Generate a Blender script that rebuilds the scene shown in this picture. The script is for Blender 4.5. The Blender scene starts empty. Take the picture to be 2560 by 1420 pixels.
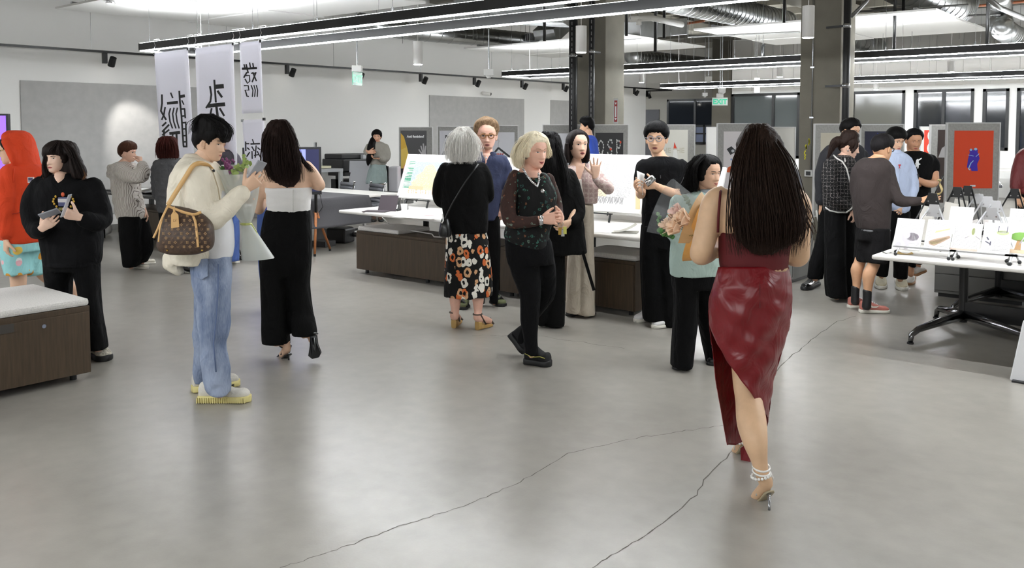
import bpy, bmesh, math, random
import numpy as np
from mathutils import Vector, Matrix, noise
random.seed(7); np.random.seed(7)
D = bpy.data; SC = bpy.context.scene; COL = SC.collection
# ------------------------------------------------------------------ camera, world, exposure
CAM_H = 1.68; FPX = 2182.0; TILT = math.radians(3.0); YAW = math.radians(39.75)
CYP = 322 + FPX*math.tan(TILT)
cam = D.cameras.new('camera'); camo = D.objects.new('camera', cam); COL.objects.link(camo)
cam.sensor_width = 36; cam.lens = FPX/2560*36; cam.shift_y = (CYP-710)/2560
camo.location = (0, 0, CAM_H); camo.rotation_euler = (math.pi/2-TILT, 0, YAW); cam.clip_end = 200
SC.camera = camo
w = D.worlds.new('world'); SC.world = w; w.use_nodes = True
w.node_tree.nodes['Background'].inputs[0].default_value = (.8, .85, .9, 1)
w.node_tree.nodes['Background'].inputs[1].default_value = 0.02
SC.view_settings.view_transform = 'Standard'; SC.view_settings.look = 'None'
SC.view_settings.gamma = 1; SC.view_settings.use_curve_mapping = False
SC.view_settings.exposure = 1.2
LED_DOWN = 58.0; LED_UP = 44.0
SC.cycles.use_denoising = True
SC.cycles.max_bounces = 7; SC.cycles.diffuse_bounces = 4; SC.cycles.glossy_bounces = 3
SC.cycles.transparent_max_bounces = 8; SC.cycles.sample_clamp_indirect = 4.0
try: SC.cycles.use_light_tree = True
except Exception: pass
# ------------------------------------------------------------------ picture <-> place helpers
FW = Vector((-math.sin(YAW), math.cos(YAW), 0)); RT = Vector((math.cos(YAW), math.sin(YAW), 0)); UP = Vector((0, 0, 1))
def ray(px, py):
    u = (px-1280)/FPX; v = (CYP-py)/FPX
    return FW*(math.cos(TILT)+v*math.sin(TILT)) + RT*u + UP*(-math.sin(TILT)+v*math.cos(TILT))
C0 = Vector((0, 0, CAM_H))
def P(px, py, Y):
    r = ray(px, py); return C0 + r*(Y/r.dot(FW))
def G(px, py, z=0.0):
    r = ray(px, py); return C0 + r*((z-CAM_H)/r.z)
def PY(px, py, y):            # on the vertical plane y = const (parallel to the far wall)
    r = ray(px, py); return C0 + r*(y/r.y)
def PX(px, py, x):            # on the vertical plane x = const (parallel to the left wall)
    r = ray(px, py); return C0 + r*(x/r.x)
def depth(p): return (p-C0).dot(FW)
# ------------------------------------------------------------------ materials
def srgb(r, g, b):
    f = lambda c: (c/255/12.92) if c/255 <= .04045 else ((c/255+.055)/1.055)**2.4
    return (f(r), f(g), f(b), 1)
MATS = {}
def mat(name, col=(128, 128, 128), rough=.6, metal=0., spec=.5, emit=0., alpha=1., bump=0., bscale=200., bstretch=(1, 1, 1), var=0., vscale=3., vcol=None, trans=0., sheen=0., coat=0.):
    if name in MATS: return MATS[name]
    m = D.materials.new(name); m.use_nodes = True; nt = m.node_tree; N = nt.nodes; L = nt.links
    b = N['Principled BSDF']; c = srgb(*col)
    b.inputs['Base Color'].default_value = c; b.inputs['Roughness'].default_value = rough
    b.inputs['Metallic'].default_value = metal; b.inputs['Specular IOR Level'].default_value = spec
    b.inputs['Alpha'].default_value = alpha; b.inputs['Transmission Weight'].default_value = trans
    if sheen: b.inputs['Sheen Weight'].default_value = sheen
    if coat: b.inputs['Coat Weight'].default_value = coat; b.inputs['Coat Roughness'].default_value = .15
    if emit:
        b.inputs['Emission Color'].default_value = c; b.inputs['Emission Strength'].default_value = emit
    if bump or var:
        tc = N.new('ShaderNodeTexCoord'); mp = N.new('ShaderNodeMapping'); mp.inputs['Scale'].default_value = bstretch
        L.new(tc.outputs['Object'], mp.inputs['Vector'])
    if bump:
        n = N.new('ShaderNodeTexNoise'); n.inputs['Scale'].default_value = bscale; n.inputs['Detail'].default_value = 3
        L.new(mp.outputs[0], n.inputs['Vector']); bp = N.new('ShaderNodeBump'); bp.inputs['Strength'].default_value = bump
        bp.inputs['Distance'].default_value = .01; L.new(n.outputs['Fac'], bp.inputs['Height']); L.new(bp.outputs[0], b.inputs['Normal'])
    if var:
        n2 = N.new('ShaderNodeTexNoise'); n2.inputs['Scale'].default_value = vscale; n2.inputs['Detail'].default_value = 5
        L.new(mp.outputs[0], n2.inputs['Vector']); rp = N.new('ShaderNodeValToRGB')
        rp.color_ramp.elements[0].position = .3; rp.color_ramp.elements[1].position = .7
        if vcol: rp.color_ramp.elements[0].color = srgb(*vcol); rp.color_ramp.elements[1].color = c
        else:
            rp.color_ramp.elements[0].color = tuple(x*(1-var) for x in c[:3])+(1,); rp.color_ramp.elements[1].color = tuple(min(1, x*(1+var)) for x in c[:3])+(1,)
        L.new(n2.outputs['Fac'], rp.inputs[0]); L.new(rp.outputs[0], b.inputs['Base Color'])
    MATS[name] = m; return m
def nodes(m): return m.node_tree.nodes, m.node_tree.links, m.node_tree.nodes['Principled BSDF']
def attr_mat(name, rough=.6):
    if name in MATS: return MATS[name]
    m = mat(name, (200, 200, 200), rough); N, L, b = nodes(m)
    a = N.new('ShaderNodeAttribute'); a.attribute_name = 'Col'; L.new(a.outputs['Color'], b.inputs['Base Color']); return m
M_WHITE = mat('painted_white', (222, 220, 216), .55)
M_WALL = mat('wall_paint', (238, 237, 234), .7, bump=.05, bscale=300)
M_BLACK = mat('black_metal', (14, 14, 15), .35)
M_DARK = mat('dark_plastic', (22, 22, 24), .45)
M_STEEL = mat('steel', (170, 172, 175), .25, metal=1.)
M_CHROME = mat('chrome', (205, 205, 208), .12, metal=1.)
M_LED = mat('led_down', (248, 252, 255), emit=LED_DOWN)
M_LEDU = mat('led_up', (248, 252, 255), emit=LED_UP)
M_FELT = mat('grey_felt', (152, 151, 148), .95, bump=.35, bscale=420, var=.1, vscale=40)
M_PANEL = mat('acoustic_panel_fabric', (176, 175, 173), .95, bump=.2, bscale=500, var=.05, vscale=8)
M_ALU = mat('aluminium_frame', (200, 200, 200), .4, metal=.3)
M_PAPER = mat('white_paper', (232, 230, 228), .7)
M_TABLE = mat('table_laminate', (226, 223, 218), .38)
M_CLOUD = mat('ceiling_tile_white', (222, 221, 218), .8)
M_DUCT = mat('galvanised_duct', (176, 178, 178), .3, metal=1., bump=.5, bscale=6, bstretch=(1, 1, 1), var=.12, vscale=5)
M_WOOD = mat('dark_walnut', (74, 60, 45), .5, var=.22, vscale=9, bstretch=(9, 9, .5))
M_CONC = mat('column_concrete', (114, 110, 99), .85, var=.14, vscale=2.2, bump=.2, bscale=60)
M_CEIL = mat('ceiling_concrete', (128, 124, 114), .9, var=.12, vscale=1.5)
# ------------------------------------------------------------------ mesh building
ORG = {}
TMP = D.scenes.new('workbench')                                  # scratch scene for evaluating modifiers, removed at the end
def tmp_dg():
    with bpy.context.temp_override(scene=TMP, view_layer=TMP.view_layers[0]): dg = bpy.context.evaluated_depsgraph_get(); dg.update(); return dg
class MB:
    def __init__(s): s.v = []; s.f = []; s.m = []; s.cur = 0
    def add(s, vs, fs):
        o = len(s.v); s.v += [tuple(v) for v in vs]; s.f += [tuple(i+o for i in f) for f in fs]; s.m += [s.cur]*len(fs); return s
    def obox(s, c, ax, ay, az):
        c = Vector(c); vs = [c+ax*i+ay*j+az*k for k in (-1, 1) for j in (-1, 1) for i in (-1, 1)]
        return s.add(vs, [(0, 2, 3, 1), (4, 5, 7, 6), (0, 1, 5, 4), (2, 6, 7, 3), (0, 4, 6, 2), (1, 3, 7, 5)])
    def box(s, x0, x1, y0, y1, z0, z1):
        return s.obox(((x0+x1)/2, (y0+y1)/2, (z0+z1)/2), Vector(((x1-x0)/2, 0, 0)), Vector((0, (y1-y0)/2, 0)), Vector((0, 0, (z1-z0)/2)))
    def bar(s, a, b, wd, th, up=UP):
        a = Vector(a); b = Vector(b); d = (b-a); l = d.length; d.normalize(); sd = d.cross(up)
        if sd.length < 1e-4: sd = d.cross(Vector((1, 0, 0)))
        sd.normalize(); u2 = sd.cross(d); return s.obox((a+b)/2, d*l/2, sd*wd/2, u2*th/2)
    def cyl(s, a, b, r0, r1=None, n=12):
        return s.tube([a, b], [r0, r0 if r1 is None else r1], n)
    def tube(s, pts, r, n=8, cap=True):
        pts = [Vector(p) for p in pts]; k = len(pts); rs = r if isinstance(r, (list, tuple)) else [r]*k
        vs = []; fs = []; pu = None
        for i, p in enumerate(pts):
            t = (pts[min(i+1, k-1)]-pts[max(i-1, 0)]).normalized()
            if pu is None:
                pu = t.cross(UP)
                if pu.length < 1e-3: pu = t.cross(Vector((1, 0, 0)))
            pu = (pu - t*pu.dot(t)).normalized(); pv = t.cross(pu)
            vs += [p + (pu*math.cos(2*math.pi*j/n) + pv*math.sin(2*math.pi*j/n))*rs[i] for j in range(n)]
        for i in range(k-1):
            for j in range(n): fs.append((i*n+j, i*n+(j+1) % n, (i+1)*n+(j+1) % n, (i+1)*n+j))
        if cap: fs += [tuple(reversed(range(n))), tuple((k-1)*n+j for j in range(n))]
        return s.add(vs, fs)
    def poly(s, pts): return s.add(pts, [tuple(range(len(pts)))])
    def prism(s, pts, off):
        n = len(pts); off = Vector(off); a = [Vector(p) for p in pts]; vs = a+[p+off for p in a]
        return s.add(vs, [tuple(reversed(range(n))), tuple(range(n, 2*n))]+[(i, (i+1) % n, n+(i+1) % n, n+i) for i in range(n)])
    def grid(s, fn, nu, nv):
        vs = [fn(i/nu, j/nv) for j in range(nv+1) for i in range(nu+1)]
        return s.add(vs, [(j*(nu+1)+i, j*(nu+1)+i+1, (j+1)*(nu+1)+i+1, (j+1)*(nu+1)+i) for j in range(nv) for i in range(nu)])
    def sphere(s, c, r, n=10, k=7, sc=(1, 1, 1)):
        c = Vector(c); vs = []; fs = []
        for i in range(k+1):
            t = math.pi*i/k
            for j in range(n):
                p = 2*math.pi*j/n; vs.append(c+Vector((r*sc[0]*math.sin(t)*math.cos(p), r*sc[1]*math.sin(t)*math.sin(p), r*sc[2]*math.cos(t))))
        for i in range(k):
            for j in range(n): fs.append((i*n+j, (i+1)*n+j, (i+1)*n+(j+1) % n, i*n+(j+1) % n))
        return s.add(vs, fs)
    def mt(s, i): s.cur = i; return s
    def build(s, name, mats, parent=None, bevel=0, smooth=False, at=None):
        if parent is not None: o0 = ORG[parent.name]
        elif at is not None: o0 = Vector(at)
        else:
            a = np.array(s.v); o0 = Vector(((a[:, 0].min()+a[:, 0].max())/2, (a[:, 1].min()+a[:, 1].max())/2, a[:, 2].min()))
        me = D.meshes.new(name); me.from_pydata([(v[0]-o0.x, v[1]-o0.y, v[2]-o0.z) for v in s.v], [], s.f)
        return mesh_obj(name, me, mats, parent, o0, s.m, bevel, smooth)
def mesh_obj(name, me, mats, parent, o0, midx=None, bevel=0, smooth=False):
    for m in (mats if isinstance(mats, (list, tuple)) else [mats]): me.materials.append(m)
    if midx is not None and len(me.polygons) == len(midx): me.polygons.foreach_set('material_index', midx)
    if smooth: me.polygons.foreach_set('use_smooth', [True]*len(me.polygons))
    me.update(); o = D.objects.new(name, me); COL.objects.link(o); ORG[o.name] = o0
    if parent is not None: o.parent = parent
    else: o.location = o0
    if bevel:
        b = o.modifiers.new('bevel', 'BEVEL'); b.width = bevel; b.segments = 2; b.limit_method = 'ANGLE'
    return o
def tag(o, label, cat, group=None, kind=None):
    o['label'] = label; o['category'] = cat
    if group: o['group'] = group
    if kind: o['kind'] = kind
    return o
def struct(o): o['kind'] = 'structure'; return o
def thing(name, label, cat, loc, group=None):
    o = D.objects.new(name, None); COL.objects.link(o); o.location = loc; ORG[o.name] = Vector(loc); o.empty_display_size = .1
    return tag(o, label, cat, group)
def text_polys(txt, size, bold=0.0):
    cu = D.curves.new('t', 'FONT'); cu.body = txt; cu.size = size; cu.resolution_u = 2; cu.offset = bold; cu.align_x = 'CENTER'
    ob = D.objects.new('t', cu); TMP.collection.objects.link(ob); dg = tmp_dg()
    me = ob.evaluated_get(dg).to_mesh(); vs = [v.co.copy() for v in me.vertices]; fs = [tuple(p.vertices) for p in me.polygons]
    D.objects.remove(ob); D.curves.remove(cu); return vs, fs
class Frame:                                                    # a flat sheet in the place: origin, right, up, normal towards the viewer
    def __init__(s, o, u, v): s.o = Vector(o); s.u = Vector(u).normalized(); s.v = Vector(v).normalized(); s.n = s.u.cross(s.v)
    def at(s, x, y, n=0.): return s.o + s.u*x + s.v*y + s.n*n
    def rect(s, mb, x0, x1, y0, y1, n0, n1):
        return mb.obox(s.at((x0+x1)/2, (y0+y1)/2, (n0+n1)/2), s.u*(x1-x0)/2, s.v*(y1-y0)/2, s.n*(n1-n0)/2)
    def poly(s, mb, pts, n): return mb.poly([s.at(x, y, n) for x, y in pts])
    def text(s, mb, txt, x, y, size, n, bold=0., sx=1., slant=0.):
        vs, fs = text_polys(txt, size, bold); return mb.add([s.at(x+v.x*sx+v.y*slant, y+v.y, n) for v in vs], fs)
    def disc(s, mb, x, y, rx, ry, n, k=14, a0=0, a1=2*math.pi): return s.poly(mb, [(x+rx*math.cos(a0+(a1-a0)*i/k), y+ry*math.sin(a0+(a1-a0)*i/k)) for i in range(k+(0 if a1-a0 > 6.2 else 1))], n)
    def stroke(s, mb, pts, wd, n):
        for (x0, y0), (x1, y1) in zip(pts, pts[1:]):
            d = Vector((x1-x0, y1-y0)); l = d.length or 1; d /= l; q = Vector((-d.y, d.x))*wd/2; e = d*wd*.2
            s.poly(mb, [(x0-e.x-q.x, y0-e.y-q.y), (x1+e.x-q.x, y1+e.y-q.y), (x1+e.x+q.x, y1+e.y+q.y), (x0-e.x+q.x, y0-e.y+q.y)], n); n += .00004
    def image(s, name, fn, x0, x1, y0, y1, nx, ny, n, parent, rough=.6):  # flat print, one colour for each cell of a fine grid
        mb = MB(); mb.grid(lambda a, b: s.at(x0+(x1-x0)*a, y0+(y1-y0)*b, n), nx, ny)
        o = mb.build(name, attr_mat('printed_colours', rough), parent); at = o.data.color_attributes.new('Col', 'FLOAT_COLOR', 'CORNER')
        cs = np.ones((nx*ny, 4, 4), dtype=np.float32); k = 0
        for j in range(ny):
            for i in range(nx): cs[k, :, :] = srgb(*fn((i+.5)/nx, (j+.5)/ny)); k += 1
        at.data.foreach_set('color', cs.ravel()); return o
# ================================================================== THE ROOM
YF = 24.0; XL = -14.3; ZC = 4.7; YC = 23.74
fl = mat('polished_concrete', (146, 141, 133), .3); N, L, b = nodes(fl)
tc = N.new('ShaderNodeTexCoord')
def nz(scale, detail, dist=0.):
    n = N.new('ShaderNodeTexNoise'); n.inputs['Scale'].default_value = scale; n.inputs['Detail'].default_value = detail; n.inputs['Distortion'].default_value = dist
    L.new(tc.outputs['Object'], n.inputs['Vector']); return n
n1 = nz(1.1, 4, .2); n2 = nz(9, 6, .1); n3 = nz(90, 3)
mx = N.new('ShaderNodeMix'); mx.data_type = 'FLOAT'; mx.inputs[0].default_value = .35; L.new(n1.outputs[0], mx.inputs[2]); L.new(n2.outputs[0], mx.inputs[3])
rp = N.new('ShaderNodeValToRGB'); e = rp.color_ramp.elements
e[0].position = .3; e[0].color = srgb(134, 130, 123); e[1].position = .7; e[1].color = srgb(160, 156, 148)
L.new(mx.outputs[0], rp.inputs[0]); L.new(rp.outputs[0], b.inputs['Base Color'])
rr = N.new('ShaderNodeMapRange'); rr.inputs[1].default_value = .3; rr.inputs[2].default_value = .7; rr.inputs[3].default_value = .24; rr.inputs[4].default_value = .36
b.inputs['Roughness'].default_value = .3
bp = N.new('ShaderNodeBump'); bp.inputs['Strength'].default_value = .03; bp.inputs['Distance'].default_value = .01; L.new(n3.outputs[0], bp.inputs['Height']); L.new(bp.outputs[0], b.inputs['Normal'])
b.inputs['Specular IOR Level'].default_value = .55
floor = struct(MB().box(-22, 10, -8, 34, -.2, 0).build('floor', fl))
# hairline cracks in the slab: thin recessed-looking dark lines that run over the floor
M_CRACK = mat('floor_crack', (96, 92, 85), .9)
def crack(pts, wd=.003):
    rnd = random.Random(len(pts)*7+int(pts[0][0])); q = []
    for (x0, y0), (x1, y1) in zip(pts, pts[1:]):
        k = max(2, int(math.hypot(x1-x0, y1-y0)/14))
        for i in range(k):
            t = i/k; q.append(G(x0+(x1-x0)*t+rnd.uniform(-3, 3), y0+(y1-y0)*t+rnd.uniform(-2, 2)))
    q.append(G(*pts[-1])); mb = MB()
    for a, c in zip(q, q[1:]):
        d = (c-a).normalized(); sd = Vector((-d.y, d.x, 0))*wd*rnd.uniform(.5, 1.2); h = Vector((0, 0, .0006))
        mb.poly([a-sd+h, c-sd+h, c+sd+h, a+sd+h])
    mb.build('crack', M_CRACK, floor)
crack([(700, 1420), (870, 1365), (1000, 1315), (1160, 1265), (1300, 1205), (1420, 1135), (1560, 1100), (1830, 1060)], .0022)
crack([(1480, 1420), (1620, 1335), (1740, 1240), (1760, 1200), (1815, 1145), (1850, 1100)], .0028)
crack([(1925, 950), (1960, 905), (2030, 850), (2090, 805), (2140, 790)], .0035)
crack([(1560, 870), (1330, 838), (1180, 840)], .0025)
wl = MB().box(XL-.3, XL, -8, YC, 0, ZC); struct(wl.build('wall_left', M_WALL))
struct(MB().box(XL, XL+.012, -8, YC, 0, .1).build('baseboard_left', mat('baseboard_grey', (120, 119, 117), .6)))
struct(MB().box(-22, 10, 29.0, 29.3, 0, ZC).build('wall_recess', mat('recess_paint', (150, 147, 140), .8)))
struct(MB().box(-22.3, -22, 20, 29.3, 0, ZC).build('wall_corridor_end', M_WALL))
struct(MB().box(9, 9.3, -8, YF, 0, ZC).build('wall_right', M_WALL))
struct(MB().box(-14.6, 9.3, -8.3, -8, 0, ZC).build('wall_near', M_WALL))
# ceiling slab with ribs
ceil = struct(MB().box(-22, 10, -8, 30, ZC, ZC+.3).build('ceiling', M_CEIL))
for i in range(20):
    y = -5+i*1.75; MB().box(-22, 10, y, y+.2, ZC-.16, ZC).build('rib', M_CEIL, ceil)
for x in (-11.5, -7.1, -3.0, 1.1): MB().box(x-.25, x+.25, -8, 30, ZC-.42, ZC-.16).build('beam', M_CEIL, ceil)
# far wall with its glazed openings
M_FRAME = mat('black_window_frame', (16, 17, 18), .4)
GL = [mat('dark_glass', (30, 34, 40), .06, spec=.8), mat('grey_glass', (78, 84, 84), .08, spec=.8), mat('olive_glass', (96, 95, 88), .1, spec=.7)]
def fx(px): return PY(px, 300, YF).x
XW = fx(1829)
wins = [(fx(1829), fx(1999), .85, 2.70, 1, [.62]), (fx(2112), fx(2262), .85, 2.68, 2, [.13]), (fx(2284), fx(2434), 0.02, 2.68, 0, [.5]), (fx(2456), fx(2522), 1.15, 2.66, 0, []), (fx(2541), fx(2680), 0.02, 2.66, 0, [.5])]
wf = MB(); prev = XW
for x0, x1, z0, z1, g, mul in wins:
    if x0 > prev+.01: wf.box(prev, x0, YF, YF+.25, 0, 2.75)
    if z0 > .05: wf.box(x0, x1, YF, YF+.25, 0, z0)
    wf.box(x0, x1, YF, YF+.25, z1, 2.75); prev = x1
wf.box(prev, 9, YF, YF+.25, 0, 2.75); wf.box(XW, 9, YF, YF+.25, 2.75, ZC)
wfo = struct(wf.build('wall_far', M_WALL))
x = XW
while x < 0: # upper cladding boards, each its own panel with an open joint
    MB().box(x+.006, min(x+.62, 0)-.006, YF-.02, YF, 2.78, ZC-.45).build('panel', mat('cladding_panel', (205, 202, 197), .7), wfo); x += .62
for i, (x0, x1, z0, z1, g, mul) in enumerate(wins):
    door = z0 < .05; e = D.objects.new(('door_%d' if door else 'window_%d') % (i+1), None); COL.objects.link(e); e.location = (x0, YF, z0); ORG[e.name] = Vector((x0, YF, z0)); struct(e)
    f = MB(); t = .07
    f.box(x0, x1, YF-.03, YF+.12, z1-t, z1); f.box(x0, x1, YF-.03, YF+.12, z0, z0+t); f.box(x0, x0+t, YF-.03, YF+.12, z0, z1); f.box(x1-t, x1, YF-.03, YF+.12, z0, z1)
    for m_ in mul: xm = x0+(x1-x0)*m_; f.box(xm-t/2, xm+t/2, YF-.02, YF+.12, z0, z1)
    f.build('frame', M_FRAME, e)
    xs = [x0+t]+[x0+(x1-x0)*m_ for m_ in mul]+[x1-t]
    for a, c in zip(xs, xs[1:]): MB().box(a, c, YF+.04, YF+.05, z0+t, z1-t).build('pane', GL[g], e)
    if door:
        xm = x0+(x1-x0)*.5; MB().tube([(xm-.1, YF-.08, .9), (xm-.1, YF-.08, 1.3)], .012).build('door_handle', M_STEEL, e)
# recess at the end of the corridor: windows, panel, concrete pier with its shadow put into the colour
struct(MB().box(XW-.62, XW-.02, YF-.05, YF+.6, 0, ZC).build('pier_far', mat('dark_concrete', (92, 88, 79), .85, var=.12, vscale=2)))
e = D.objects.new('window_6', None); COL.objects.link(e); a = PY(1669, 249, 29); c = PY(1798, 361, 29); e.location = (a.x, 29, c.z); ORG[e.name] = Vector(e.location); struct(e)
f = MB(); t = .08; xm = (a.x+c.x)/2+.1; zm = PY(1735, 312, 29).z
for x0, x1, z0, z1 in ((a.x, c.x, a.z-t, a.z), (a.x, c.x, c.z, c.z+t), (a.x, a.x+t, c.z, a.z), (c.x-t, c.x, c.z, a.z), (xm-t/2, xm+t/2, c.z, a.z), (a.x, c.x, zm-t, zm), (xm+.35, xm+.41, c.z, zm), (xm, c.x, c.z+.36, c.z+.41)): f.box(x0, x1, 28.94, 29, z0, z1)
f.build('frame', M_FRAME, e)
MB().box(a.x, xm, 28.97, 28.98, zm, a.z).build('pane', GL[0], e); MB().box(xm, c.x, 28.97, 28.98, zm, a.z).build('pane', GL[0], e)
for x0, x1 in ((a.x, xm), (xm, c.x)): MB().box(x0, x1, 28.97, 28.98, c.z, zm).build('pane', mat('pale_blue_glass', (120, 128, 150), .15), e)
a = PY(1560, 275, 29); c = PY(1648, 400, 29)
tag(MB().box(a.x-2, c.x, 28.955, 28.999, c.z, a.z).build('pinboard', mat('dark_felt', (88, 88, 92), .9), bevel=.004), 'dark grey pinboard on the corridor end wall', 'pinboard')
# wall pinboards on the left wall
def pin(px0, px1, pyt, zb, label):
    a = PX(px0, pyt, XL); c = PX(px1, pyt, XL); zt = a.z
    tag(MB().box(XL, XL+.025, a.y, c.y, zb, zt).build('wall_pinboard', M_PANEL, bevel=.004), label, 'pinboard', 'fabric pinboards on the long white wall')
pin(49, 560, 200.6, .28, 'large grey fabric wall pinboard behind the striped shirt and hanging banners')
pin(1072.4, 1309, 238, .28, 'grey fabric wall pinboard behind the man in the navy shirt')
pin(1376, 1470, 250, .28, 'grey fabric wall pinboard half hidden by the concrete column with black pipes')
# columns
def column(x0, y0, s, label):
    o = MB().box(x0, x0+s, y0, y0+s, 0, ZC).build('column', M_CONC, bevel=.012); return struct(o)
c1 = Vector((-9.14, 12.8, 0)); c2 = Vector((-5.14, 13.0, 0))
k1 = column(c1.x, c1.y, .61, ''); k2 = column(c2.x, c2.y, .61, '')
k1.name = 'column_1'; k2.name = 'column_2'; ORG['column_1'] = ORG['column_2'] = None
# pipes on column 1
def drain(px, r, ydep, label, clampz):
    p = P(px, 200, ydep); t = thing('drain_pipe', label, 'pipe', (p.x, p.y, 0), 'black vertical drain pipes')
    MB().cyl((p.x, p.y, 0), (p.x, p.y, ZC), r, n=16).build('pipe', M_DARK, t, smooth=True)
    for z in clampz:
        MB().cyl((p.x, p.y, z-.03), (p.x, p.y, z+.03), r*1.08, n=16).build('clamp', M_STEEL, t, smooth=True)
        q = Vector((p.x, p.y, z)); d = FW*.25+RT*(.16 if px < 1600 else -.2); MB().bar(q, q+d, .04, .03).build('bracket', M_BLACK, t)
    return t, p
t, p = drain(1433, .075, 15.2, 'thick black drain pipe left of the concrete column', (2.95,))
prt = MB()
for i in range(30): prt.obox(Vector((p.x, p.y, 1.6+i*.09))-FW*.0752+RT*-.03, RT*.006, FW*.002, UP*.028)
prt.build('stencilled_lettering', mat('stencil_grey', (120, 120, 120), .6), t)['kind'] = 'stuff'
t, p = drain(1479, .05, 15.0, 'thin black drain pipe in front of the concrete column', (3.0,))
prt = MB()
for i in range(26): prt.obox(Vector((p.x, p.y, 1.6+i*.1))-FW*.0502+RT*-.012, RT*.006, FW*.002, UP*.03)
prt.build('stencilled_lettering', MATS['stencil_grey'], t)['kind'] = 'stuff'
drain(2115, .05, 12.55, 'black vertical pipe with steel clamps beside the bare concrete column', (3.15, 2.3))
# conduit, outlet box and chalk marks on column 2
cy = c2.y-.012; cx_ = PY(2030, 300, c2.y).x
t = thing('conduit', 'thin grey steel conduit running down the bare concrete column', 'conduit', (cx_, cy, 1.0))
MB().cyl((cx_, cy, 1.04), (cx_, cy, ZC), .011, n=10).build('pipe', M_STEEL, t, smooth=True)
for z in (1.85, 2.6): MB().box(cx_-.03, cx_+.03, cy-.014, cy+.012, z-.012, z+.012).build('strap', M_STEEL, t)
q = PY(2024, 433, c2.y); t = thing('outlet_box', 'small white outlet box with a black socket on the concrete column', 'outlet', (q.x, c2.y, q.z-.06))
MB().box(q.x-.06, q.x+.06, c2.y-.055, c2.y, q.z-.05, q.z+.05).build('box', mat('outlet_white', (200, 200, 198), .5), t, bevel=.006)
MB().box(q.x-.035, q.x+.035, c2.y-.06, c2.y-.054, q.z-.03, q.z+.03).build('socket', M_DARK, t)
ym = MB(); rnd = random.Random(3)
for x0, y0, y1 in ((2023, 347, 362), (2012, 377, 399), (2015, 362, 372)):
    for i in range(7):
        a = PY(x0+rnd.uniform(-1.5, 1.5), y0+(y1-y0)*i/7, c2.y); ym.box(a.x-.008, a.x+.01, c2.y-.0015, c2.y-.0005, a.z-.02, a.z+.006)
ORG['column_2'] = Vector(k2.location); ym.build('chalk_mark', mat('yellow_chalk', (214, 206, 60), .8), k2)
# vertical red sign on column 1
q = PY(1540, 278, c1.y); fr = Frame((q.x, c1.y-.004, q.z), (1, 0, 0), (0, 0, 1)); t = thing('fire_sign', 'narrow red and white vertical safety sign on the concrete column', 'sign', fr.o)
mb = MB(); fr.rect(mb, -.045, .045, -.22, .22, 0, .003); mb.build('plate', mat('sign_grey', (185, 185, 185), .5), t)
mb = MB(); fr.rect(mb, -.03, .03, -.185, .185, .003, .005); mb.build('red_field', mat('sign_red', (150, 38, 40), .5), t)
mb = MB()
fr.poly(mb, [(-.022, .15), (0, .11), (.022, .15)], .0056); fr.poly(mb, [(-.022, -.12), (0, -.16), (.022, -.12)], .0056); fr.rect(mb, -.014, .014, -.1, .085, .0052, .0056); mb.build('arrow_print', mat('sign_white', (225, 225, 225), .5), t)
# ================================================================== LINEAR LIGHTS, CEILING CLOUDS, TRACK
def linear(y0, y1, x0, x1, z, label):
    t = thing('linear_pendant', label, 'light fixture', (x0, y0, z), 'black rectangular linear pendants')
    wd = .06; h = .11
    for nm, (a0, a1, b0, b1) in (('rail', (x0, x1, y0, y0+wd)), ('rail', (x0, x1, y1-wd, y1)), ('end_rail', (x0, x0+wd, y0+wd, y1-wd))):
        r = MB().box(a0, a1, b0, b1, z+.012, z+h); r.build(nm, M_BLACK, t)
        i = .014
        MB().box(a0+i, a1-i, b0+i, b1-i, z, z+.012).build('led_strip', M_LED, t)
        MB().box(a0+i, a1-i, b0+i, b1-i, z+h, z+h+.004).build('uplight_strip', M_LEDU, t)
    x = x0+.25
    while x < x1:
        for yy in (y0+wd/2, y1-wd/2): MB().cyl((x, yy, z+h), (x, yy, ZC-.001), .0025, n=5).build('cable', M_STEEL, t)
        MB().cyl((x, y0+wd/2, z+h), (x, y0+wd/2, z+h+.05), .009, n=8).build('gripper', M_STEEL, t); x += 1.22
    MB().tube([(x0+.03, y1-.02, z+h), (x0+.02, y1-.02, z+.5), (x0+.0, y1, ZC-.001)], .006, n=6).build('power_cord', mat('white_cord', (215, 215, 212), .5), t)
linear(6.04, 7.0, -11.75, 5.5, 2.75, 'long black rectangular linear pendant carrying the paper banners')
linear(13.73, 14.65, -11.7, 5.5, 2.75, 'long black linear pendant passing behind the two concrete columns')
linear(20.2, 21.2, -11.75, 5.5, 2.75, 'farthest long black linear pendant near the glazed far wall')
linear(-1.6, -.6, -11.75, 5.5, 2.75, 'black linear pendant above and behind the camera')
linear(25.4, 26.2, -20.5, -15.6, 2.85, 'linear pendant inside the corridor behind the wall corner')  # out-of-view lamp, added to lift the dark corridor
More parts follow.
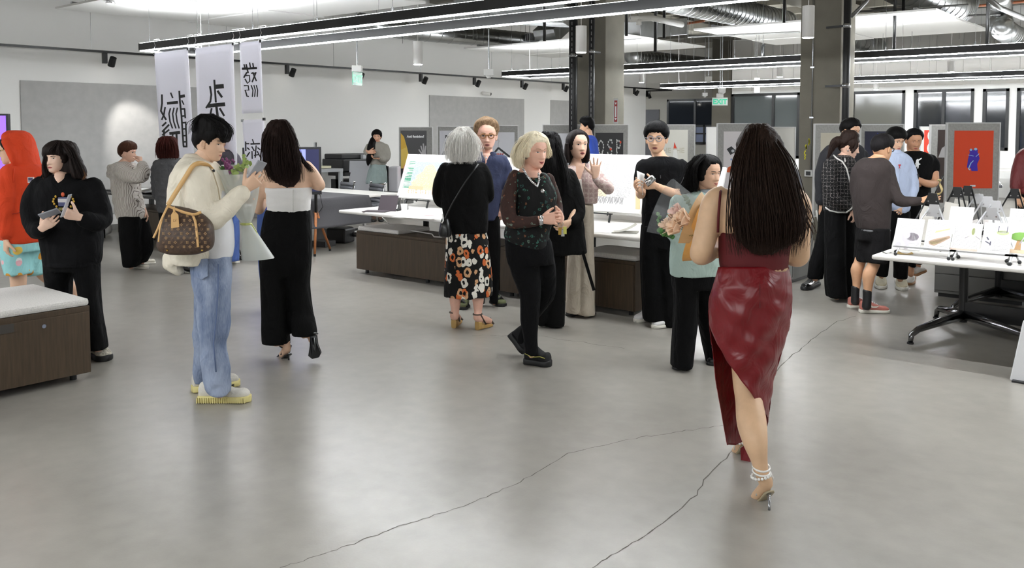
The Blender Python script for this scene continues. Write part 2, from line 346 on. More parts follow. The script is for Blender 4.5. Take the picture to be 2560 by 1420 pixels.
def cloud(y0, y1, x0, x1, z, label, ny=3, nx=2):
    t = thing('ceiling_cloud', label, 'ceiling panel', (x0, y0, z), 'white suspended ceiling clouds'); g = .022
    for j in range(ny):
        for i in range(nx):
            a0 = x0+(x1-x0)*i/nx; a1 = x0+(x1-x0)*(i+1)/nx; b0 = y0+(y1-y0)*j/ny; b1 = y0+(y1-y0)*(j+1)/ny
            MB().box(a0+g/2, a1-g/2, b0+g/2, b1-g/2, z+.012*((i+j) % 2), z+.03+.012*((i+j) % 2)).build('tile', M_CLOUD, t)
    MB().box(x0+.3, x0+.35, y0+.1, y1-.1, z+.045, z+.085).build('carrier', M_STEEL, t); MB().box(x1-.35, x1-.3, y0+.1, y1-.1, z+.045, z+.085).build('carrier', M_STEEL, t)
    for x in (x0+.32, x1-.32):
        for y in (y0+.3, (y0+y1)/2, y1-.3): MB().cyl((x, y, z+.06), (x, y, ZC-.001), .003, n=5).build('cable', M_STEEL, t)
cloud(5.52, 8.62, -13.15, -8.7, 3.4, 'white ceiling cloud above the hanging paper banners')
cloud(13.89, 17.04, -12.92, -8.79, 3.4, 'white ceiling cloud behind the concrete column with black pipes')
cloud(13.84, 17.4, -7.4, -3.45, 3.4, 'white ceiling cloud behind the bare concrete column on the right')
cloud(21.4, 23.8, -12.8, -8.7, 3.4, 'distant white ceiling cloud above the farthest linear pendant, left one')
cloud(21.4, 23.8, -7.4, -3.4, 3.4, 'distant white ceiling cloud above the farthest linear pendant, right one')
# ceiling downlight ring in the nearest cloud
q = G(276, 1, 3.4); t = thing('recessed_downlight', 'small round chrome downlight in the nearest ceiling cloud', 'downlight', (q.x, q.y, 3.37))
MB().cyl((q.x, q.y, 3.36), (q.x, q.y, 3.405), .06, .05, n=20).build('ring', M_CHROME, t, smooth=True); MB().cyl((q.x, q.y, 3.357), (q.x, q.y, 3.365), .045, n=20).build('lens', M_LED, t)
# track with spot heads
xt = XL+.35
def tq(px): return PX(px, 200, xt).y
t = thing('light_track', 'thin black lighting track hung along the long white wall', 'light track', (xt, 3, 2.9))
MB().box(xt-.018, xt+.018, 2.5, tq(1679), 2.89, 2.925).build('track_rail', M_BLACK, t)
ye = tq(1679); MB().box(xt-5, xt, ye-.018, ye+.018, 2.89, 2.925).build('track_rail', M_BLACK, t)
y = 4.0
while y < ye: MB().cyl((xt, y, 2.92), (xt, y, ZC-.001), .003, n=5).build('cable', M_STEEL, t); y += 2.4
def spot(p, aim, label):
    t = thing('track_spotlight', label, 'spotlight', p-Vector((0, 0, .2)), 'black spotlights on the wall track')
    MB().box(p.x-.03, p.x+.03, p.y-.035, p.y+.035, p.z-.17, p.z).build('adapter', M_BLACK, t, bevel=.004)
    c = p+Vector((.02, .11, -.14)); a = Vector(aim).normalized()
    MB().cyl(c-a*.08, c+a*.07, .05, .056, n=16).build('lamp_head', M_BLACK, t, smooth=False)
    MB().cyl(c+a*.0705, c+a*.073, .045, n=16).build('lens', mat('spot_lens', (255, 250, 240), emit=4.), t)
for px, lb in ((263, 'left of the banners, over the large pinboard'), (718, 'just right of the paper banners'), (891, 'behind the green exit sign'), (1052, 'first to the right of the exit sign'), (1186, 'above the navy-shirted man'), (1305, 'above the second wall pinboard'), (1408, 'beside the column with black pipes'), (1586, 'right of the column near the wall corner')):
    spot(Vector((xt, tq(px), 2.89)), (-.55, 0, -.83), 'black track spotlight '+lb)
for i, (dx, lb) in enumerate(((-.9, 'nearest the corner'), (-2.1, 'in the middle'), (-3.4, 'farthest from the corner'))):
    spot(Vector((xt+dx, ye, 2.89)), (0, .6, -.8), 'black track spotlight on the corridor run, '+lb)
# the beam that washes the left pinboard
sp = D.lights.new('track_beam', 'SPOT'); sp.energy = 42; sp.spot_size = math.radians(52); sp.spot_blend = .6; sp.shadow_soft_size = .05; sp.color = (1, .97, .92)
so = D.objects.new('track_beam', sp); COL.objects.link(so); so.location = (xt+.42, tq(263)+.12, 2.62)
tgt = Vector((XL, tq(263)+.75, 1.35)); so.rotation_euler = (tgt-Vector(so.location)).to_track_quat('-Z', 'Y').to_euler()
# cylinder pendants
def pendant(px, py0, py1, Y, label):
    a = P(px, py0, Y); c = P(px, py1, Y); r = .075 if Y < 16 else .07; t = thing('cylinder_pendant', label, 'pendant light', c, 'white cylinder pendant lights')
    MB().cyl((a.x, a.y, c.z), (a.x, a.y, a.z), r, n=24).build('shade', mat('pendant_white', (205, 203, 200), .5), t, smooth=False)
    MB().cyl((a.x, a.y, c.z-.008), (a.x, a.y, c.z), r*.85, n=24).build('lens', M_LED, t)
    MB().cyl((a.x, a.y, a.z), (a.x, a.y, ZC-.001), .004, n=6).build('cable', M_WHITE, t)
pendant(1044.5, 104, 161, 13.5, 'white cylinder pendant alone in front of the long white wall')
pendant(1453, 65, 131, 12.0, 'white cylinder pendant in front of the column with black pipes')
pendant(2021.5, 15, 94, 11.2, 'large white cylinder pendant in front of the bare concrete column')
pendant(1604, 184, 206, 23.0, 'distant white cylinder pendant near the wall corner')
pendant(1950, 169, 192, 20.0, 'white cylinder pendant left of the bare concrete column, far away')
pendant(2378, 153, 180, 18.0, 'white cylinder pendant on the right below the middle linear light')
pendant(1893, 195, 230, 22.5, 'small far white pendant left of the bare column')
pendant(2191, 187, 224, 22.0, 'small far white pendant right of the bare column')
pendant(2537, 178, 216, 21.5, 'small far white pendant at the right edge of the view')
# exit signs and ceiling devices
def device(px, py, Y, label, cat, kind):
    q = P(px, py, Y); t = thing(cat.replace(' ', '_'), label, cat, q)
    MB().cyl(q, (q.x, q.y, ZC-.001), .01, n=8).build('stem', M_STEEL, t)
    MB().obox(q, RT*.075, FW*.05, UP*.05).build('box', mat('device_white', (196, 196, 193), .5), t, bevel=.006)
    if kind: MB().cyl(q-UP*.05, q-UP*.09, .08 if kind == 2 else .05, .03, n=16).build('sensor_dome', MATS['device_white'], t, smooth=True)
    return q, t
M_EXIT = mat('exit_green', (40, 170, 130), .3, emit=.3); M_ACR = mat('exit_acrylic', (70, 165, 130), .2, alpha=.7)
q, t = device(893, 172, 13.3, 'green exit sign seen nearly edge on, hung before the white wall', 'exit sign', 0)
fr = Frame(q-UP*.05, (RT*.30+FW*.95), UP); mb = MB(); fr.rect(mb, -.16, .16, -.2, 0, -.004, .004); mb.build('acrylic_panel', M_ACR, t)
mb = MB(); fr.text(mb, 'EXIT', 0, -.155, .16, .006, .004); mb.build('lettering', M_EXIT, t)
q, t = device(1800, 239, 21.5, 'green lit EXIT sign hanging in front of the dark corridor windows', 'exit sign', 0)
fr = Frame(q-UP*.05, RT, UP); mb = MB(); fr.rect(mb, -.19, .19, -.19, 0, -.004, .004); mb.build('acrylic_panel', mat('exit_white', (205, 214, 208), .4), t)
mb = MB(); fr.text(mb, 'EXIT', 0, -.155, .17, -.0065, .006, sx=-1.0); fr.text(mb, 'EXIT', 0, -.155, .17, .0065, .006); mb.build('lettering', M_EXIT, t)
device(1222, 181, 13.6, 'white ceiling sensor on a steel stem by the first middle pendant corner', 'ceiling sensor', 1)
device(1771, 197, 20.0, 'white projector-like ceiling device hung left of the far pendants', 'ceiling device', 2)
device(1805, 226, 20.5, 'round ceiling speaker above the lit EXIT sign', 'ceiling speaker', 2)
device(1762, 236, 26, 'small ceiling sensor inside the corridor', 'ceiling sensor', 1)
q = PX(1204, 233, XL); t = thing('security_camera', 'small white security camera above the second wall pinboard', 'camera', (q.x, q.y, q.z-.05))
MB().cyl((XL, q.y, q.z), (XL+.12, q.y, q.z), .02, n=8).build('arm', M_WHITE, t); MB().cyl((XL+.1, q.y-.08, q.z), (XL+.16, q.y+.12, q.z-.02), .04, n=12).build('housing', M_WHITE, t); MB().cyl((XL+.16, q.y+.12, q.z-.02), (XL+.17, q.y+.15, q.z-.023), .035, n=12).build('lens', M_BLACK, t)
# ------------------------------------------------------------------ ducts
def duct(pts, r, label, ribs=.16):
    pts = [Vector(p) for p in pts]; zmin = min(p.z for p in pts)-r; t = thing('spiral_duct', label, 'duct', (pts[0].x, pts[0].y, zmin), 'galvanised spiral ducts')
    q = [pts[0]]
    for i in range(1, len(pts)):
        a = pts[i-1]; c = pts[i]; k = max(2, int((c-a).length/.3))
        q += [a.lerp(c, j/k) for j in range(1, k+1)]
    MB().tube(q, r, 22).build('duct_body', M_DUCT, t, smooth=True)
    s = MB(); d = 0.
    for a, c in zip(q, q[1:]):
        l = (c-a).length; n = max(1, int(l/ribs)); u = (c-a).normalized()
        for j in range(n): p_ = a.lerp(c, (j+.5)/n); s.cyl(p_-u*.008, p_+u*.008, r*1.025, n=22)
    s.build('seam_ribs', M_DUCT, t, smooth=True)['kind'] = 'stuff'
    for i in range(0, len(q), 8): MB().cyl(q[i], (q[i].x, q[i].y, ZC-.1), .006, n=6).build('hanger_rod', M_STEEL, t)
    return t
def at_z(px, py, z): return G(px, py, z)
dk = duct([at_z(900, 58, 3.75), at_z(1048, 79, 3.75), at_z(1350, 105, 3.75)], .2, 'spiral duct beside the long white wall left of the column')
t = duct([at_z(1640, -14, 3.95), at_z(1840, 30, 3.95), at_z(1965, 58, 3.95)], .26, 'bright spiral duct entering behind the bare concrete column')
duct([at_z(1575, 141, 3.75), at_z(1695, 152, 3.75), at_z(1780, 160, 3.75)], .2, 'distant spiral duct under the middle ceiling cloud')
duct([at_z(2100, 98, 3.85), at_z(2190, 116, 3.85), at_z(2240, 124, 3.85), at_z(2262, 140, 3.75)], .24, 'spiral duct elbow behind the right ceiling cloud')
duct([at_z(2240, -35, 3.9), at_z(2385, 15, 3.9), at_z(2402, 20, 3.95), at_z(2410, 8, 4.2), at_z(2412, -20, 4.5)], .27, 'short shiny duct elbow above the right ceiling cloud')
duct([at_z(2498, -25, 4.5), at_z(2500, 40, 4.1), at_z(2506, 72, 3.75), at_z(2530, 88, 3.7), at_z(2640, 130, 3.7)], .23, 'shiny elbow duct dropping at the top right corner')
# grille boxes on the first duct
for px, py in ((1327, 101), (1028, 75)):
    q = at_z(px, py, 3.75); g = MB().obox(q-FW*.1+UP*.05, RT*.14, FW*.14, UP*.09).build('air_grille', M_STEEL, dk)
    for i in range(6): MB().obox(q-FW*.245+UP*.05+RT*(-.11+.044*i), RT*.012, FW*.008, UP*.075).build('slat', M_DARK, g)
# rectangular duct runs, pipes and hangers overhead
def pipe(pts, r, m, label, cat='pipe', grp=None):
    mb = MB(); mb.tube(pts, r, 10); o = mb.build(cat.replace(' ', '_'), m, smooth=True); a_ = Vector(pts[0])
    if 2.4 < a_.z < ZC-.2 and cat != 'drop pipe': MB().cyl(a_, (a_.x, a_.y, ZC-.001), .006, n=6).build('hanger_rod', M_STEEL, o)
    return tag(o, label, cat, grp)
M_CU = mat('orange_pipe', (150, 84, 48), .5)
pipe([at_z(1540, 83, 4.2), at_z(1700, 62, 4.2), at_z(1760, 52, 4.2)], .03, M_CU, 'orange sprinkler pipe right of the black-piped column')
pipe([at_z(2390, 20, 4.3), at_z(2470, 12, 4.3), at_z(2600, 0, 4.3)], .03, M_CU, 'orange sprinkler pipe at the upper right')
pipe([at_z(880, 70, 4.3), at_z(1010, 58, 4.3), at_z(1440, 60, 4.3)], .03, M_CU, 'orange sprinkler pipe above the left duct')
for px, y0, y1, z, lb in ((1361, 60, 103, 3.9, 'left of the black-piped column'), (2258, -10, 38, 4.3, 'over the right ceiling cloud'), (1566, 15, 90, 4.0, 'just right of the black-piped column'), (1660, 60, 96, 4.0, 'above the middle ceiling cloud'), (1960, -10, 57, 4.2, 'left of the bare column top'), (2467, 55, 118, 3.9, 'at the tip of the right ceiling cloud'), (2235, 95, 130, 3.6, 'by the duct elbow behind the right cloud'), (1638, 100, 130, 3.9, 'far behind the middle cloud')):
    a = at_z(px, y1, z-.15) if False else P(px, y1, 13.5); pipe([(a.x, a.y, a.z), (a.x, a.y, ZC-.1)], .024, M_BLACK, 'black sprinkler drop pipe '+lb, 'drop pipe', 'black sprinkler drops')
a = P(1910, 113, 15.5); pipe([P(1907, 145, 15.5), P(1907, 116, 15.5), P(1912, 112, 15.5)], .03, M_BLACK, 'black hooked pipe end under the right cloud near the bare column', 'pipe hook')
# white bent pipe and steel trays between the columns
pipe([P(1576, 48, 13.0), P(1630, 45, 13.2), P(1705, 62, 13.8)], .045, mat('pale_pipe', (190, 188, 182), .5), 'pale bent pipe above the middle ceiling cloud')
pipe([P(1597, 48, 13.05), P(1597, 62, 13.05)], .04, MATS['pale_pipe'], 'stub of pale pipe hanging above the middle ceiling cloud')
for k, (a, c, wd, th, lb) in enumerate(((P(1440, 20, 18.6), P(1362, 92, 17.6), .5, .3, 'slanting rectangular steel duct left of the black-piped column'), (P(1560, 78, 17), P(1680, 68, 19), .7, .35, 'grey rectangular steel duct right of the black-piped column'), (P(1150, 25, 17), P(1420, 40, 16.5), .8, .35, 'long rectangular steel duct high along the white wall'))):
    mb = MB(); mb.bar(a, c, wd, th); tag(mb.build('rectangular_duct', M_DUCT, bevel=.01), lb, 'duct')
M_TRAY = mat('tray_steel', (120, 120, 118), .4, metal=.8)
for k, (a, c, lb) in enumerate(((P(2130, 30, 14), P(2420, 12, 14), 'left of the short duct elbow'), (P(1440, 45, 15), P(1340, 27, 14), 'left of the black-piped column'), (P(1720, 92, 16), P(2000, 80, 15), 'across the gap between the columns'), (P(2395, 40, 16), P(2500, 36, 16), 'beside the dropping elbow duct'))):
    pipe([a, c], .018, M_TRAY, 'thin steel strut '+lb, 'steel strut')
pipe([P(2128, 42, 13), P(2165, 5, 13), P(2180, -20, 13)], .03, M_TRAY, 'diagonal steel brace at the top of the bare column', 'brace')
pipe([P(2460, -12, 11), P(2500, 20, 11.4), P(2560, 45, 12)], .035, M_TRAY, 'slanting steel conduit across the top right corner', 'steel conduit')
wr = random.Random(5)
for i in range(26):
    px = wr.choice([wr.uniform(1570, 1980), wr.uniform(2130, 2550), wr.uniform(900, 1420)]); Y = wr.uniform(15, 21); a = P(px, wr.uniform(90, 150) if px > 1500 else wr.uniform(70, 110), Y)
    tag(MB().cyl(a, (a.x, a.y, ZC-.05), .004, n=5).build('hanger_wire', M_TRAY), 'thin steel hanger wire dropping from the concrete ceiling', 'hanger wire', 'steel hanger wires under the ceiling')
# ================================================================== FURNITURE
TZ = .74
def table(x0, x1, y0, y1, label, cols, group='white laminate work tables', th=.035):
    t = thing('work_table', label, 'table', ((x0+x1)/2, (y0+y1)/2, 0), group)
    MB().box(x0, x1, y0, y1, TZ-th, TZ).build('tabletop', M_TABLE, t, bevel=.012)
    for i, (cx, cy, feet) in enumerate(cols):
        MB().cyl((cx, cy, .07), (cx, cy, TZ-th), .035, n=16).build('column_leg', M_BLACK, t, smooth=False)
        MB().box(cx-.3, cx+.3, cy-.04, cy+.04, TZ-th-.035, TZ-th-.002).build('support_bracket', M_BLACK, t)
        for dx, dy in feet:
            e = Vector((cx+dx, cy+dy, 0)); l = math.hypot(dx, dy); u = Vector((dx/l, dy/l, 0))
            MB().tube([Vector((cx, cy, .13)), Vector((cx, cy, .115))+u*l*.5, Vector((cx, cy, .1))+u*l*.86, e+Vector((0, 0, .07))-u*.015, e+Vector((0, 0, .012))], [.045, .034, .026, .022, .018], 10).build('foot', mat('polished_aluminium', (120, 120, 122), .2, metal=1.), t, smooth=True)
            MB().cyl(e, e+Vector((0, 0, .014)), .025, n=12).build('glide', M_DARK, t)
    return t
table(-8.0, -3.55, 6.47, 7.98, 'long white table with the leaning canvases in the middle of the room', [(-7.35, 7.25, ((-.5, 0), (.5, 0), (0, .6))), (-5.7, 7.3, ((0, .6), (-.4, .2))), (-4.1, 7.3, ((.4, 0), (0, .6)))])
table(-2.08, 2.4, 6.7, 10.3, 'white table covered with illustrated cards on small easels', [(-1.72, 7.96, ((-.2, -.78), (-.29, .34), (.5, .5), (.6, -.4))), (-1.72, 9.37, ((-.22, -.8), (.5, .5), (-.3, .5), (.6, -.3))), (1.4, 8.0, ((.3, -.6), (.3, .6)))])
MB().box(-1.7, 1.4, 7.93, 7.99, .1, .24).build('stretcher', M_BLACK, D.objects['work_table.001']); MB().box(-1.7, 1.4, 9.34, 9.4, .1, .24).build('stretcher', M_BLACK, D.objects['work_table.001'])
Y2 = PX(585, 500, -9.44).y
table(-11.3, -9.44, Y2, 8.8, 'white table half covered by a dark grey cloth near the printer', [(-10.3, 8.3, ((-.5, .2), (.5, .2))), (-10.3, Y2+.5, ((-.5, -.2), (.5, -.2)))])
# low plinth on the middle table that the canvases lean on
tag(MB().box(-7.95, -3.6, 7.62, 7.9, TZ, TZ+.05).build('table_plinth', M_TABLE, bevel=.005), 'low white plinth along the back of the canvas table', 'plinth')
# grey cloth over the end of that table
cl = mat('charcoal_cloth', (70, 69, 72), .85, bump=.15, bscale=40)
def clothf(a, c):
    y = Y2+.3+(8.18-Y2-.3)*c; s = a*2.05
    if s < 1.15: x = -10.5+s*.92+.0; z = TZ+.006+.004*math.sin(y*9); 
    else:
        k = (s-1.15)/.9; x = -9.44+.035*math.sin(min(1, k*3)*1.57)+.03*math.sin(y*5+k*2)*k+.1*k*k; z = TZ+.006-.38*k
    return Vector((x, y+(.05*k*math.sin(k*5) if s >= 1.15 else 0), z))
mb = MB(); mb.grid(clothf, 30, 26); o = mb.build('table_cloth', cl, smooth=True); o.modifiers.new('th', 'SOLIDIFY').thickness = .004
tag(o, 'dark grey cloth draped over the end of a white table', 'table cloth')
# long low bench cabinets
def caster(mb, x, y, h=.045): mb.box(x-.02, x+.02, y-.02, y+.02, 0, h)
CUSH = mat('bench_cushion_weave', (222, 219, 215), .9, bump=.5, bscale=260, var=.12, vscale=120)
def bench(x0, x1, y0, y1, h, cush, label, face):
    t = thing('storage_bench', label, 'storage bench', ((x0+x1)/2, (y0+y1)/2, 0), 'low walnut storage benches'); z0 = .05
    MB().box(x0, x1, y0, y1, z0, h).build('body', M_WOOD, t, bevel=.003)
    for x in (x0+.09, (x0+x1)/2, x1-.09):
        for y in (y0+.08, y1-.08): MB().cyl((x, y, 0), (x, y, z0), .022, n=12).build('leg', M_DARK, t)
    if cush: MB().box(cush[0], cush[1], cush[2], cush[3], h, h+.05).build('cushion', CUSH, t, bevel=.018)
    if face == 'x':   # drawer front on the +x side
        MB().box(x1, x1+.016, y0+.01, y1-.01, z0+.005, h-.035).build('drawer_front', M_WOOD, t, bevel=.003)
        ym = (y1-.62); MB().box(x1+.01, x1+.024, ym-.14, ym+.14, h-.09, h-.036).build('drawer_handle', mat('handle_grey', (66, 62, 58), .5), t)
        MB().cyl((x1+.014, y1-.3, h-.085), (x1+.021, y1-.3, h-.085), .013, n=14).build('lock', M_CHROME, t)
    else:
        MB().box(x0+.01, x1-.01, y0-.014, y0, z0+.005, h-.03).build('drawer_front', M_WOOD, t, bevel=.003)
    return t
H1 = PY(887, 573, 6.62).z-.012
xb = PY(1250, 610, 6.62).x
bench(-7.86, xb-.02, 6.62, 7.15, H1, (-7.86, PY(993, 580, 6.62).x, 6.63, 7.14), 'walnut bench cabinet with a half-length grey cushion under the canvas table', 'y')
bench(xb, -4.08, 6.62, 7.15, H1, (PY(1440, 600, 6.62).x, -4.08, 6.63, 7.14), 'walnut bench cabinet behind the woman in beige trousers', 'y')
bench(-6.74, -5.87, .9, 2.64, .5, (-6.74, -5.87, .9, 2.64), 'walnut drawer bench with grey woven cushion in the left foreground', 'x')
bench(-13.5, -11.6, 6.55, 7.05, .47, None, 'walnut bench cabinet behind the striped shirt person', 'y')
# work table behind the striped shirt with portfolio and boards
t = thing('side_table', 'dark edged table with loose boards behind the striped shirt person', 'table', (-12.6, 6.6, 0), None)
MB().box(-13.6, -11.2, 6.1, 7.2, .70, .735).build('tabletop', mat('dark_table', (58, 56, 55), .5), t, bevel=.006)
for x in (-13.4, -11.4):
    for y in (6.25, 7.05): MB().box(x-.03, x+.03, y-.03, y+.03, 0, .7).build('leg', M_BLACK, t)
for i, (dx, dy, rz, lb, m) in enumerate(((.1, .0, .1, 'black portfolio lying on the dark edged table', M_DARK), (.55, .1, -.2, 'white foam board lying on the dark edged table', M_PAPER), (.9, .0, .15, 'grey board stacked on the dark edged table', M_ALU))):
    q = Vector((-13.0+dx, 6.55+dy, .735+.022*i)); u = Vector((math.cos(rz), math.sin(rz), 0)); v = Vector((-u.y, u.x, 0))
    tag(MB().obox(q+UP*.01, u*.42, v*.3, UP*.01).build('art_board', m, bevel=.002), lb, 'board')
a = G(375, 480, .8); MB_ = MB(); MB_.bar(a+Vector((-.2, 0, .0)), a+Vector((.15, .1, .09)), .22, .006); tag(MB_.build('paper_sheet', M_PAPER), 'white paper sheet propped up on the dark edged table', 'paper')
q = G(262, 588); mb = MB(); mb.sphere(q+Vector((0, 0, .09)), .13, 12, 8, (1, .8, .7)); o = mb.build('plastic_bag', mat('white_plastic', (225, 225, 225), .3), smooth=True)
for v in o.data.vertices: v.co += Vector((noise.noise(v.co*14), noise.noise(v.co*14+Vector((5, 0, 0))), noise.noise(v.co*14+Vector((0, 7, 0)))))*.04
tag(o, 'crumpled white plastic bag on the floor by the wall', 'plastic bag')
# grey metal cabinets
M_GREY = mat('grey_cabinet', (112, 111, 108), .5)
def cabinet(x0, x1, y0, y1, h, label):
    t = thing('metal_cabinet', label, 'cabinet', ((x0+x1)/2, (y0+y1)/2, 0), 'grey metal pedestal cabinets')
    MB().box(x0, x1, y0, y1, .04, h).build('body', M_GREY, t, bevel=.004); MB().box(x0+.03, x1-.03, y0+.03, y1-.03, 0, .04).build('plinth', M_DARK, t)
    n = 3
    for i in range(n):
        z0 = .07+(h-.09)*i/n; z1 = .07+(h-.09)*(i+1)/n-.008; MB().box(x0+.01, x1-.01, y0-.012, y0, z0, z1).build('drawer_front', M_GREY, t, bevel=.003)
cabinet(-2.3, -1.5, 9.4, 9.95, .6, 'grey metal cabinet under the card table')
cabinet(-4.35, -3.67, 9.2, 9.75, .62, 'grey metal cabinet partly hidden by the red dress woman')
cabinet(-5.15, -4.45, 20.2, 20.8, .7, 'grey pedestal cabinet under the far white desk')
# ------------------------------------------------------------------ office chairs
def chair(x, y, rz, label, h=.93):
    t = thing('office_chair', label, 'chair', (x, y, 0), 'ribbed grey office chairs'); R = Matrix.Rotation(rz, 3, 'Z')
    W = lambda a, c, z: Vector((x, y, 0))+R@Vector((a, c, z)); m = mat('chair_grey', (86, 87, 92), .5)
    for i in range(7):
        z = h-.05-.058*i; yb = .23-.01*i; MB().tube([W(-.22, yb, z), W(0, yb+.035, z), W(.22, yb, z)], .032, 8).build('back_rib', m, t, smooth=True)
    for s in (-.235, .235):
        MB().tube([W(s, .24, h), W(s, .17, h-.42), W(s, -.2, .46)], .013, 8).build('side_frame', M_CHROME, t, smooth=True); MB().sphere(W(s, .245, h), .02, 8, 6).build('cap', M_CHROME, t, smooth=True)
    for i in range(6): MB().tube([W(-.22, .16-.07*i, .46), W(.22, .16-.07*i, .46)], .03, 8).build('seat_rib', m, t, smooth=True)
    MB().cyl(W(0, 0, .1), W(0, 0, .44), .025, n=10).build('stem', M_CHROME, t)
    for i in range(5):
        a = 2*math.pi*i/5+.3; MB().bar(W(0, 0, .1), W(.3*math.cos(a), .3*math.sin(a), .06), .04, .03).build('base_leg', M_CHROME, t); MB().cyl(W(.3*math.cos(a)-.02, .3*math.sin(a), .027), W(.3*math.cos(a)+.02, .3*math.sin(a), .027), .027, n=10).build('wheel', M_DARK, t)
    return t
q = P(848, 455, 14.2); chair(q.x, q.y-.1, -.25, 'ribbed grey office chair nearer the grey metal desk', q.z+.01)
q = P(922, 459, 13.9); chair(q.x, q.y-.1, -.25, 'ribbed grey office chair below the woman in the mint skirt', q.z+.01)
q = P(2505, 405, 18.5); chair(q.x-.25, q.y, .4, 'far ribbed office chair beside the red poster board', .98)
# far white desk on the right
t = thing('far_desk', 'far white desk right of the red poster board', 'desk', G(2530, 420, .74)); q = G(2500, 424, .74)
MB().box(q.x-.6, q.x+2.2, q.y, q.y+.9, .70, .74).build('desktop', M_TABLE, t, bevel=.006)
for dx in (-.5, 2.0): MB().box(q.x+dx, q.x+dx+.06, q.y+.1, q.y+.8, 0, .7).build('leg', M_BLACK, t)
# ------------------------------------------------------------------ printer corner by the wall
xw = -13.6
def wy(px): return PX(px, 400, xw).y
t = thing('large_format_printer', 'black large format printer on a stand against the white wall', 'printer', (xw, wy(870), 0)); y0, y1 = wy(833), wy(912)
q = PX(870, 384, xw).z
MB().box(xw-.35, xw+.3, y0, y1, q-.34, q-.1).build('body', M_DARK, t, bevel=.02); MB().box(xw-.32, xw+.2, y0+.03, y1-.03, q-.1, q).build('lid', M_DARK, t, bevel=.02)
MB().box(xw+.2, xw+.28, y1-.28, y1-.06, q-.12, q-.02).build('control_panel', mat('panel_grey', (190, 192, 194), .4), t, bevel=.005); MB().box(xw-.1, xw+.42, y0-.05, y1+.05, q-.42, q-.35).build('paper_tray', M_DARK, t)
for y in (y0+.1, y1-.15): MB().box(xw-.06, xw+.06, y, y+.08, 0, q-.34).build('stand_leg', M_BLACK, t)
MB().box(xw-.2, xw+.1, y0+.1, y1-.1, .25, q-.5).build('catch_bin', M_BLACK, t)
t = thing('metal_desk', 'grey steel frame desk left of the black printer', 'desk', (xw+.6, wy(825), 0)); q = P(858, 421, 16.6); yy0 = P(790, 425, 16.2).y; zt = q.z
MB().box(q.x-.9, q.x, yy0, q.y, zt-.06, zt).build('desktop', mat('desk_grey', (168, 170, 172), .45), t, bevel=.003)
for (x, y) in ((q.x-.06, q.y-.07), (q.x-.06, yy0), (q.x-.9, q.y-.07)): MB().box(x, x+.06, y, y+.06, 0, zt-.06).build('leg', MATS['desk_grey'], t)
mb = MB(); a = Vector((q.x-.35, q.y-.4, zt+.03)); mb.obox(a, Vector((.22, .06, 0)), Vector((-.05, .2, 0)), UP*.02); tag(mb.build('paper_stack', mat('cream_paper', (226, 222, 190), .8), bevel=.004), 'stack of cream paper on the grey steel desk', 'paper stack')
t = thing('office_machine', 'tall pale grey office machine tower right of the mint skirt', 'office machine', P(985, 500, 17.4)*1 - UP*P(985, 500, 17.4).z)
a = P(975, 416, 17.4); c = P(998, 416, 17.4)
MB().obox(((a.x+c.x)/2, (a.y+c.y)/2, a.z/2), RT*(c-a).length/2, FW*.25, UP*a.z/2).build('housing', mat('machine_white', (206, 205, 210), .45), t, bevel=.02)
a2 = P(966, 417, 17.3); MB().tube([P(962, 417, 17.3), P(969, 419, 17.3), P(972, 430, 17.3), Vector((P(974, 480, 17.3).x, P(974, 480, 17.3).y, .05))], .035, 8).build('black_edge', M_DARK, t, smooth=True)
a = P(900, 425, 16.8); mb = MB(); fr = Frame((a.x, a.y, .45), RT, (UP*.97+FW*.2)); fr.rect(mb, -.22, .42, 0, .62, -.02, .02); tag(mb.build('leaning_board', mat('pale_board', (176, 177, 182), .6), bevel=.006), 'pale grey board leaning behind the woman in the mint skirt', 'board')
tag(MB().obox((a.x+.1, a.y+.25, .225), RT*.5, FW*.3, UP*.224).build('low_cabinet', M_GREY, bevel=.01), 'low grey cabinet under the leaning pale board', 'cabinet')
# TV on a tripod with wooden legs
q = G(787, 641); top = P(787, 450, depth(q)); t = thing('tripod_display', 'flat display on a black pole with wooden tripod legs', 'display stand', (q.x, q.y, 0)); hub = P(790, 527, depth(q)+.05)
cx_ = P(792, 560, depth(q)+.1)
M_OAK = mat('orange_oak', (172, 108, 62), .5, var=.15, vscale=30)
MB().cyl((hub.x, hub.y, hub.z-.05), (hub.x, hub.y, 1.5), .02, n=12).build('pole', M_BLACK, t, smooth=True)
for e in (q, G(825, 627), G(752, 612)):
    MB().cyl(Vector((hub.x, hub.y, hub.z)).lerp(e, .04), e+UP*.03, .019, .016, n=10).build('leg', M_OAK, t, smooth=True); MB().cyl(e, e+UP*.032, .017, n=10).build('foot_cap', M_DARK, t)
fr = Frame(P(803, 367, depth(q)-.1), -(RT*.93+FW*.36)*-1, UP); w_ = .98
mb = MB(); fr.rect(mb, -w_, 0, -.62, 0, -.05, 0); mb.build('display_body', M_DARK, t, bevel=.006)
mb = MB(); fr.rect(mb, -w_+.03, -.2, -.58, -.03, .0005, .002); mb.build('screen', mat('blue_screen', (118, 124, 196), .3, emit=.55), t)
mb = MB(); fr.rect(mb, -.2, -.03, -.58, -.03, .0005, .002); mb.build('screen_dark_band', mat('navy_screen', (40, 42, 74), .3, emit=.15), t)
mb = MB(); mb.tube([hub+UP*.3, hub+UP*.2+RT*.06, hub+UP*.05+RT*.09, hub-UP*.02+RT*.04], .005, 6); mb.build('cable', M_DARK, t)
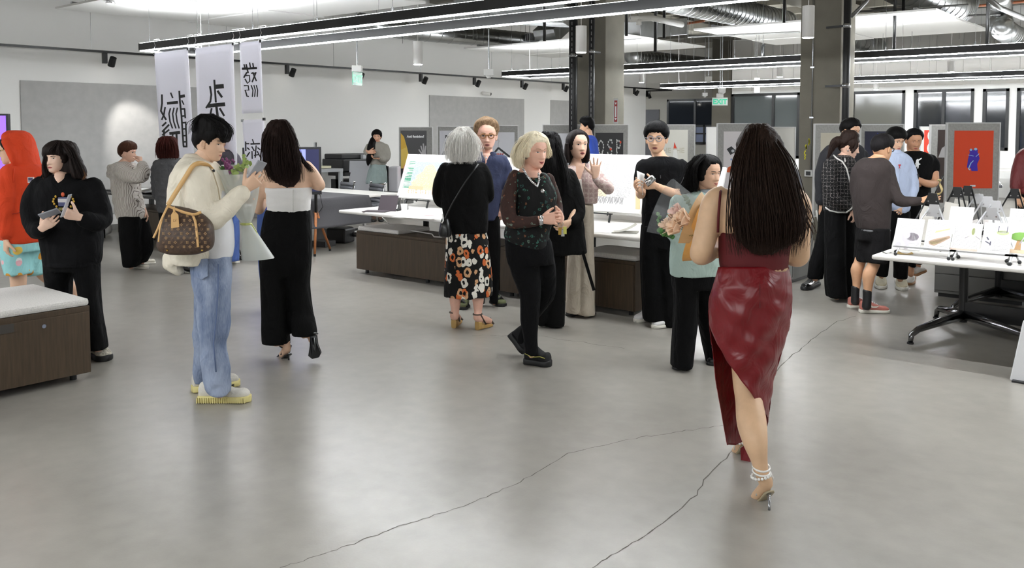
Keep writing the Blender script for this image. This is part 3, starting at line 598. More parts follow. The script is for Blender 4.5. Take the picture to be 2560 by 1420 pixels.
# purple display at the left edge
fr = Frame(P(24, 441, 9.2), RT, UP); t = thing('wall_display', 'purple lit display behind the red hooded man at the left edge', 'display', (fr.o.x-.4, fr.o.y, 0))
mb = MB(); fr.rect(mb, -1.1, 0, -.0, .66, -.05, 0); mb.build('display_body', M_DARK, t, bevel=.005)
mb = MB(); fr.rect(mb, -1.08, -.022, .02, .64, .0005, .002); mb.build('screen', mat('purple_screen', (120, 82, 235), .3, emit=.9), t)
a = fr.at(-.5, 0, -.02); MB().cyl((a.x, a.y, .03), (a.x, a.y, a.z), .03, n=12).build('pole', M_BLACK, t); MB().cyl((a.x, a.y, 0), (a.x, a.y, .03), .3, n=24).build('base', M_BLACK, t)
# bags and boxes under the cloth table
q = G(822, 612); tag(MB().obox((q.x-.1, q.y+.3, .11), Vector((.16, .05, 0)), Vector((-.04, .13, 0)), UP*.11).build('black_bag', M_DARK, bevel=.03), 'glossy black bag under the cloth covered table', 'bag')
q = G(808, 615); tag(MB().obox((q.x, q.y, .04), Vector((.14, .02, 0)), Vector((-.02, .11, 0)), UP*.04).build('cardboard_box', mat('box_bw', (40, 40, 42), .5), bevel=.004), 'small black box with white edge beside the tripod leg', 'box')
q = G(797, 607); tag(MB().obox((q.x-.05, q.y+.2, .1), Vector((.14, .02, 0)), Vector((-.02, .11, 0)), UP*.1).build('paper_box', mat('box_white', (150, 150, 152), .6), bevel=.004), 'pale grey box behind the tripod legs', 'box')
# ------------------------------------------------------------------ things on the middle table
q = G(945, 528, TZ); fr = Frame(G(944, 527, TZ+.002), (RT*.97-FW*.22).normalized(), UP); t = thing('tablet', 'dark tablet propped in a folding case on the canvas table', 'tablet', fr.o)
f2 = Frame(fr.at(0, 0, 0), fr.u, (UP*.86-fr.n*.5)); mb = MB(); f2.rect(mb, 0, .22, 0, .2, -.006, 0); mb.build('case_back', mat('plum_case', (62, 52, 58), .7), t, bevel=.003)
mb = MB(); mb.obox(fr.at(.02, .004, .09), fr.u*.14, fr.n*.09, UP*.004); mb.build('keyboard_flap', MATS['plum_case'], t)
mb = MB(); mb.prism([fr.at(.225, 0, -.02), fr.at(.225, 0, -.15), fr.at(.225, .12, -.1)], fr.u*.01); mb.build('prop_fold', M_DARK, t)
q = G(1000, 524, TZ); t = thing('name_card', 'small folded white name card beside the tablet', 'name card', q)
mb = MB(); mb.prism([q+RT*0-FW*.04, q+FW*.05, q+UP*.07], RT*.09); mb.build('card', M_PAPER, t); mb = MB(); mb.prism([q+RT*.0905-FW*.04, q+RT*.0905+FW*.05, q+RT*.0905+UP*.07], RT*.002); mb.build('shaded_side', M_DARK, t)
mb = MB(); mb.obox(q+Vector((0, 0, .01))+RT*.0-FW*.12, RT*.03, FW*.02, UP*.01); tag(mb.build('computer_mouse', M_DARK, bevel=.008), 'small black mouse in front of the white name card', 'mouse')
def sheet(px, py, w_, h_, rz, label, art=None):
    q = G(px, py, TZ+.001); u = (RT*math.cos(rz)+FW*math.sin(rz)); fr = Frame(q, u, UP.cross(u)); t = thing('paper_print', label, 'paper', q, 'loose papers on the canvas table')
    mb = MB(); fr.rect(mb, -w_/2, w_/2, -h_/2, h_/2, 0, .0015); mb.build('sheet', M_PAPER, t)
    if art: mb = MB(); fr.disc(mb, art[0], art[1], .07, .05, .002); mb.build('print', mat('faded_pink', (214, 140, 140), .7), t)
sheet(1055, 541, .5, .42, -.5, 'white sheet with a faded pink print on the canvas table', (0.03, .08)); sheet(1500, 577, .35, .25, -.5, 'blank white sheet on the canvas table near the waving woman')
q = G(1563, 582, TZ); t = thing('open_booklet', 'small grey booklet lying half open on the canvas table', 'booklet', q)
mb = MB(); mb.obox(q+UP*.006, (RT*.11-FW*.02), (FW*.07+RT*.02), UP*.005); mb.build('pages', mat('booklet_grey', (190, 188, 178), .8), t)
mb = MB(); mb.grid(lambda a, c: q+UP*(.012+.07*a*a)+RT*(-.1+.2*a)+FW*(-.07+.14*c), 8, 4); mb.build('cover', mat('booklet_cover', (160, 158, 148), .8), t)
pipe([G(955, 543, TZ), G(962, 549, TZ-.03), P(970, 558, 9.9), P(985, 565, 9.8)], .005, M_WHITE, 'white cable hanging off the canvas table edge', 'cable')
pipe([PY(1000, 570, 6.9), PY(1030, 577, 6.8), PY(1080, 585, 6.75), PY(1085, 592, 6.7), PY(1105, 593, 6.7)], .006, M_WHITE, 'white cable lying on top of the walnut bench', 'cable')
# tabletop easels and woven paintings
def mini_easel(xc, yc, label):
    t = thing('table_easel', label, 'easel', (xc, yc, TZ), 'small black table easels')
    z = TZ
    MB().bar((xc-.2, yc-.03, z+.085), (xc+.2, yc-.03, z+.085), .03, .012).build('ledge', M_BLACK, t)
    for s in (-.19, .19): MB().bar((xc+s, yc-.07, z+.004), (xc+s*.96, yc-.03, z+.09), .018, .014).build('front_leg', M_BLACK, t)
    for s in (-.1, .1): MB().bar((xc+s, yc+.04, z+.06), (xc+s*.3, yc+.25, z+.5), .014, .014).build('upright', M_BLACK, t)
    MB().bar((xc, yc+.25, z+.5), (xc, yc+.36, z+.06), .014, .014).build('rear_leg', M_BLACK, t)
def lerp3(a, b, t): return tuple(a[i]+(b[i]-a[i])*t for i in range(3))
def art_yellow(u, v):
    r = random.Random(int(u*997)*1009+int(v*991)); wob = noise.noise(Vector((u*9, v*9, 1)))*.05
    iu = int(u*110); iv = int(v*110); W = (236, 234, 230)
    inside = .2 < u < .97 and .19 < v < .84
    if not inside:
        if u <= .2 and .22 < v < .84 and u > .06+.1*abs(noise.noise(Vector((0, v*40, 3)))) and noise.noise(Vector((2, v*55, 7))) > -.05: return (70, 142, 110) if r.random() < .7 else (60, 110, 90)
        if v <= .19 and .2 < u < .85 and v > .1 and noise.noise(Vector((u*60+v*9, 3, 1))) > .08: return (222, 160, 120)
        if v >= .84 and .22 < u and noise.noise(Vector((u*70, 1, 9))) > .15: return (205, 212, 226)
        return W
    cx = .56-.1*(v-.4); rad = .37*(1-max(0, (v-.2)/.62)**1.5)
    yel = abs(u-cx) < rad+wob and v < .78
    if v < .27 and u < .5: c = (196, 122, 56)
    elif yel: c = (214, 186, 92) if r.random() < .6 else ((176, 138, 60) if r.random() < .5 else (232, 216, 140))
    else: c = (86, 120, 164) if r.random() < .6 else (132, 164, 190)
    if v < .24 and not (u < .5): c = (226, 170, 110)
    return c if (iu+iv) % 2 == 0 else lerp3(c, (238, 234, 222), .72)
def art_grey(u, v):
    r = random.Random(int(u*997)*1009+int(v*991)); W = (238, 236, 233); iu = int(u*110); iv = int(v*110)
    if .06 < u < .8 and .25 < v < .84:
        d = .15+.5*max(0, v-.45)*max(0, u-.1)*2+.9*max(0, .55-v)*max(0, .42-u)*4+(.6 if abs(u-.62-.1*math.sin(v*9)) < .06 and v < .75 else 0)
        n = noise.noise(Vector((u*7, v*7, 4)))*.2
        if (iu+iv) % 2 == 0 and r.random() < d+n+.12: return lerp3((70, 74, 78), (160, 162, 164), r.random()*.8)
        if v < .5 and u < .42: return (206, 188, 160)
        return lerp3(W, (226, 210, 196), max(0, n*2))
    if v <= .25 and .04 < u < .72 and v > .13+.07*abs(noise.noise(Vector((int(u*50)*3.7, 0, 0)))) and int(u*100) % 2 == 0: return (60, 62, 62)
    if v >= .84 and u < .8 and noise.noise(Vector((u*70, 1, 9))) > .12 and v < .97: return (205, 206, 206)
    if u >= .8 and u < .88 and .35 < v < .84 and noise.noise(Vector((1, v*60, 2))) > .1: return (190, 192, 192)
    return W
def canvas(tl, tr, bl, br, y0, lean, art, label, back=False):
    # corners were read off the photo; the sheet stands on the table plane y = y0 at its foot and leans back
    b0 = PY(*bl, y0); b1 = PY(*br, y0); u = Vector((b1.x-b0.x, 0, 0)); wd = u.length; t0 = PY(*tl, y0+lean); hgt = math.hypot(t0.z-b0.z, lean)
    fr = Frame((b0.x, y0, TZ+.1), (1, 0, 0), (0, lean, (t0.z-b0.z))); t = thing('stretched_canvas', label, 'painting', fr.o, 'woven paintings on the long table')
    mb = MB(); fr.rect(mb, 0, wd, 0, hgt, -.03, 0); mb.build('canvas_body', M_PAPER, t, bevel=.003)
    if back:
        for q in ((0, wd, hgt-.035, hgt), (0, wd, 0, .035), (0, .035, .035, hgt-.035), (wd-.035, wd, .035, hgt-.035)): mb = MB(); fr.rect(mb, *q, 0, .012); mb.build('stretcher_bar', mat('pine', (226, 205, 160), .6), t)
    elif art: fr.image('woven_print', art, .005, wd-.005, .005, hgt-.005, 110, 110, .0015, t)
    return fr.at(wd/2, 0)
q = canvas((1019, 392), (1135, 394), (991, 500), (1114, 500), 7.33, .2, art_yellow, 'woven painting of a yellow tree shape on blue, leaning on an easel'); mini_easel(G(1046, 518, TZ).x, 7.33, 'small black table easel under the yellow woven painting')
q = canvas((1200, 394), (1316, 394), (1188, 508), (1320, 508), 7.38, .2, art_grey, 'woven painting mostly hidden between the navy shirt and the blonde woman'); mini_easel(q.x, 7.36, 'small black table easel under the half hidden woven painting')
q = canvas((1465, 403), (1606, 406), (1446, 543), (1598, 545), 7.4, .2, art_grey, 'woven painting of grey dots with black fringe beside the waving woman'); mini_easel(q.x-.12, 7.38, 'small black table easel under the grey dotted painting')
q = canvas((1622, 408), (1800, 411), (1606, 530), (1790, 540), 7.45, .2, art_grey, 'white woven painting behind the man in the black shirt'); mini_easel(q.x, 7.43, 'small black table easel behind the man in the black shirt')
canvas((1507, 391), (1598, 393), (1512, 470), (1600, 470), 7.75, .08, None, 'back of a canvas with pine stretcher bars behind the dotted painting', True)
canvas((1690, 393), (1735, 394), (1690, 470), (1740, 470), 7.78, .08, None, 'back of a canvas with pine stretcher bars behind the mint top woman', True)
mb = MB(); a = PY(1596, 470, 7.38); mb.obox((a.x, 7.37, 1.05), Vector((.02, 0, 0)), Vector((0, .012, 0)), UP*.16); tag(mb.build('wooden_lath', mat('pine', (226, 205, 160)), bevel=.002), 'short wooden lath propped against the dotted painting', 'lath')
# ------------------------------------------------------------------ poster boards
M_PIN = M_FELT
def board(px0, px1, pyt, Y, label, m=None, zb=.42, legs=True):
    a = P(px0, pyt, Y); c = P(px1, pyt, Y); wd = (c-a).length; zt = (a.z+c.z)/2; fr = Frame((a.x, a.y, zb), RT, UP); h = zt-zb
    t = thing('poster_board', label, 'display board', ((a.x+c.x)/2, (a.y+c.y)/2, 0), 'rolling felt poster boards')
    mb = MB(); fr.rect(mb, .012, wd-.012, .012, h-.012, -.02, .02); mb.build('felt_panel', m or M_PIN, t)
    for q in ((0, wd, h-.014, h), (0, wd, 0, .014), (0, .014, .014, h-.014), (wd-.014, wd, .014, h-.014)): mb = MB(); fr.rect(mb, *q, -.024, .024); mb.build('frame_edge', M_ALU, t)
    if legs:
        for x in (.05, wd-.05):
            for s in (-1, 1):
                e = fr.at(x, 0, .26*s); k = fr.at(x, 0, .2*s); MB().tube([fr.at(x, .1, 0), k+UP*(-.17), e+UP*(-zb+.07)], .014, 8).build('leg', M_WHITE, t); MB().cyl(Vector((e.x, e.y, .035))-RT*.012, Vector((e.x, e.y, .035))+RT*.012, .035, n=12).build('caster', M_DARK, t)
    return fr, wd, h
def poster(fr, wd, h, x0, x1, ytop, ybot, col, label, m=None):
    t = thing('poster', label, 'poster', fr.at((x0+x1)/2*wd, h*ybot, .03), 'posters pinned on the boards')
    q = Frame(fr.at(x0*wd, h*ybot, .021), fr.u, fr.v); pw = (x1-x0)*wd; ph = h*(ytop-ybot); mb = MB(); q.rect(mb, 0, pw, 0, ph, 0, .002); mb.build('paper', m or mat('poster_%d_%d_%d' % col, col, .45), t)
    k = [.0026]
    def pr(name, col, *shapes):
        mb = MB()
        for s in shapes:
            if s[0] == 'p': q.poly(mb, [(x*pw, y*ph) for x, y in s[1]], k[0])
            elif s[0] == 'd': q.disc(mb, s[1]*pw, s[2]*ph, s[3]*pw, s[4]*ph, k[0])
            elif s[0] == 's': q.stroke(mb, [(x*pw, y*ph) for x, y in s[1]], s[2]*pw, k[0])
            elif s[0] == 't': q.text(mb, s[1], s[2]*pw, s[3]*ph, s[4]*pw, k[0], s[5] if len(s) > 5 else 0, s[6] if len(s) > 6 else 1)
            k[0] += .00015
        mb.build(name, mat('ink_%d_%d_%d' % col, col, .55), t); k[0] += .0002
    return pr
B = board(997, 1082, 317, 18.0, 'felt poster board with the black and yellow poster')
pr = poster(*B, .06, .82, .94, .0, (58, 57, 58), 'black poster headed Anti feminism with a pink circle and a pale hand')
pr('yellow_shape', (234, 200, 92), ('p', [(0, .36), (0, .96), (.12, .9), (.25, .7), (.32, .55), (.45, .48), (.35, .38)]))
pr('yellow_shade', (226, 180, 60), ('p', [(0, .68), (0, .96), (.12, .9), (.22, .72)])); pr('pink_circle', (226, 140, 136), ('d', .42, .33, .34, .17)); pr('pale_base', (222, 214, 196), ('p', [(0, 0), (0, .12), (.25, .22), (.9, .12), (.9, 0)]))
pr('hand_print', (176, 174, 176), ('d', .88, .6, .1, .07), ('s', [(.86, .62), (.78, .74)], .05), ('s', [(.9, .64), (.87, .78)], .05), ('s', [(.94, .63), (.96, .74)], .05), ('s', [(.82, .6), (.7, .68)], .05), ('s', [(.82, .57), (.72, .6)], .04), ('s', [(.92, .56), (.99, .42)], .1))
pr('headline', (235, 235, 235), ('t', 'Anti feminism?', .57, .885, .118, .004, .95))
B = board(1093, 1192, 315, 17.2, 'felt poster board with the pale spotted figure poster')
pr = poster(*B, .06, .94, .93, .0, (196, 196, 202), 'pale grey poster headed Post feminism with a spotted figure')
pr('headline', (40, 40, 42), ('t', 'Post feminism?', .5, .88, .118, .004, .95)); pr('figure', (150, 150, 156), ('p', [(.02, .2), (.0, .55), (.12, .68), (.3, .66), (.4, .5), (.42, .2)])); pr('dark_head', (70, 70, 72), ('d', .28, .72, .13, .08), ('d', .22, .79, .06, .04), ('d', .32, .8, .06, .035)); pr('spots', (84, 84, 88), ('d', .05, .56, .05, .04), ('d', .22, .54, .06, .05), ('d', .06, .4, .04, .04)); pr('turquoise_line', (110, 200, 200), ('s', [(.62, .96), (.8, .99), (.97, .96)], .02))
B = board(1200, 1296, 313, 16.6, 'felt poster board with the coat hanger poster behind the navy shirt man')
pr = poster(*B, .06, .9, .9, .0, (206, 206, 212), 'white poster with a black coat hanger and purple garment')
pr('hanger', (34, 34, 38), ('s', [(.5, .75), (.22, .58)], .06), ('s', [(.5, .75), (.95, .57)], .06), ('s', [(.2, .575), (.9, .575)], .02)); pr('hook', (170, 172, 176), ('s', [(.5, .76), (.49, .82), (.52, .86), (.48, .89), (.45, .86)], .02)); pr('red_word', (168, 52, 50), ('t', 'BREAK', .5, .625, .115, .004)); pr('purple_dress', (52, 30, 150), ('p', [(.26, .2), (.28, .5), (.4, .56), (.62, .56), (.72, .48), (.7, .2)])); pr('black_flower', (14, 14, 16), ('d', .48, .52, .2, .07), ('d', .4, .56, .12, .05), ('d', .6, .57, .12, .04)); pr('yellow_letters', (196, 176, 90), ('t', 'DEE', .6, .3, .3, .003))
B = board(1356, 1452, 311, 15.6, 'felt poster board with the white poster behind the blonde woman')
pr = poster(*B, .14, .87, .88, .0, (222, 223, 228), 'white poster with two curled black corner shapes'); pr('black_corner', (34, 34, 36), ('d', .08, .95, .12, .035), ('d', .88, .93, .1, .035), ('p', [(.8, .86), (.8, .94), (.86, .94), (.86, .86)]), ('p', [(.93, .88), (.93, .94), (.98, .93), (.97, .87)]))
B = board(1484, 1571, 311, 15.2, 'felt poster board with the black flower letter poster beside the column')
pr = poster(*B, .05, .85, .89, .02, (22, 22, 24), 'black poster with floral letters QSP TYX in white and orange')
rnd = random.Random(11)
def floral(cx, cy, pts): return [('d', cx+x*.1+rnd.uniform(-.008, .008), cy+y*.11+rnd.uniform(-.006, .006), .022, .016) for x, y in pts]
ring = [(math.cos(a)*.9, math.sin(a)*.9) for a in np.linspace(0, 6.28, 15)]
Q_ = ring+[(.5, -.6), (.9, -1.1)]; S_ = [(.8, .7), (.5, .95), (0, 1), (-.5, .8), (-.7, .45), (-.4, .15), (0, 0), (.45, -.15), (.75, -.45), (.5, -.85), (0, -1), (-.5, -.95), (-.8, -.7)]; P_ = [(-.6, y) for y in np.linspace(-1, 1, 8)]+[(-.2, .95), (.3, .9), (.6, .6), (.6, .25), (.3, .0), (-.2, -.05)]
T_ = [(0, y) for y in np.linspace(-1, 1, 8)]+[(-.7, .9), (-.35, .95), (.35, .95), (.7, .9)]; Y_ = [(0, -1), (0, -.6), (0, -.2)]+[(-.25*i, .2*i) for i in range(5)]+[(.25*i, .2*i) for i in range(1, 5)]; X_ = [(t, t) for t in np.linspace(-1, 1, 9)]+[(t, -t) for t in np.linspace(-1, 1, 9)]
pr('floral_letters', (190, 190, 188), *(floral(.2, .78, Q_)+floral(.52, .78, S_)+floral(.83, .78, P_)+floral(.2, .48, T_)+floral(.5, .48, Y_)+floral(.83, .48, X_)))
pr('orange_flowers', (208, 70, 36), ('d', .06, .72, .04, .04), ('d', .06, .66, .05, .03), ('d', .55, .755, .04, .018), ('d', .9, .86, .03, .02), ('d', .08, .47, .05, .025), ('d', .5, .47, .035, .025), ('d', .88, .43, .03, .02), ('d', .93, .39, .03, .02))
B = board(1640, 1738, 311, 15.2, 'felt poster board with the beige boot poster behind the man in black')
pr = poster(*B, .08, .81, .93, .0, (205, 203, 194), 'beige poster with a red pointed hat above a brown boot'); pr('faint_words', (188, 184, 168), ('t', 'HE SHE', .5, .68, .24, .004, 1.0)); pr('red_hat', (204, 60, 34), ('p', [(.5, .74), (.62, .74), (.53, .83)])); pr('white_figure', (216, 216, 212), ('p', [(.42, .3), (.5, .72), (.62, .72), (.74, .3)])); pr('brown_boot', (92, 58, 28), ('d', .56, .52, .13, .06), ('p', [(.5, .5), (.64, .5), (.5, .3), (.34, .34)])); pr('yellow_toe', (190, 160, 50), ('d', .4, .34, .07, .025)); pr('black_mark', (30, 30, 32), ('d', .83, .26, .06, .03), ('p', [(.8, .27), (.86, .27), (.84, .33), (.81, .33)]))
B = board(1792, 1912, 308, 14.2, 'felt poster board with the orange moustache poster left of the red dress woman')
pr = poster(*B, .14, .95, .9, .02, (202, 197, 198), 'pale poster with a dark eye, orange nose and orange moustache'); pr('eye', (38, 40, 44), ('p', [(.08, .76), (.2, .8), (.34, .73), (.18, .68)])); pr('eye_glint', (170, 174, 178), ('d', .24, .735, .04, .02)); pr('nose', (196, 104, 40), ('p', [(.28, .62), (.36, .7), (.45, .62)]), ('d', .36, .62, .1, .025)); pr('moustache', (200, 84, 30), ('d', .3, .49, .2, .045), ('d', .14, .47, .07, .03), ('d', .5, .51, .15, .03)); pr('blue_drops', (120, 140, 190), ('d', .2, .62, .02, .015), ('d', .5, .66, .03, .015))
fr, wd, h = board(1766, 1796, 317, 15.0, 'white backed board edge left of the moustache poster', mat('white_felt', (216, 215, 212), .9))
fr, wd, h = board(1925, 1989, 317, 14.0, 'pale board behind the long haired woman, left of the bare column', mat('pale_felt', (186, 184, 178), .9))
B = board(2035, 2150, 309, 12.5, 'felt poster board with the beige poster in front of the bare column')
pr = poster(*B, .14, .86, .9, .05, (182, 176, 160), 'beige poster with black upright words behind the man in the black jacket'); pr('headline', (28, 28, 28), ('t', 'MARR', .5, .79, .17, .006, .85)); 
B = board(2150, 2259, 310, 12.6, 'felt poster board with the dark blue poster')
pr = poster(*B, .1, .8, .92, .06, (22, 24, 48), 'dark blue poster with pale letters and blue light streaks'); pr('letters', (110, 108, 180), ('t', 'qi', .32, .86, .26, .004)); pr('streaks', (44, 60, 190), ('p', [(.0, .66), (.3, .6), (.55, .64), (.3, .54), (.0, .5)]), ('p', [(.4, .98), (.7, .9), (.95, .99), (.7, .84)])); pr('spark', (190, 220, 190), ('d', .24, .57, .05, .012), ('d', .24, .57, .015, .03))
B = board(2300, 2332, 316, 15.5, 'white board with the red circle poster behind the man in the black polo', mat('white_felt', (216, 215, 212), .9))
pr = poster(*B, .3, 1.1, .95, .6, (214, 62, 40), 'red poster with white circles and tiny black figures'); pr('circles', (226, 226, 224), ('d', .62, .78, .3, .2), ('d', .6, .3, .3, .2)); pr('tiny_figure', (24, 24, 24), ('d', .55, .76, .1, .08), ('s', [(.55, .76), (.8, .86)], .05), ('s', [(.6, .3), (.6, .4)], .08), ('d', .6, .26, .03, .02))
B = board(2325, 2400, 311, 13.0, 'felt poster board with the dark umbrella poster, left of the red one')
pr = poster(*B, .25, .95, .94, .12, (46, 34, 30), 'dark brown poster with a grey umbrella shape'); pr('umbrella', (150, 148, 148), ('p', [(.04, .62), (.2, .75), (.55, .82), (.9, .76), (.98, .62)]))
B = board(2366, 2500, 306, 11.4, 'felt poster board carrying the red poster on the right')
pr = poster(*B, .14, .87, .92, .36, (205, 62, 18), 'red poster with two blue figures in the middle')
rnd = random.Random(2); pr('blue_figures', (52, 26, 158), ('p', [(.36, .5), (.34, .36), (.44, .35), (.46, .3), (.62, .3), (.6, .42), (.66, .52), (.6, .64), (.5, .66), (.4, .62)]), ('d', .44, .65, .05, .03), ('d', .56, .66, .05, .03)); pr('blue_light', (150, 190, 224), ('d', .43, .67, .03, .02), ('d', .55, .68, .04, .022), ('s', [(.44, .44), (.38, .34), (.42, .32)], .025), ('s', [(.36, .58), (.5, .56)], .012), ('s', [(.64, .6), (.56, .55)], .014), ('s', [(.5, .48), (.44, .44)], .02)); pr('caption', (196, 200, 204), ('p', [(.43, .03), (.43, .06), (.57, .06), (.57, .03)]))
# ------------------------------------------------------------------ card table
SIL = mat('silver_easel', (190, 190, 192), .35, metal=.6)
def card_easel(xc, yc, wd, m, label, hgt=.36):
    t = thing('card_easel', label, 'easel', (xc, yc, TZ), 'small tripod easels on the card table'); z = TZ; ap = Vector((xc, yc+.22, z+hgt))
    for s in (-1, 1):
        MB().cyl(Vector((xc+s*wd*.5, yc+.03, z+.012)), ap+Vector((s*.03, 0, 0)), .007, n=8).build('front_leg', m, t, smooth=True); MB().sphere(Vector((xc+s*wd*.5, yc+.03, z+.014)), .014, 8, 6).build('rubber_foot', M_DARK, t)
    MB().cyl(Vector((xc, yc+.42, z+.012)), ap+Vector((0, .01, 0)), .007, n=8).build('rear_leg', m, t, smooth=True); MB().sphere(Vector((xc, yc+.42, z+.014)), .014, 8, 6).build('rubber_foot', M_DARK, t)
    mb = MB(); mb.prism([ap+Vector((-.055, -.012, -.07)), ap+Vector((.055, -.012, -.07)), ap+Vector((.032, -.012, .02)), ap+Vector((-.032, -.012, .02))], (0, .01, 0)); mb.build('apex_plate', m, t)
    for s in (-.03, .03): MB().cyl(ap+Vector((s, -.014, -.045)), ap+Vector((s, -.011, -.045)), .006, n=8).build('rivet', M_CHROME, t)
    MB().box(xc-wd*.5, xc+wd*.5, yc-.045, yc-.005, z+.058, z+.068).build('ledge', m, t)
    for s in (-.42, .42): MB().cyl(Vector((xc+s*wd, yc-.1, z+.012)), Vector((xc+s*wd*.95, yc-.03, z+.062)), .006, n=8).build('ledge_strut', m, t); MB().sphere(Vector((xc+s*wd, yc-.1, z+.014)), .013, 8, 6).build('rubber_foot', M_DARK, t)
INK = (172, 170, 168)
def card(tl, tr, bl, yc, label, draw, lean=.13, wpx=None):
    b0 = PY(*bl, yc); t0 = PY(*tl, yc+lean); t1 = PY(*tr, yc+lean); wd = t1.x-t0.x; fr = Frame((t0.x-.01, yc, b0.z), (1, 0, 0), (.0, lean, t0.z-b0.z)); h = math.hypot(lean, t0.z-b0.z)
    t = thing('illustrated_card', label, 'card', fr.o, 'illustrated cards on small easels'); mb = MB(); fr.rect(mb, 0, wd, 0, h, -.006, 0); mb.build('board', M_PAPER, t)
    mb = MB(); rnd = random.Random(label)
    for y0_, y1_, x0_, x1_ in draw[0]:
        y = y1_
        while y > y0_:
            x = x0_
            while x < x1_-.02:
                l = rnd.uniform(.01, .045); fr.rect(mb, x*wd, min(x+l, x1_)*wd, y*h, y*h+.0035, .0004, .0008); x += l+rnd.uniform(.008, .016)
            y -= .045
    o = mb.build('handwriting', mat('pencil_ink', INK, .8), t); o['kind'] = 'stuff'
    for nm, col, shp in draw[1]:
        mb = MB(); n = .001
        for s in shp:
            n += .0002
            if s[0] == 'p': fr.poly(mb, [(x*wd, y*h) for x, y in s[1]], n)
            elif s[0] == 'd': fr.disc(mb, s[1]*wd, s[2]*h, s[3]*wd, s[4]*h, n)
            else: fr.stroke(mb, [(x*wd, y*h) for x, y in s[1]], s[2]*wd, n)
        mb.build(nm, mat('card_%d_%d_%d' % col, col, .8), t)
yc = 6.86
card((2248, 545), (2316, 549), (2238, 622), yc, 'illustrated card with a grey and purple round creature', ([(.62, .92, .05, .95)], [('creature', (196, 192, 196), [('d', .58, .38, .3, .2), ('d', .42, .46, .16, .12), ('p', [(.4, .2), (.5, .3), (.62, .1), (.55, .06)]), ('d', .2, .14, .12, .09), ('d', .5, .08, .1, .06), ('d', .85, .22, .08, .07)]), ('purple_back', (142, 128, 142), [('d', .66, .42, .24, .13)]), ('pale_face', (216, 214, 214), [('d', .42, .47, .13, .09)])]))
card((2325, 548), (2389, 553), (2314, 624), yc, 'illustrated card with two pale larva drawings', ([(.72, .95, .05, .95), (.05, .68, .05, .22), (.05, .22, .5, .95)], [('larva_edge', (176, 150, 130), [('p', [(.2, .18), (.16, .28), (.35, .36), (.92, .5), (.98, .44), (.7, .28), (.4, .14)])]), ('larva', (206, 200, 150), [('p', [(.24, .2), (.22, .27), (.4, .33), (.9, .46), (.66, .29), (.4, .18)]), ('p', [(.34, .56), (.38, .63), (.92, .74), (.9, .7)])])]))
card((2391, 556), (2462, 557), (2380, 627), yc+.02, 'illustrated card with a tree trunk drawing and a small jar', ([(.05, .9, .05, .5), (.05, .42, .5, .95)], [('trunk', (206, 208, 190), [('p', [(.55, .5), (.6, .9), (.84, .9), (.84, .5)])]), ('trunk_core', (176, 184, 120), [('d', .71, .72, .06, .13)]), ('roots', (120, 108, 118), [('s', [(.6, .55), (.45, .47)], .02), ('s', [(.82, .55), (.98, .46)], .02)]), ('brown_strip', (206, 186, 172), [('p', [(.0, .02), (.0, .1), (.95, .1), (.95, .02)])])]))
card((2467, 556), (2538, 559), (2458, 630), yc, 'illustrated card with a green egg ring and tiny figures', ([(.62, .93, .05, .42), (.05, .48, .4, .95), (.04, .12, .05, .9)], [('posts', (92, 90, 104), [('s', [(.52, .7), (.52, .9)], .03), ('s', [(.82, .7), (.82, .9)], .03), ('s', [(.15, .5), (.22, .42)], .05), ('s', [(.3, .36), (.3, .24)], .05), ('s', [(.12, .36), (.3, .28)], .04)]), ('green_ring', (178, 190, 140), [('d', .68, .68, .22, .08)]), ('ring_hole', (220, 220, 208), [('d', .68, .7, .16, .045)])]))
card((2538, 558), (2610, 562), (2530, 634), yc+.05, 'illustrated card with a green tree at the right edge', ([(.75, .92, .1, .95)], [('ground', (214, 190, 160), [('p', [(0, .02), (0, .14), (1, .14), (1, .02)])]), ('tree_trunk', (178, 140, 100), [('p', [(.15, .12), (.22, .45), (.36, .45), (.38, .12)])]), ('tree_crown', (122, 168, 82), [('d', .35, .56, .4, .15), ('d', .6, .52, .3, .12)])]))
for xc, lb in ((PY(2307, 625, yc-.07).x, 'silver easel under the creature and larva cards'), (PY(2455, 634, yc-.07).x, 'silver easel under the trunk and egg ring cards'), (PY(2600, 640, yc-.07).x, 'silver easel under the tree card at the right edge')): card_easel(xc, yc, .43, SIL, lb, .35)
yc = 7.75
card((2381, 516), (2440, 519), (2376, 585), yc, 'illustrated card in the second row with a purple banded drawing', ([(.7, .94, .05, .95)], [('purple_frame', (190, 182, 192), [('p', [(.4, .0), (.4, .4), (1, .38), (1, .0)])]), ('pale_shape', (214, 212, 170), [('d', .75, .16, .25, .14)])]))
card((2478, 540), (2545, 544), (2472, 600), yc, 'illustrated card in the second row with a red insect', ([(.3, .9, .3, .95)], [('insect', (170, 96, 106), [('d', .28, .5, .14, .05)])]))
card((2530, 521), (2600, 524), (2524, 590), yc+.5, 'illustrated card in the back row at the right edge', ([(.5, .94, .05, .95)], [('strip', (226, 220, 190), [('p', [(0, .0), (0, .15), (1, .15), (1, 0)])])]))
for px, py, y_, lb in ((2448, 490, 8.45, 'silver easel in the back row, leftmost of the three'), (2470, 497, 7.95, 'silver easel in the back row, middle of the three'), (2490, 508, 7.6, 'silver easel in the back row, rightmost of the three')):
    q = PY(px, py, y_+.22); card_easel(q.x, y_, .36, SIL, lb, q.z-TZ)
for px, py, y_, lb in ((2332, 489, 7.3, 'black easel by the pointing hand'), (2394, 473, 8.0, 'black easel in front of the red poster board, left one'), (2420, 470, 8.4, 'black easel in front of the red poster board, right one'), (2537, 477, 8.9, 'black easel standing at the right edge')):
    q = PY(px, py, y_+.22); card_easel(q.x, y_, .34, M_BLACK, lb, q.z-TZ)
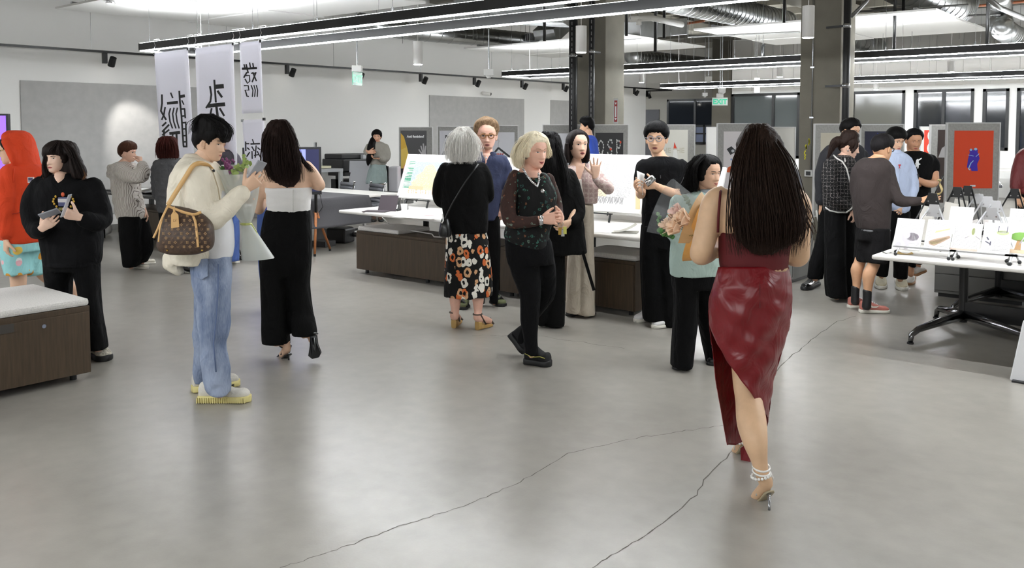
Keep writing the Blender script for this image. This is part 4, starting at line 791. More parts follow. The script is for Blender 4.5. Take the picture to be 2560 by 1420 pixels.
for k, (px, py, y_) in enumerate(((2290, 590, 7.6), (2350, 560, 8.1), (2375, 545, 8.5))):
    q = PY(px, py, y_); fr = Frame((q.x, y_, TZ+.02), (.55, -.83, 0), (.12, .1, 1)); mb = MB(); fr.rect(mb, -.02, .26, 0, .3, -.006, 0); tag(mb.build('turned_card', mat('card_back', (206, 202, 194), .7)), ('card seen from its pale back beside the pointing hand', 'card seen from its pale back in the middle of the table', 'card seen from its pale back in front of the red poster board')[k], 'card')
a = P(2333, 495, 7.0); c = P(2357, 440, 7.0); pipe([a, c], .006, M_BLACK, 'thin black rod rising above the pointing hand', 'rod')
q = P(2346, 468, 6.98); mb = MB(); mb.tube([q+(RT*(.022*math.cos(t))+UP*(.06*math.sin(t)))+FW*.02*math.sin(3*t) for t in np.linspace(-2.2, 2.0, 14)], [.003+.007*abs(math.sin(i*.7)) for i in range(14)], 8); tag(mb.build('dried_leaf', mat('tan_leaf', (150, 132, 88), .7), smooth=True), 'tan curled dried piece hanging on the black rod', 'dried leaf')
q = G(2258, 634, TZ+.004); mb = MB(); mb.grid(lambda a, c: q+RT*(-.06+.13*a)+FW*(-.03+.06*c)*math.sin(.3+2.4*a)+UP*(.004+.012*math.sin(a*7)*c), 12, 5); o = mb.build('wood_shaving', mat('tan_bark', (206, 178, 120), .7), smooth=True); o.modifiers.new('s', 'SOLIDIFY').thickness = .006; tag(o, 'curled tan wood shaving lying on the card table', 'wood shaving')
pipe([G(2205, 628, TZ+.004), G(2215, 634, TZ+.004), G(2228, 631, TZ+.004)], .003, M_TRAY, 'thin loose wire on the corner of the card table', 'wire')
# pale cloth hanging at the lower right edge
t = thing('covered_stand', 'white covered stand cut off by the lower right edge', 'stand', G(2575, 955)); q = G(2527, 947); q2 = P(2560, 800, depth(q))
mb = MB(); X_ = Vector((1, 0, 0)); mb.prism([q, q+X_*.8, q+X_*.9+UP*1.0, q2+X_*.1+UP*.12, q2], (0, -.05, 0)); mb.build('cover', mat('white_cover', (214, 214, 216), .6), t, bevel=.01)
MB().obox(q+X_*.4-Vector((0, .03, 0))+UP*.006, X_*.38, Vector((0, .06, 0)), UP*.006).build('dark_base', M_DARK, t)
# ------------------------------------------------------------------ paper banners hung from the near linear light
M_BAN = mat("banner_paper", (222, 221, 226), .6)
N, L, b = nodes(M_BAN); b.inputs['Base Color'].default_value = srgb(240, 239, 244); tr_ = N.new('ShaderNodeBsdfTranslucent'); tr_.inputs[0].default_value = srgb(235, 234, 240); mx_ = N.new('ShaderNodeMixShader'); mx_.inputs[0].default_value = .35; L.new(b.outputs[0], mx_.inputs[1]); L.new(tr_.outputs[0], mx_.inputs[2]); L.new(mx_.outputs[0], N['Material Output'].inputs[0])
M_INK = mat('banner_ink', (18, 18, 18), .6); YB = 6.0
def banner(tl, tr, br, bl, label, strokes, hooks=True):
    c = [PY(*q, YB) for q in (tl, tr, br, bl)]; z0 = (c[0]+c[1])/2
    def S(a, b, n=0.): p = (c[0].lerp(c[1], a)).lerp(c[3].lerp(c[2], a), b); return p+Vector((0, -.012*math.sin(3.1*a)*math.sin(5*b+1)-.02*(1-b)**6*(1-a)*0-n, 0))
    t = thing('paper_banner', label, 'banner', (z0.x, YB, c[3].z), 'white calligraphy banners')
    mb = MB(); mb.grid(lambda a, b: S(a, b), 8, 16); o = mb.build('sheet', M_BAN, t, smooth=True); o.modifiers.new('s', 'SOLIDIFY').thickness = .002
    for k in (0, 1):
        p = c[k]; MB().box(p.x-.02, p.x+.02, YB-.008, YB+.008, p.z-.02, p.z+.012).build('bulldog_clip', M_DARK if k else M_STEEL, t)
        if hooks: MB().tube([p+UP*.01, Vector((p.x-.025, 6.0, 2.74)), Vector((p.x-.03, 6.03, 2.8)), Vector((p.x-.02, 6.0, 2.875)), Vector((p.x-.01, 6.07, 2.89)), Vector((p.x, 6.1, 2.84)), Vector((p.x+.02, 6.07, 2.74)), p+UP*.01], .003, 6).build('hook_wire', mat('white_wire', (230, 230, 230), .4), t)
    # brush strokes: read in the photo, then laid on the sheet
    def inv(px, py):
        q = PY(px, py, YB); w_ = (c[1]-c[0]).length; b = (c[0].z-q.z)/(c[0].z-c[3].z)
        for _ in range(2): l = c[0].lerp(c[3], b); r = c[1].lerp(c[2], b); a = (q.x-l.x)/(r.x-l.x); tp = c[0].z+(c[1].z-c[0].z)*a; bt = c[3].z+(c[2].z-c[3].z)*a; b = (tp-q.z)/(tp-bt)
        return a, b
    k = .004
    for pts, wd in strokes:
        mb = MB(); k += .00004
        P2 = [(x/3.55, y/3.55) for x, y in pts]; wd = wd/3.55; n = len(P2); L_ = []; R_ = []
        for i in range(n):
            dx = P2[min(i+1, n-1)][0]-P2[max(i-1, 0)][0]; dy = P2[min(i+1, n-1)][1]-P2[max(i-1, 0)][1]; l = math.hypot(dx, dy) or 1
            L_.append((P2[i][0]-dy/l*wd/2, P2[i][1]+dx/l*wd/2)); R_.append((P2[i][0]+dy/l*wd/2, P2[i][1]-dx/l*wd/2))
        V = [S(*inv(*q), k) for q in L_]+[S(*inv(*q), k) for q in R_]
        mb.add(V, [(i, i+1, n+i+1, n+i) for i in range(n-1)]); mb.build('brush_stroke', M_INK, t)
banner((386, 133), (470, 122), (489, 440), (405, 440), 'leftmost white paper banner with a tall black ladder-like character', [([(1441, 838), (1441, 915), (1430, 985), (1475, 1065)], 16), ([(1468, 950), (1455, 1020), (1436, 1065)], 14), ([(1440, 1120), (1475, 1085)], 16), ([(1440, 1170), (1500, 1105)], 16), ([(1455, 1160), (1455, 1205)], 16), ([(1440, 1200), (1500, 1150)], 14), ([(1520, 822), (1538, 870)], 14), ([(1485, 917), (1583, 908)], 24), ([(1515, 960), (1500, 1010), (1508, 1080), (1528, 1140)], 13), ([(1547, 955), (1532, 1010), (1540, 1080), (1558, 1140)], 13), ([(1577, 955), (1562, 1010), (1570, 1080), (1587, 1140)], 13), ([(1500, 1185), (1595, 1175)], 26), ([(1530, 1190), (1525, 1230)], 14), ([(1562, 1190), (1566, 1300)], 18), ([(1597, 805), (1600, 900), (1610, 1020), (1625, 1300)], 16), ([(1600, 858), (1645, 850)], 26), ([(1617, 890), (1635, 930)], 12), ([(1605, 968), (1645, 966)], 14), ([(1612, 1030), (1650, 1028)], 14), ([(1615, 1090), (1650, 1088)], 14), ([(1618, 1145), (1652, 1143)], 14), ([(1620, 1205), (1655, 1203)], 14), ([(1622, 1260), (1658, 1258)], 14), ([(1620, 1300), (1662, 1300)], 16), ([(1640, 965), (1645, 1050)], 14), ([(1648, 1080), (1655, 1300)], 14)])
banner((488, 121), (583, 109), (594, 440), (500, 440), 'wide white paper banner behind the head of the man with the bag', [([(1910, 708), (1918, 910)], 17), ([(1918, 770), (1992, 765)], 38), ([(1870, 765), (1880, 840), (1870, 900), (1830, 960)], 17), ([(1935, 805), (1975, 865)], 20), ([(1845, 940), (2000, 925)], 34), ([(1920, 930), (1930, 1030)], 22), ([(1880, 960), (1865, 1020)], 16), ([(1950, 960), (1990, 1030)], 18)])
banner((599, 107), (652, 102), (658, 281), (605, 284), 'narrow upper white paper banner with a small dense black character', [([(2150, 610), (2285, 605)], 20), ([(2190, 570), (2205, 650)], 14), ([(2222, 555), (2228, 600)], 12), ([(2250, 560), (2255, 605)], 12), ([(2170, 570), (2178, 600)], 12), ([(2195, 640), (2165, 690)], 13), ([(2170, 670), (2215, 670), (2215, 720), (2195, 740), (2175, 700)], 12), ([(2245, 640), (2275, 720)], 13), ([(2275, 640), (2235, 730)], 13), ([(2230, 650), (2275, 650)], 10), ([(2165, 760), (2200, 760), (2205, 800), (2175, 800), (2190, 855), (2205, 855)], 12), ([(2225, 755), (2240, 800), (2235, 860)], 11), ([(2250, 755), (2262, 800), (2255, 860)], 11), ([(2272, 755), (2284, 800), (2280, 860)], 11)])
banner((606, 301), (660, 297), (670, 440), (616, 440), 'narrow lower white paper banner beside the long haired woman', [([(2183, 1255), (2183, 1340)], 12), ([(2183, 1275), (2215, 1275)], 12), ([(2245, 1235), (2255, 1270)], 10), ([(2225, 1278), (2310, 1275)], 14), ([(2235, 1300), (2255, 1340)], 11), ([(2275, 1290), (2260, 1400)], 11), ([(2285, 1310), (2310, 1330)], 11), ([(2195, 1310), (2215, 1330)], 11), ([(2215, 1350), (2190, 1390)], 11), ([(2235, 1340), (2235, 1410)], 10), ([(2280, 1340), (2310, 1400)], 10), ([(2250, 1380), (2300, 1370)], 10)], False)
t = D.objects['paper_banner.003']; a = PY(608, 284, YB); c = PY(606, 301, YB); 
for x1, x2 in ((a, c), (PY(656, 281, YB), PY(659, 297, YB))): MB().cyl(x1, x2, .002, n=5).build('string', MATS['white_wire'], t)
# ================================================================== FIGURES
def cat_rom(pts, sub):
    pts = [np.array(p, float) for p in pts]; n = len(pts); out = []
    for i in range(n-1):
        p0 = pts[max(i-1, 0)]; p1 = pts[i]; p2 = pts[i+1]; p3 = pts[min(i+2, n-1)]
        for k in range(sub):
            t = k/sub; out.append(.5*((2*p1)+(-p0+p2)*t+(2*p0-5*p1+4*p2-p3)*t*t+(-p0+3*p1-3*p2+p3)*t**3))
    out.append(pts[-1]); return out
def loft(rings, n=22):
    vs = []; fs = []; k = len(rings)
    for c, U, V, e in rings:
        for j in range(n):
            a = 2*math.pi*j/n; x = math.cos(a); y = math.sin(a); x = math.copysign(abs(x)**(2/e), x); y = math.copysign(abs(y)**(2/e), y); vs.append(c+U*x+V*y)
    for i in range(k-1):
        for j in range(n): fs.append((i*n+j, i*n+(j+1) % n, (i+1)*n+(j+1) % n, (i+1)*n+j))
    fs += [tuple(reversed(range(n))), tuple((k-1)*n+j for j in range(n))]
    return vs, fs
def tube_loft(P4, sub=5, n=14, flat=1.):       # P4: (Vector, radius) along a limb
    q = cat_rom([(*p, r) for p, r in P4], sub); pts = [Vector(a[:3]) for a in q]; rs = [max(.002, a[3]) for a in q]; k = len(pts); pu = None; rings = []
    for i, p in enumerate(pts):
        t = (pts[min(i+1, k-1)]-pts[max(i-1, 0)]).normalized()
        if pu is None:
            pu = t.cross(FW)
            if pu.length < 1e-3: pu = t.cross(RT)
        pu = (pu-t*pu.dot(t)).normalized(); rings.append((p, pu*rs[i], t.cross(pu)*rs[i]*flat, 2.))
    a = rings[0]; z = rings[-1]; t0 = (pts[0]-pts[1]).normalized(); t1 = (pts[-1]-pts[-2]).normalized()
    rings = [(a[0]+t0*rs[0]*.6, a[1]*.6, a[2]*.6, 2.)]+rings+[(z[0]+t1*rs[-1]*.6, z[1]*.6, z[2]*.6, 2.)]
    return loft(rings, n)
def fuse(lofts, voxel, sm=3, smf=.5):
    mb = MB()
    for v, f in lofts: mb.add(v, f)
    me = D.meshes.new('tmp'); me.from_pydata(mb.v, [], mb.f); ob = D.objects.new('tmp', me); TMP.collection.objects.link(ob)
    m = ob.modifiers.new('r', 'REMESH'); m.mode = 'VOXEL'; m.voxel_size = voxel
    if sm: s = ob.modifiers.new('s', 'SMOOTH'); s.factor = smf; s.iterations = sm
    dg = tmp_dg(); e = ob.evaluated_get(dg); r = e.to_mesh()
    V = np.zeros(len(r.vertices)*3); r.vertices.foreach_get('co', V); V = V.reshape(-1, 3); F = [tuple(p.vertices) for p in r.polygons]
    e.to_mesh_clear(); D.objects.remove(ob); D.meshes.remove(me); return V, F
def normals(V, F):
    N = np.zeros_like(V); Q = np.array([f[:4] if len(f) >= 4 else (f[0], f[1], f[2], f[2]) for f in F])
    n = np.cross(V[Q[:, 2]]-V[Q[:, 0]], V[Q[:, 3]]-V[Q[:, 1]])
    for k in range(4): np.add.at(N, Q[:, k], n)
    return N/np.maximum(np.linalg.norm(N, axis=1, keepdims=True), 1e-9)
def wrinkle(V, F, amp, sc, seed=0.):
    if not amp: return V
    N = normals(V, F); sc = Vector(sc); o = Vector((seed*3.1, seed*1.7, seed))
    d = np.array([noise.noise(Vector((v[0]*sc.x, v[1]*sc.y, v[2]*sc.z))+o)+.5*noise.noise(Vector((v[0]*sc.x*2.1, v[1]*sc.y*2.1, v[2]*sc.z*2.1))+o) for v in V])
    return V+N*(d*amp)[:, None]
# ---- head
HH = [0, .05, .12, .2, .3, .4, .5, .6, .7, .8, .88, .94, .98, 1.]
HW = [.1, .17, .225, .262, .29, .31, .325, .335, .33, .3, .25, .185, .11, .015]
HF = [.29, .35, .375, .38, .385, .385, .38, .392, .388, .35, .285, .205, .12, .015]
HB = [.02, .04, .1, .24, .35, .41, .44, .45, .43, .375, .3, .21, .125, .015]
def _ip(h, T): return float(np.interp(h, HH, T))
def feat(x, h, mo=0.):
    g = lambda a, s: math.exp(-(a/s)**2)
    ax = abs(x); y = 0.
    nb = (.25+.75*min(1, max(0, (.54-h)/.2))) if h < .56 else max(0, .25-(h-.56)*4)
    if h < .335: nb *= max(0, 1-(.335-h)/.05)
    y += .105*nb*g(x, .036+.03*max(0, (.46-h)/.14)) + .03*g(x, .075)*g(h-.325, .025)
    y -= .032*g(ax-.135, .07)*g(h-.52, .045); y += .012*g(ax-.13, .1)*g(h-.595, .03)
    y += .024*g(x, .09)*g(h-.2, .05); y -= .014*g(x, .085)*g(h-.2, .010+mo*.5); y -= .012*g(x, .1)*g(h-.135, .03); y += .02*g(x, .08)*g(h-.06, .045); y += .014*g(ax-.19, .08)*g(h-.38, .06)
    return y
def front_y(x, h, mo=0., wk=1.):
    w = _ip(h, HW)*wk; f = _ip(h, HF); e = 2.35; s = min(.999, (abs(x)/w)**(e/2)); return f*max(0., 1-s*s)**(1/e)+feat(x, h, mo)
class Fig:
    def __init__(s, label, fx, fy, vox=.013, skin=(214, 176, 150), Y=None, group=None):
        s.o = G(fx, fy) if Y is None else Vector((P(fx, fy, Y).x, P(fx, fy, Y).y, 0)); s.Y = depth(s.o); s.k = s.Y/FPX; s.vox = vox; s.kids = []; s.skin = []; s.ext = []; s.label = label; s.group = group
        s.skm = mat('skin_%d_%d_%d' % skin, skin, .5, spec=.4, var=.05, vscale=25); s.lipc = (184, 96, 90)
    def p(s, x, y, d=0.): return P(x, y, s.Y+d)
    def rows(s, R, th=.2, e=2.3, d0=0., sub=3, n=22):
        q = cat_rom([(r[0], r[1], r[2], r[3] if len(r) > 3 else th, r[4] if len(r) > 4 else d0) for r in R], sub); k = []
        for y, xl, xr, t, d in q:
            c = s.p((xl+xr)/2, y, d); k.append((c, RT*(xr-xl)/2*(s.Y+d)/FPX, FW*t/2, e))
        return loft(k, n)
    def limb(s, pts, sub=5, flat=1., n=14): return tube_loft([(s.p(x, y, d), r) for x, y, d, r in pts], sub, n, flat)
    def add(s, name, V, F, m, parent=None, smooth=True, midx=None):
        me = D.meshes.new(name); V = np.asarray(V, float); o = np.array(s.o); me.from_pydata([tuple(v) for v in V-o], [], F)
        ob = mesh_obj(name, me, m, None, Vector((0, 0, 0)), midx, 0, smooth); ORG[ob.name] = s.o
        if parent is not None: ob.parent = parent
        else: s.kids.append(ob)
        return ob
    def mb(s, name, mb, m, parent=None, smooth=False, bevel=0):
        ob = s.add(name, mb.v, mb.f, m, parent, smooth, mb.m)
        if bevel: b = ob.modifiers.new('bevel', 'BEVEL'); b.width = bevel; b.segments = 2
        return ob
    def cloth(s, name, lofts, m, vox=None, sm=3, wr=.006, sc=(9, 9, 7), parent=None):
        V, F = fuse(lofts, vox or s.vox, sm); V = wrinkle(V, F, wr, sc, len(s.kids)+len(s.label)*.37); return s.add(name, V, F, m, parent)
    # head: top/chin rows in the photo; yaw 0 looks at the camera, 90 to the right of the picture
    def head(s, cx, top, chin, yaw=0, pitch=0, roll=0, d=0., hair_t=.035, mo=0., brow=(36, 28, 24), eyes=True, wk=1., eyeh=.024, iris=(34, 24, 20), smile=0., lips=None, off=(0, 0), browh=.605, look=0., eye=None):
        hh = (chin-top)*s.k*(s.Y+d)/s.Y-hair_t
        if eye: hh = (chin-eye)*s.k*(s.Y+d)/s.Y/.515
        c = s.p(cx, chin, d)+UP*hh*.5; ya = math.radians(yaw); pi_ = math.radians(pitch); ro = math.radians(roll)
        f = -FW*math.cos(ya)+RT*math.sin(ya); x = RT*math.cos(ya)+FW*math.sin(ya); z = Vector(UP)
        f2 = f*math.cos(pi_)-z*math.sin(pi_); z2 = z*math.cos(pi_)+f*math.sin(pi_); x2 = x*math.cos(ro)+z2*math.sin(ro); z3 = z2*math.cos(ro)-x*math.sin(ro)
        s.hx, s.hf, s.hz, s.hc, s.hh, s.wk, s.mo = x2, f2, z3, c, hh, wk, mo
        W = s.hw = lambda a, b, h: c+x2*(a*hh)+f2*((b)*hh)+z3*((h-.5)*hh)
        nr, ns = 46, 44; vs = []; fs = []; hs = [i/(nr-1) for i in range(nr)]
        s.grid = []
        for h in hs:
            w_ = _ip(h, HW)*wk; fr_ = _ip(h, HF); bk = _ip(h, HB)
            for j in range(ns):
                th = 2*math.pi*j/ns; sn = math.sin(th); cs = math.cos(th); e = 2.35 if cs > 0 else 2.1
                X = w_*math.copysign(abs(sn)**(2/e), sn); Yy = (fr_ if cs > 0 else bk)*math.copysign(abs(cs)**(2/e), cs)
                if cs > .05: Yy += feat(X, h, mo)*min(1, cs*2.5)
                s.grid.append((X, Yy, h, th)); vs.append(W(X, Yy, h))
        for i in range(nr-1):
            for j in range(ns): fs.append((i*ns+j, i*ns+(j+1) % ns, (i+1)*ns+(j+1) % ns, (i+1)*ns+j))
        fs += [tuple(reversed(range(ns))), tuple((nr-1)*ns+j for j in range(ns))]; s.nr, s.ns = nr, ns
        s.ext.append((vs, fs))
        for sd in (-1, 1):                                               # ears
            m_ = MB(); rings = []
            for t, r in ((-.5, .2), (-.35, .75), (0, 1), (.35, 1.), (.5, .45)):
                q = W(sd*(.318*wk+.02), -.02-.035*abs(t), .44+t*.2); rings.append((q, (f2*.055-x2*sd*.02)*hh*r, (x2*sd*.022+f2*.012)*hh*r, 2.))
            s.ext.append(loft(cat_rings(rings), 10))
            m_ = MB(); q = W(sd*(.345*wk+.012), .005, .45); s.ext.append(tube_loft([(W(sd*.34*wk, .03, .52), .006*1), (W(sd*(.35*wk+.012), -.035, .54), .007), (W(sd*(.355*wk+.014), -.065, .47), .007), (W(sd*(.345*wk+.01), -.04, .38), .006), (W(sd*.335*wk, .01, .36), .008)], 3, 6))
        if not eyes: return
        Y = lambda a, h: front_y(a, h, mo, wk)
        EW = mat('eye_white', (222, 216, 212), .25); IR = mat('iris_%d' % iris[0], iris, .15); LS = mat('lash', (24, 18, 16), .7)
        for sd in (-1, 1):
            ex, eh, ew = sd*.138, .514, .067; m_ = MB()
            def alm(u, v, o): a = ex+u*ew; b = eh+sd*u*.006+(v*eyeh if v > 0 else v*eyeh*.75)*max(0, 1-abs(u)**2.2); return W(a, Y(a, b)+o, b)
            m_.mt(0).grid(lambda a, b: alm(2*a-1, 2*b-1, .006), 8, 4)
            def irs(a, b): t = b*6.2832; u = (look*.4+.42*a*math.cos(t)); v = max(-.98, min(.98, a*math.sin(t)*1.25+.1)); return alm(u, v, .009)
            m_.mt(1).grid(irs, 2, 12); m_.mt(2).grid(lambda a, b: alm((2*a-1)*1.08, 1+(b-.2)*.55, .0085), 8, 1)
            s.mb('eye', m_, [EW, IR, LS], smooth=True)
            m_ = MB(); m_.grid(lambda a, b: (lambda X, h: W(X, Y(X, h)+.006, h))(sd*(.06+.16*a), browh+.018*math.sin(a*2.4)+(b-.5)*(.026*(1-.55*a))), 8, 2); s.mb('eyebrow', m_, mat('brow_%d_%d' % (brow[0], brow[1]), brow, .8), smooth=True)
        lp = mat('lips_%d_%d_%d' % (lips or s.lipc), lips or s.lipc, .4); m_ = MB(); lw = .1; g = .004+mo*.5
        def lip(u, v, up):
            b = .2+smile*u*u*.03+((g+v*.022) if up else (-g-v*.03))*(1-u*u); a = u*lw; return W(a, Y(a, b)+.006, b)
        m_.mt(0).grid(lambda a, b: lip(2*a-1, b, True), 10, 2).grid(lambda a, b: lip(2*a-1, b, False), 10, 2)
        m_.mt(1).grid(lambda a, b: (lambda u, v: (lambda A, B_: W(A, Y(A, B_)+.007, B_))(u*lw*.97, .2+smile*u*u*.03+v*(g+.001)*(1-u*u)))(2*a-1, 2*b-1), 10, 1)
        s.mb('lips', m_, [lp, mat('mouth_dark', (64, 26, 26), .6)], smooth=True)
    def neck(s, x, y, d=0., r=.055, x2=None):
        s.skin.append(tube_loft([(s.hw(0, -.03, .34), r), (s.hw(0, -.07, .1), r), (s.p(x, y, d), r*1.08), (s.p(x, y+.06/s.k, d), r*1.4)], 4))
    def hair(s, col, t0=.028, hf=.8, temple=.62, side=.46, ear=.56, nape=.14, part=0., m=None, extra=(), jag=.02, top=.0, seed=1, rough=.38, front=0., vox=None, name='hair', wr=.004, sc=(60, 60, 7)):
        hm = m or hair_mat(col, rough); th_d = [0, 35, 55, 75, 95, 115, 180]; ln = [hf, hf-.02, temple, side, ear, (ear+nape)/2+.02, nape]; V = []
        for X, Yy, h, th in s.grid:
            a = math.degrees(th); a = a if a <= 180 else a-360; l = float(np.interp(abs(a+part*0), th_d, ln))
            l += jag*noise.noise(Vector((X*14+seed, Yy*14, seed)))+part*(.06 if a > 0 else -.02)*max(0, 1-abs(a)/60)
            mk = min(1, max(0, (h-l)/.05)); mk = mk*mk*(3-2*mk); rel = min(1, max(0, (h-l)/.2)); tt = (t0*(.4+.6*rel)+top*.02*min(1, max(0, (h-.6)/.3)))/s.hh+front*max(0, math.cos(th))*max(0, h-.6)
            off = mk*tt-(1-mk)*.035; r = math.hypot(X, Yy) or 1e-6; k = (h-.5); n = Vector((X/.33, Yy/.4, k/.5)).normalized()
            st = 1+.12*noise.noise(Vector((th*9, h*2.5, seed*2.3)))
            V.append(s.hw(X+n.x*off*st, Yy+n.y*off*st, h+n.z*off*st))
        F = []; ns = s.ns
        for i in range(s.nr-1):
            for j in range(ns): F.append((i*ns+j, i*ns+(j+1) % ns, (i+1)*ns+(j+1) % ns, (i+1)*ns+j))
        F += [tuple((s.nr-1)*ns+j for j in range(ns))]
        V = [tuple(v) for v in V]
        if extra:
            V2, F2 = fuse(list(extra), vox or s.vox*.8, 3); V2 = wrinkle(V2, F2, wr, sc, seed); o = len(V); V = V+[tuple(v) for v in V2]; F = F+[tuple(i+o for i in f) for f in F2]
        return s.add(name, V, F, hm)
    def locks(s, col, starts, n=40, seed=3, r=.006, jit=.02, name='hair_strands', rough=.4, m=None):
        # loose tapering locks that follow given polylines (photo points) with jitter
        rnd = random.Random(seed); mb = MB(); 
        for k in range(n):
            P_ = rnd.choice(starts); w = rnd.random(); j = Vector((rnd.gauss(0, 1), rnd.gauss(0, 1), 0))*jit; q = []
            for i, (x, y, d) in enumerate(P_): q.append(s.p(x, y, d)+j*(i/len(P_)+.3)+Vector((rnd.gauss(0, 1), rnd.gauss(0, 1), rnd.gauss(0, 1)))*jit*.25)
            q = [Vector(a) for a in cat_rom([tuple(a) for a in q], 3)]; L_ = len(q); mb.tube(q, [r*(1-(i/(L_-1))**2*.85)*rnd.uniform(.7, 1.2) for i in range(L_)], 5, cap=False)
        o = s.mb(name, mb, m or hair_mat(col, rough), smooth=True); o['kind'] = 'stuff'; return o
    def hand(s, x, y, d, dr, pn, side=1, curl=.5, size=.185, spread=.12, thumb=.6, curls=None, tc=.3):
        w0 = s.p(x, y, d); D_ = (RT*dr[0]+UP*dr[1]+FW*dr[2]).normalized(); Nn = (RT*pn[0]+UP*pn[1]+FW*pn[2]); Nn = (Nn-D_*Nn.dot(D_)).normalized(); S_ = D_.cross(Nn)*side; k = size/.185; lf = []
        pal = [(-.02, .026, .019), (.02, .031, .018), (.06, .041, .017), (.092, .041, .014)]
        lf.append(loft([(w0+D_*t*k, S_*a*k, Nn*b*k, 2.4) for t, a, b in pal], 16))
        for i, (so, bl, ln, r) in enumerate(((.031, .09, .07, .0085), (.011, .096, .08, .009), (-.01, .094, .074, .0087), (-.029, .086, .058, .0075))):
            c = (curls[i] if curls else curl); sp = (1.5-i)*spread; dv = (D_+S_*sp).normalized(); p = w0+D_*bl*k*.85+S_*so*k; pts = [(p, r*k*1.1)]; a = 0.
            for q, (fr_, ca) in enumerate(((.45, .75), (.32, 1.1), (.23, .8))):
                a += c*ca; p = p+(dv*math.cos(a)+Nn*math.sin(a))*ln*fr_*k; pts.append((p, r*k*(.98-.1*q)))
            lf.append(tube_loft(pts, 3, 10))
        p = w0+D_*.02*k+S_*.026*k; dv = (D_*.65+S_*thumb+Nn*tc).normalized(); pts = [(p, .013*k), (p+dv*.035*k, .0115*k), (p+dv*.06*k+Nn*.006*k, .0098*k), (p+(dv*.082+D_*.006+Nn*.012)*k, .008*k)]; lf.append(tube_loft(pts, 3, 10))
        V, F = fuse(lf, .0042*k, 2); s.ext.append(([Vector(v) for v in V], F)); return w0+D_*.1*k+Nn*.03*k
    def shoe(s, heel, toe, m, ms, h=.1, w=.045, st=.025, lift=0., ank=.1, name='shoe', lace=None, toeh=.042):
        a = G(*heel, lift) if len(heel) == 2 else Vector(heel); b = G(*toe, lift) if len(toe) == 2 else Vector(toe); L_ = b-a; S_ = L_.normalized().cross(UP).normalized(); Un = S_.cross(L_.normalized())
        up = [(0.0, .55, .8), (.04, .75, 1.), (.2, .82, 1.02), (.38, .86, .95), (.55, .95, .72), (.72, 1.05, .55), (.88, .95, toeh/h), (.97, .65, toeh/h*.75), (1., .3, toeh/h*.5)]
        R_ = [(a+L_*t+Un*(st*.6+h*hh/2), S_*w*ww, Un*h*hh/2, 2.5) for t, ww, hh in up]
        V, F = loft(cat_rings(R_), 20); o = s.add(name, V, F, m)
        so = [(-.02, .5), (.0, .8), (.1, .95), (.35, .92), (.55, 1.0), (.75, 1.12), (.9, 1.0), (.99, .68), (1.03, .3)]
        V, F = loft(cat_rings([(a+L_*t+Un*st/2, S_*w*ww*1.06, Un*st/2, 5.) for t, ww in so]), 20); s.add('sole', V, F, ms, o)
        if lace:
            mb = MB()
            for t, hh in ((.42, .92), (.5, .82), (.58, .7)):
                c = a+L_*t+Un*(st*.6+h*hh); mb.tube([c-S_*w*.55-Un*.012, c+Un*.004, c+S_*w*.55-Un*.012], .004, 6)
            s.mb('laces', mb, lace, o, smooth=True)
        return o
    def done(s):
        V, F = fuse(s.skin, s.vox, 3) if s.skin else (np.zeros((0, 3)), []); V = [tuple(v) for v in V]; F = list(F)
        for v, f in s.ext: o = len(V); V += [tuple(q) for q in v]; F += [tuple(i+o for i in g) for g in f]
        me = D.meshes.new('person'); o = np.array(s.o); me.from_pydata([tuple(v) for v in np.array(V)-o], [], F)
        b = mesh_obj('person', me, s.skm, None, s.o, None, 0, True); tag(b, s.label, 'person', s.group)
        for k in s.kids: k.parent = b
        return b
def cat_rings(R_, sub=3):
    q = cat_rom([(*c, *U, *V, e) for c, U, V, e in R_], sub); return [(Vector(a[0:3]), Vector(a[3:6]), Vector(a[6:9]), a[9]) for a in q]
def hair_mat(col, rough=.38):
    rough = max(rough, .58)
    nm = 'hair_%d_%d_%d' % col
    if nm in MATS: return MATS[nm]
    m = mat(nm, col, rough, spec=.1); N, L, b = nodes(m); tc = N.new('ShaderNodeTexCoord'); mp = N.new('ShaderNodeMapping'); mp.inputs['Scale'].default_value = (1, 1, .06); L.new(tc.outputs['Object'], mp.inputs[0])
    n = N.new('ShaderNodeTexNoise'); n.inputs['Scale'].default_value = 160; n.inputs['Detail'].default_value = 3; L.new(mp.outputs[0], n.inputs['Vector']); rp = N.new('ShaderNodeValToRGB'); c = srgb(*col)
    rp.color_ramp.elements[0].position = .3; rp.color_ramp.elements[0].color = tuple(x*(.8 if sum(col) > 500 else .55) for x in c[:3])+(1,); rp.color_ramp.elements[1].position = .7; rp.color_ramp.elements[1].color = tuple(min(1, x*(1.1 if sum(col) > 500 else 1.35)) for x in c[:3])+(1,)
    L.new(n.outputs[0], rp.inputs[0]); L.new(rp.outputs[0], b.inputs['Base Color']); bp = N.new('ShaderNodeBump'); bp.inputs['Strength'].default_value = .5; bp.inputs['Distance'].default_value = .004; L.new(n.outputs[0], bp.inputs['Height']); L.new(bp.outputs[0], b.inputs['Normal'])
    return m
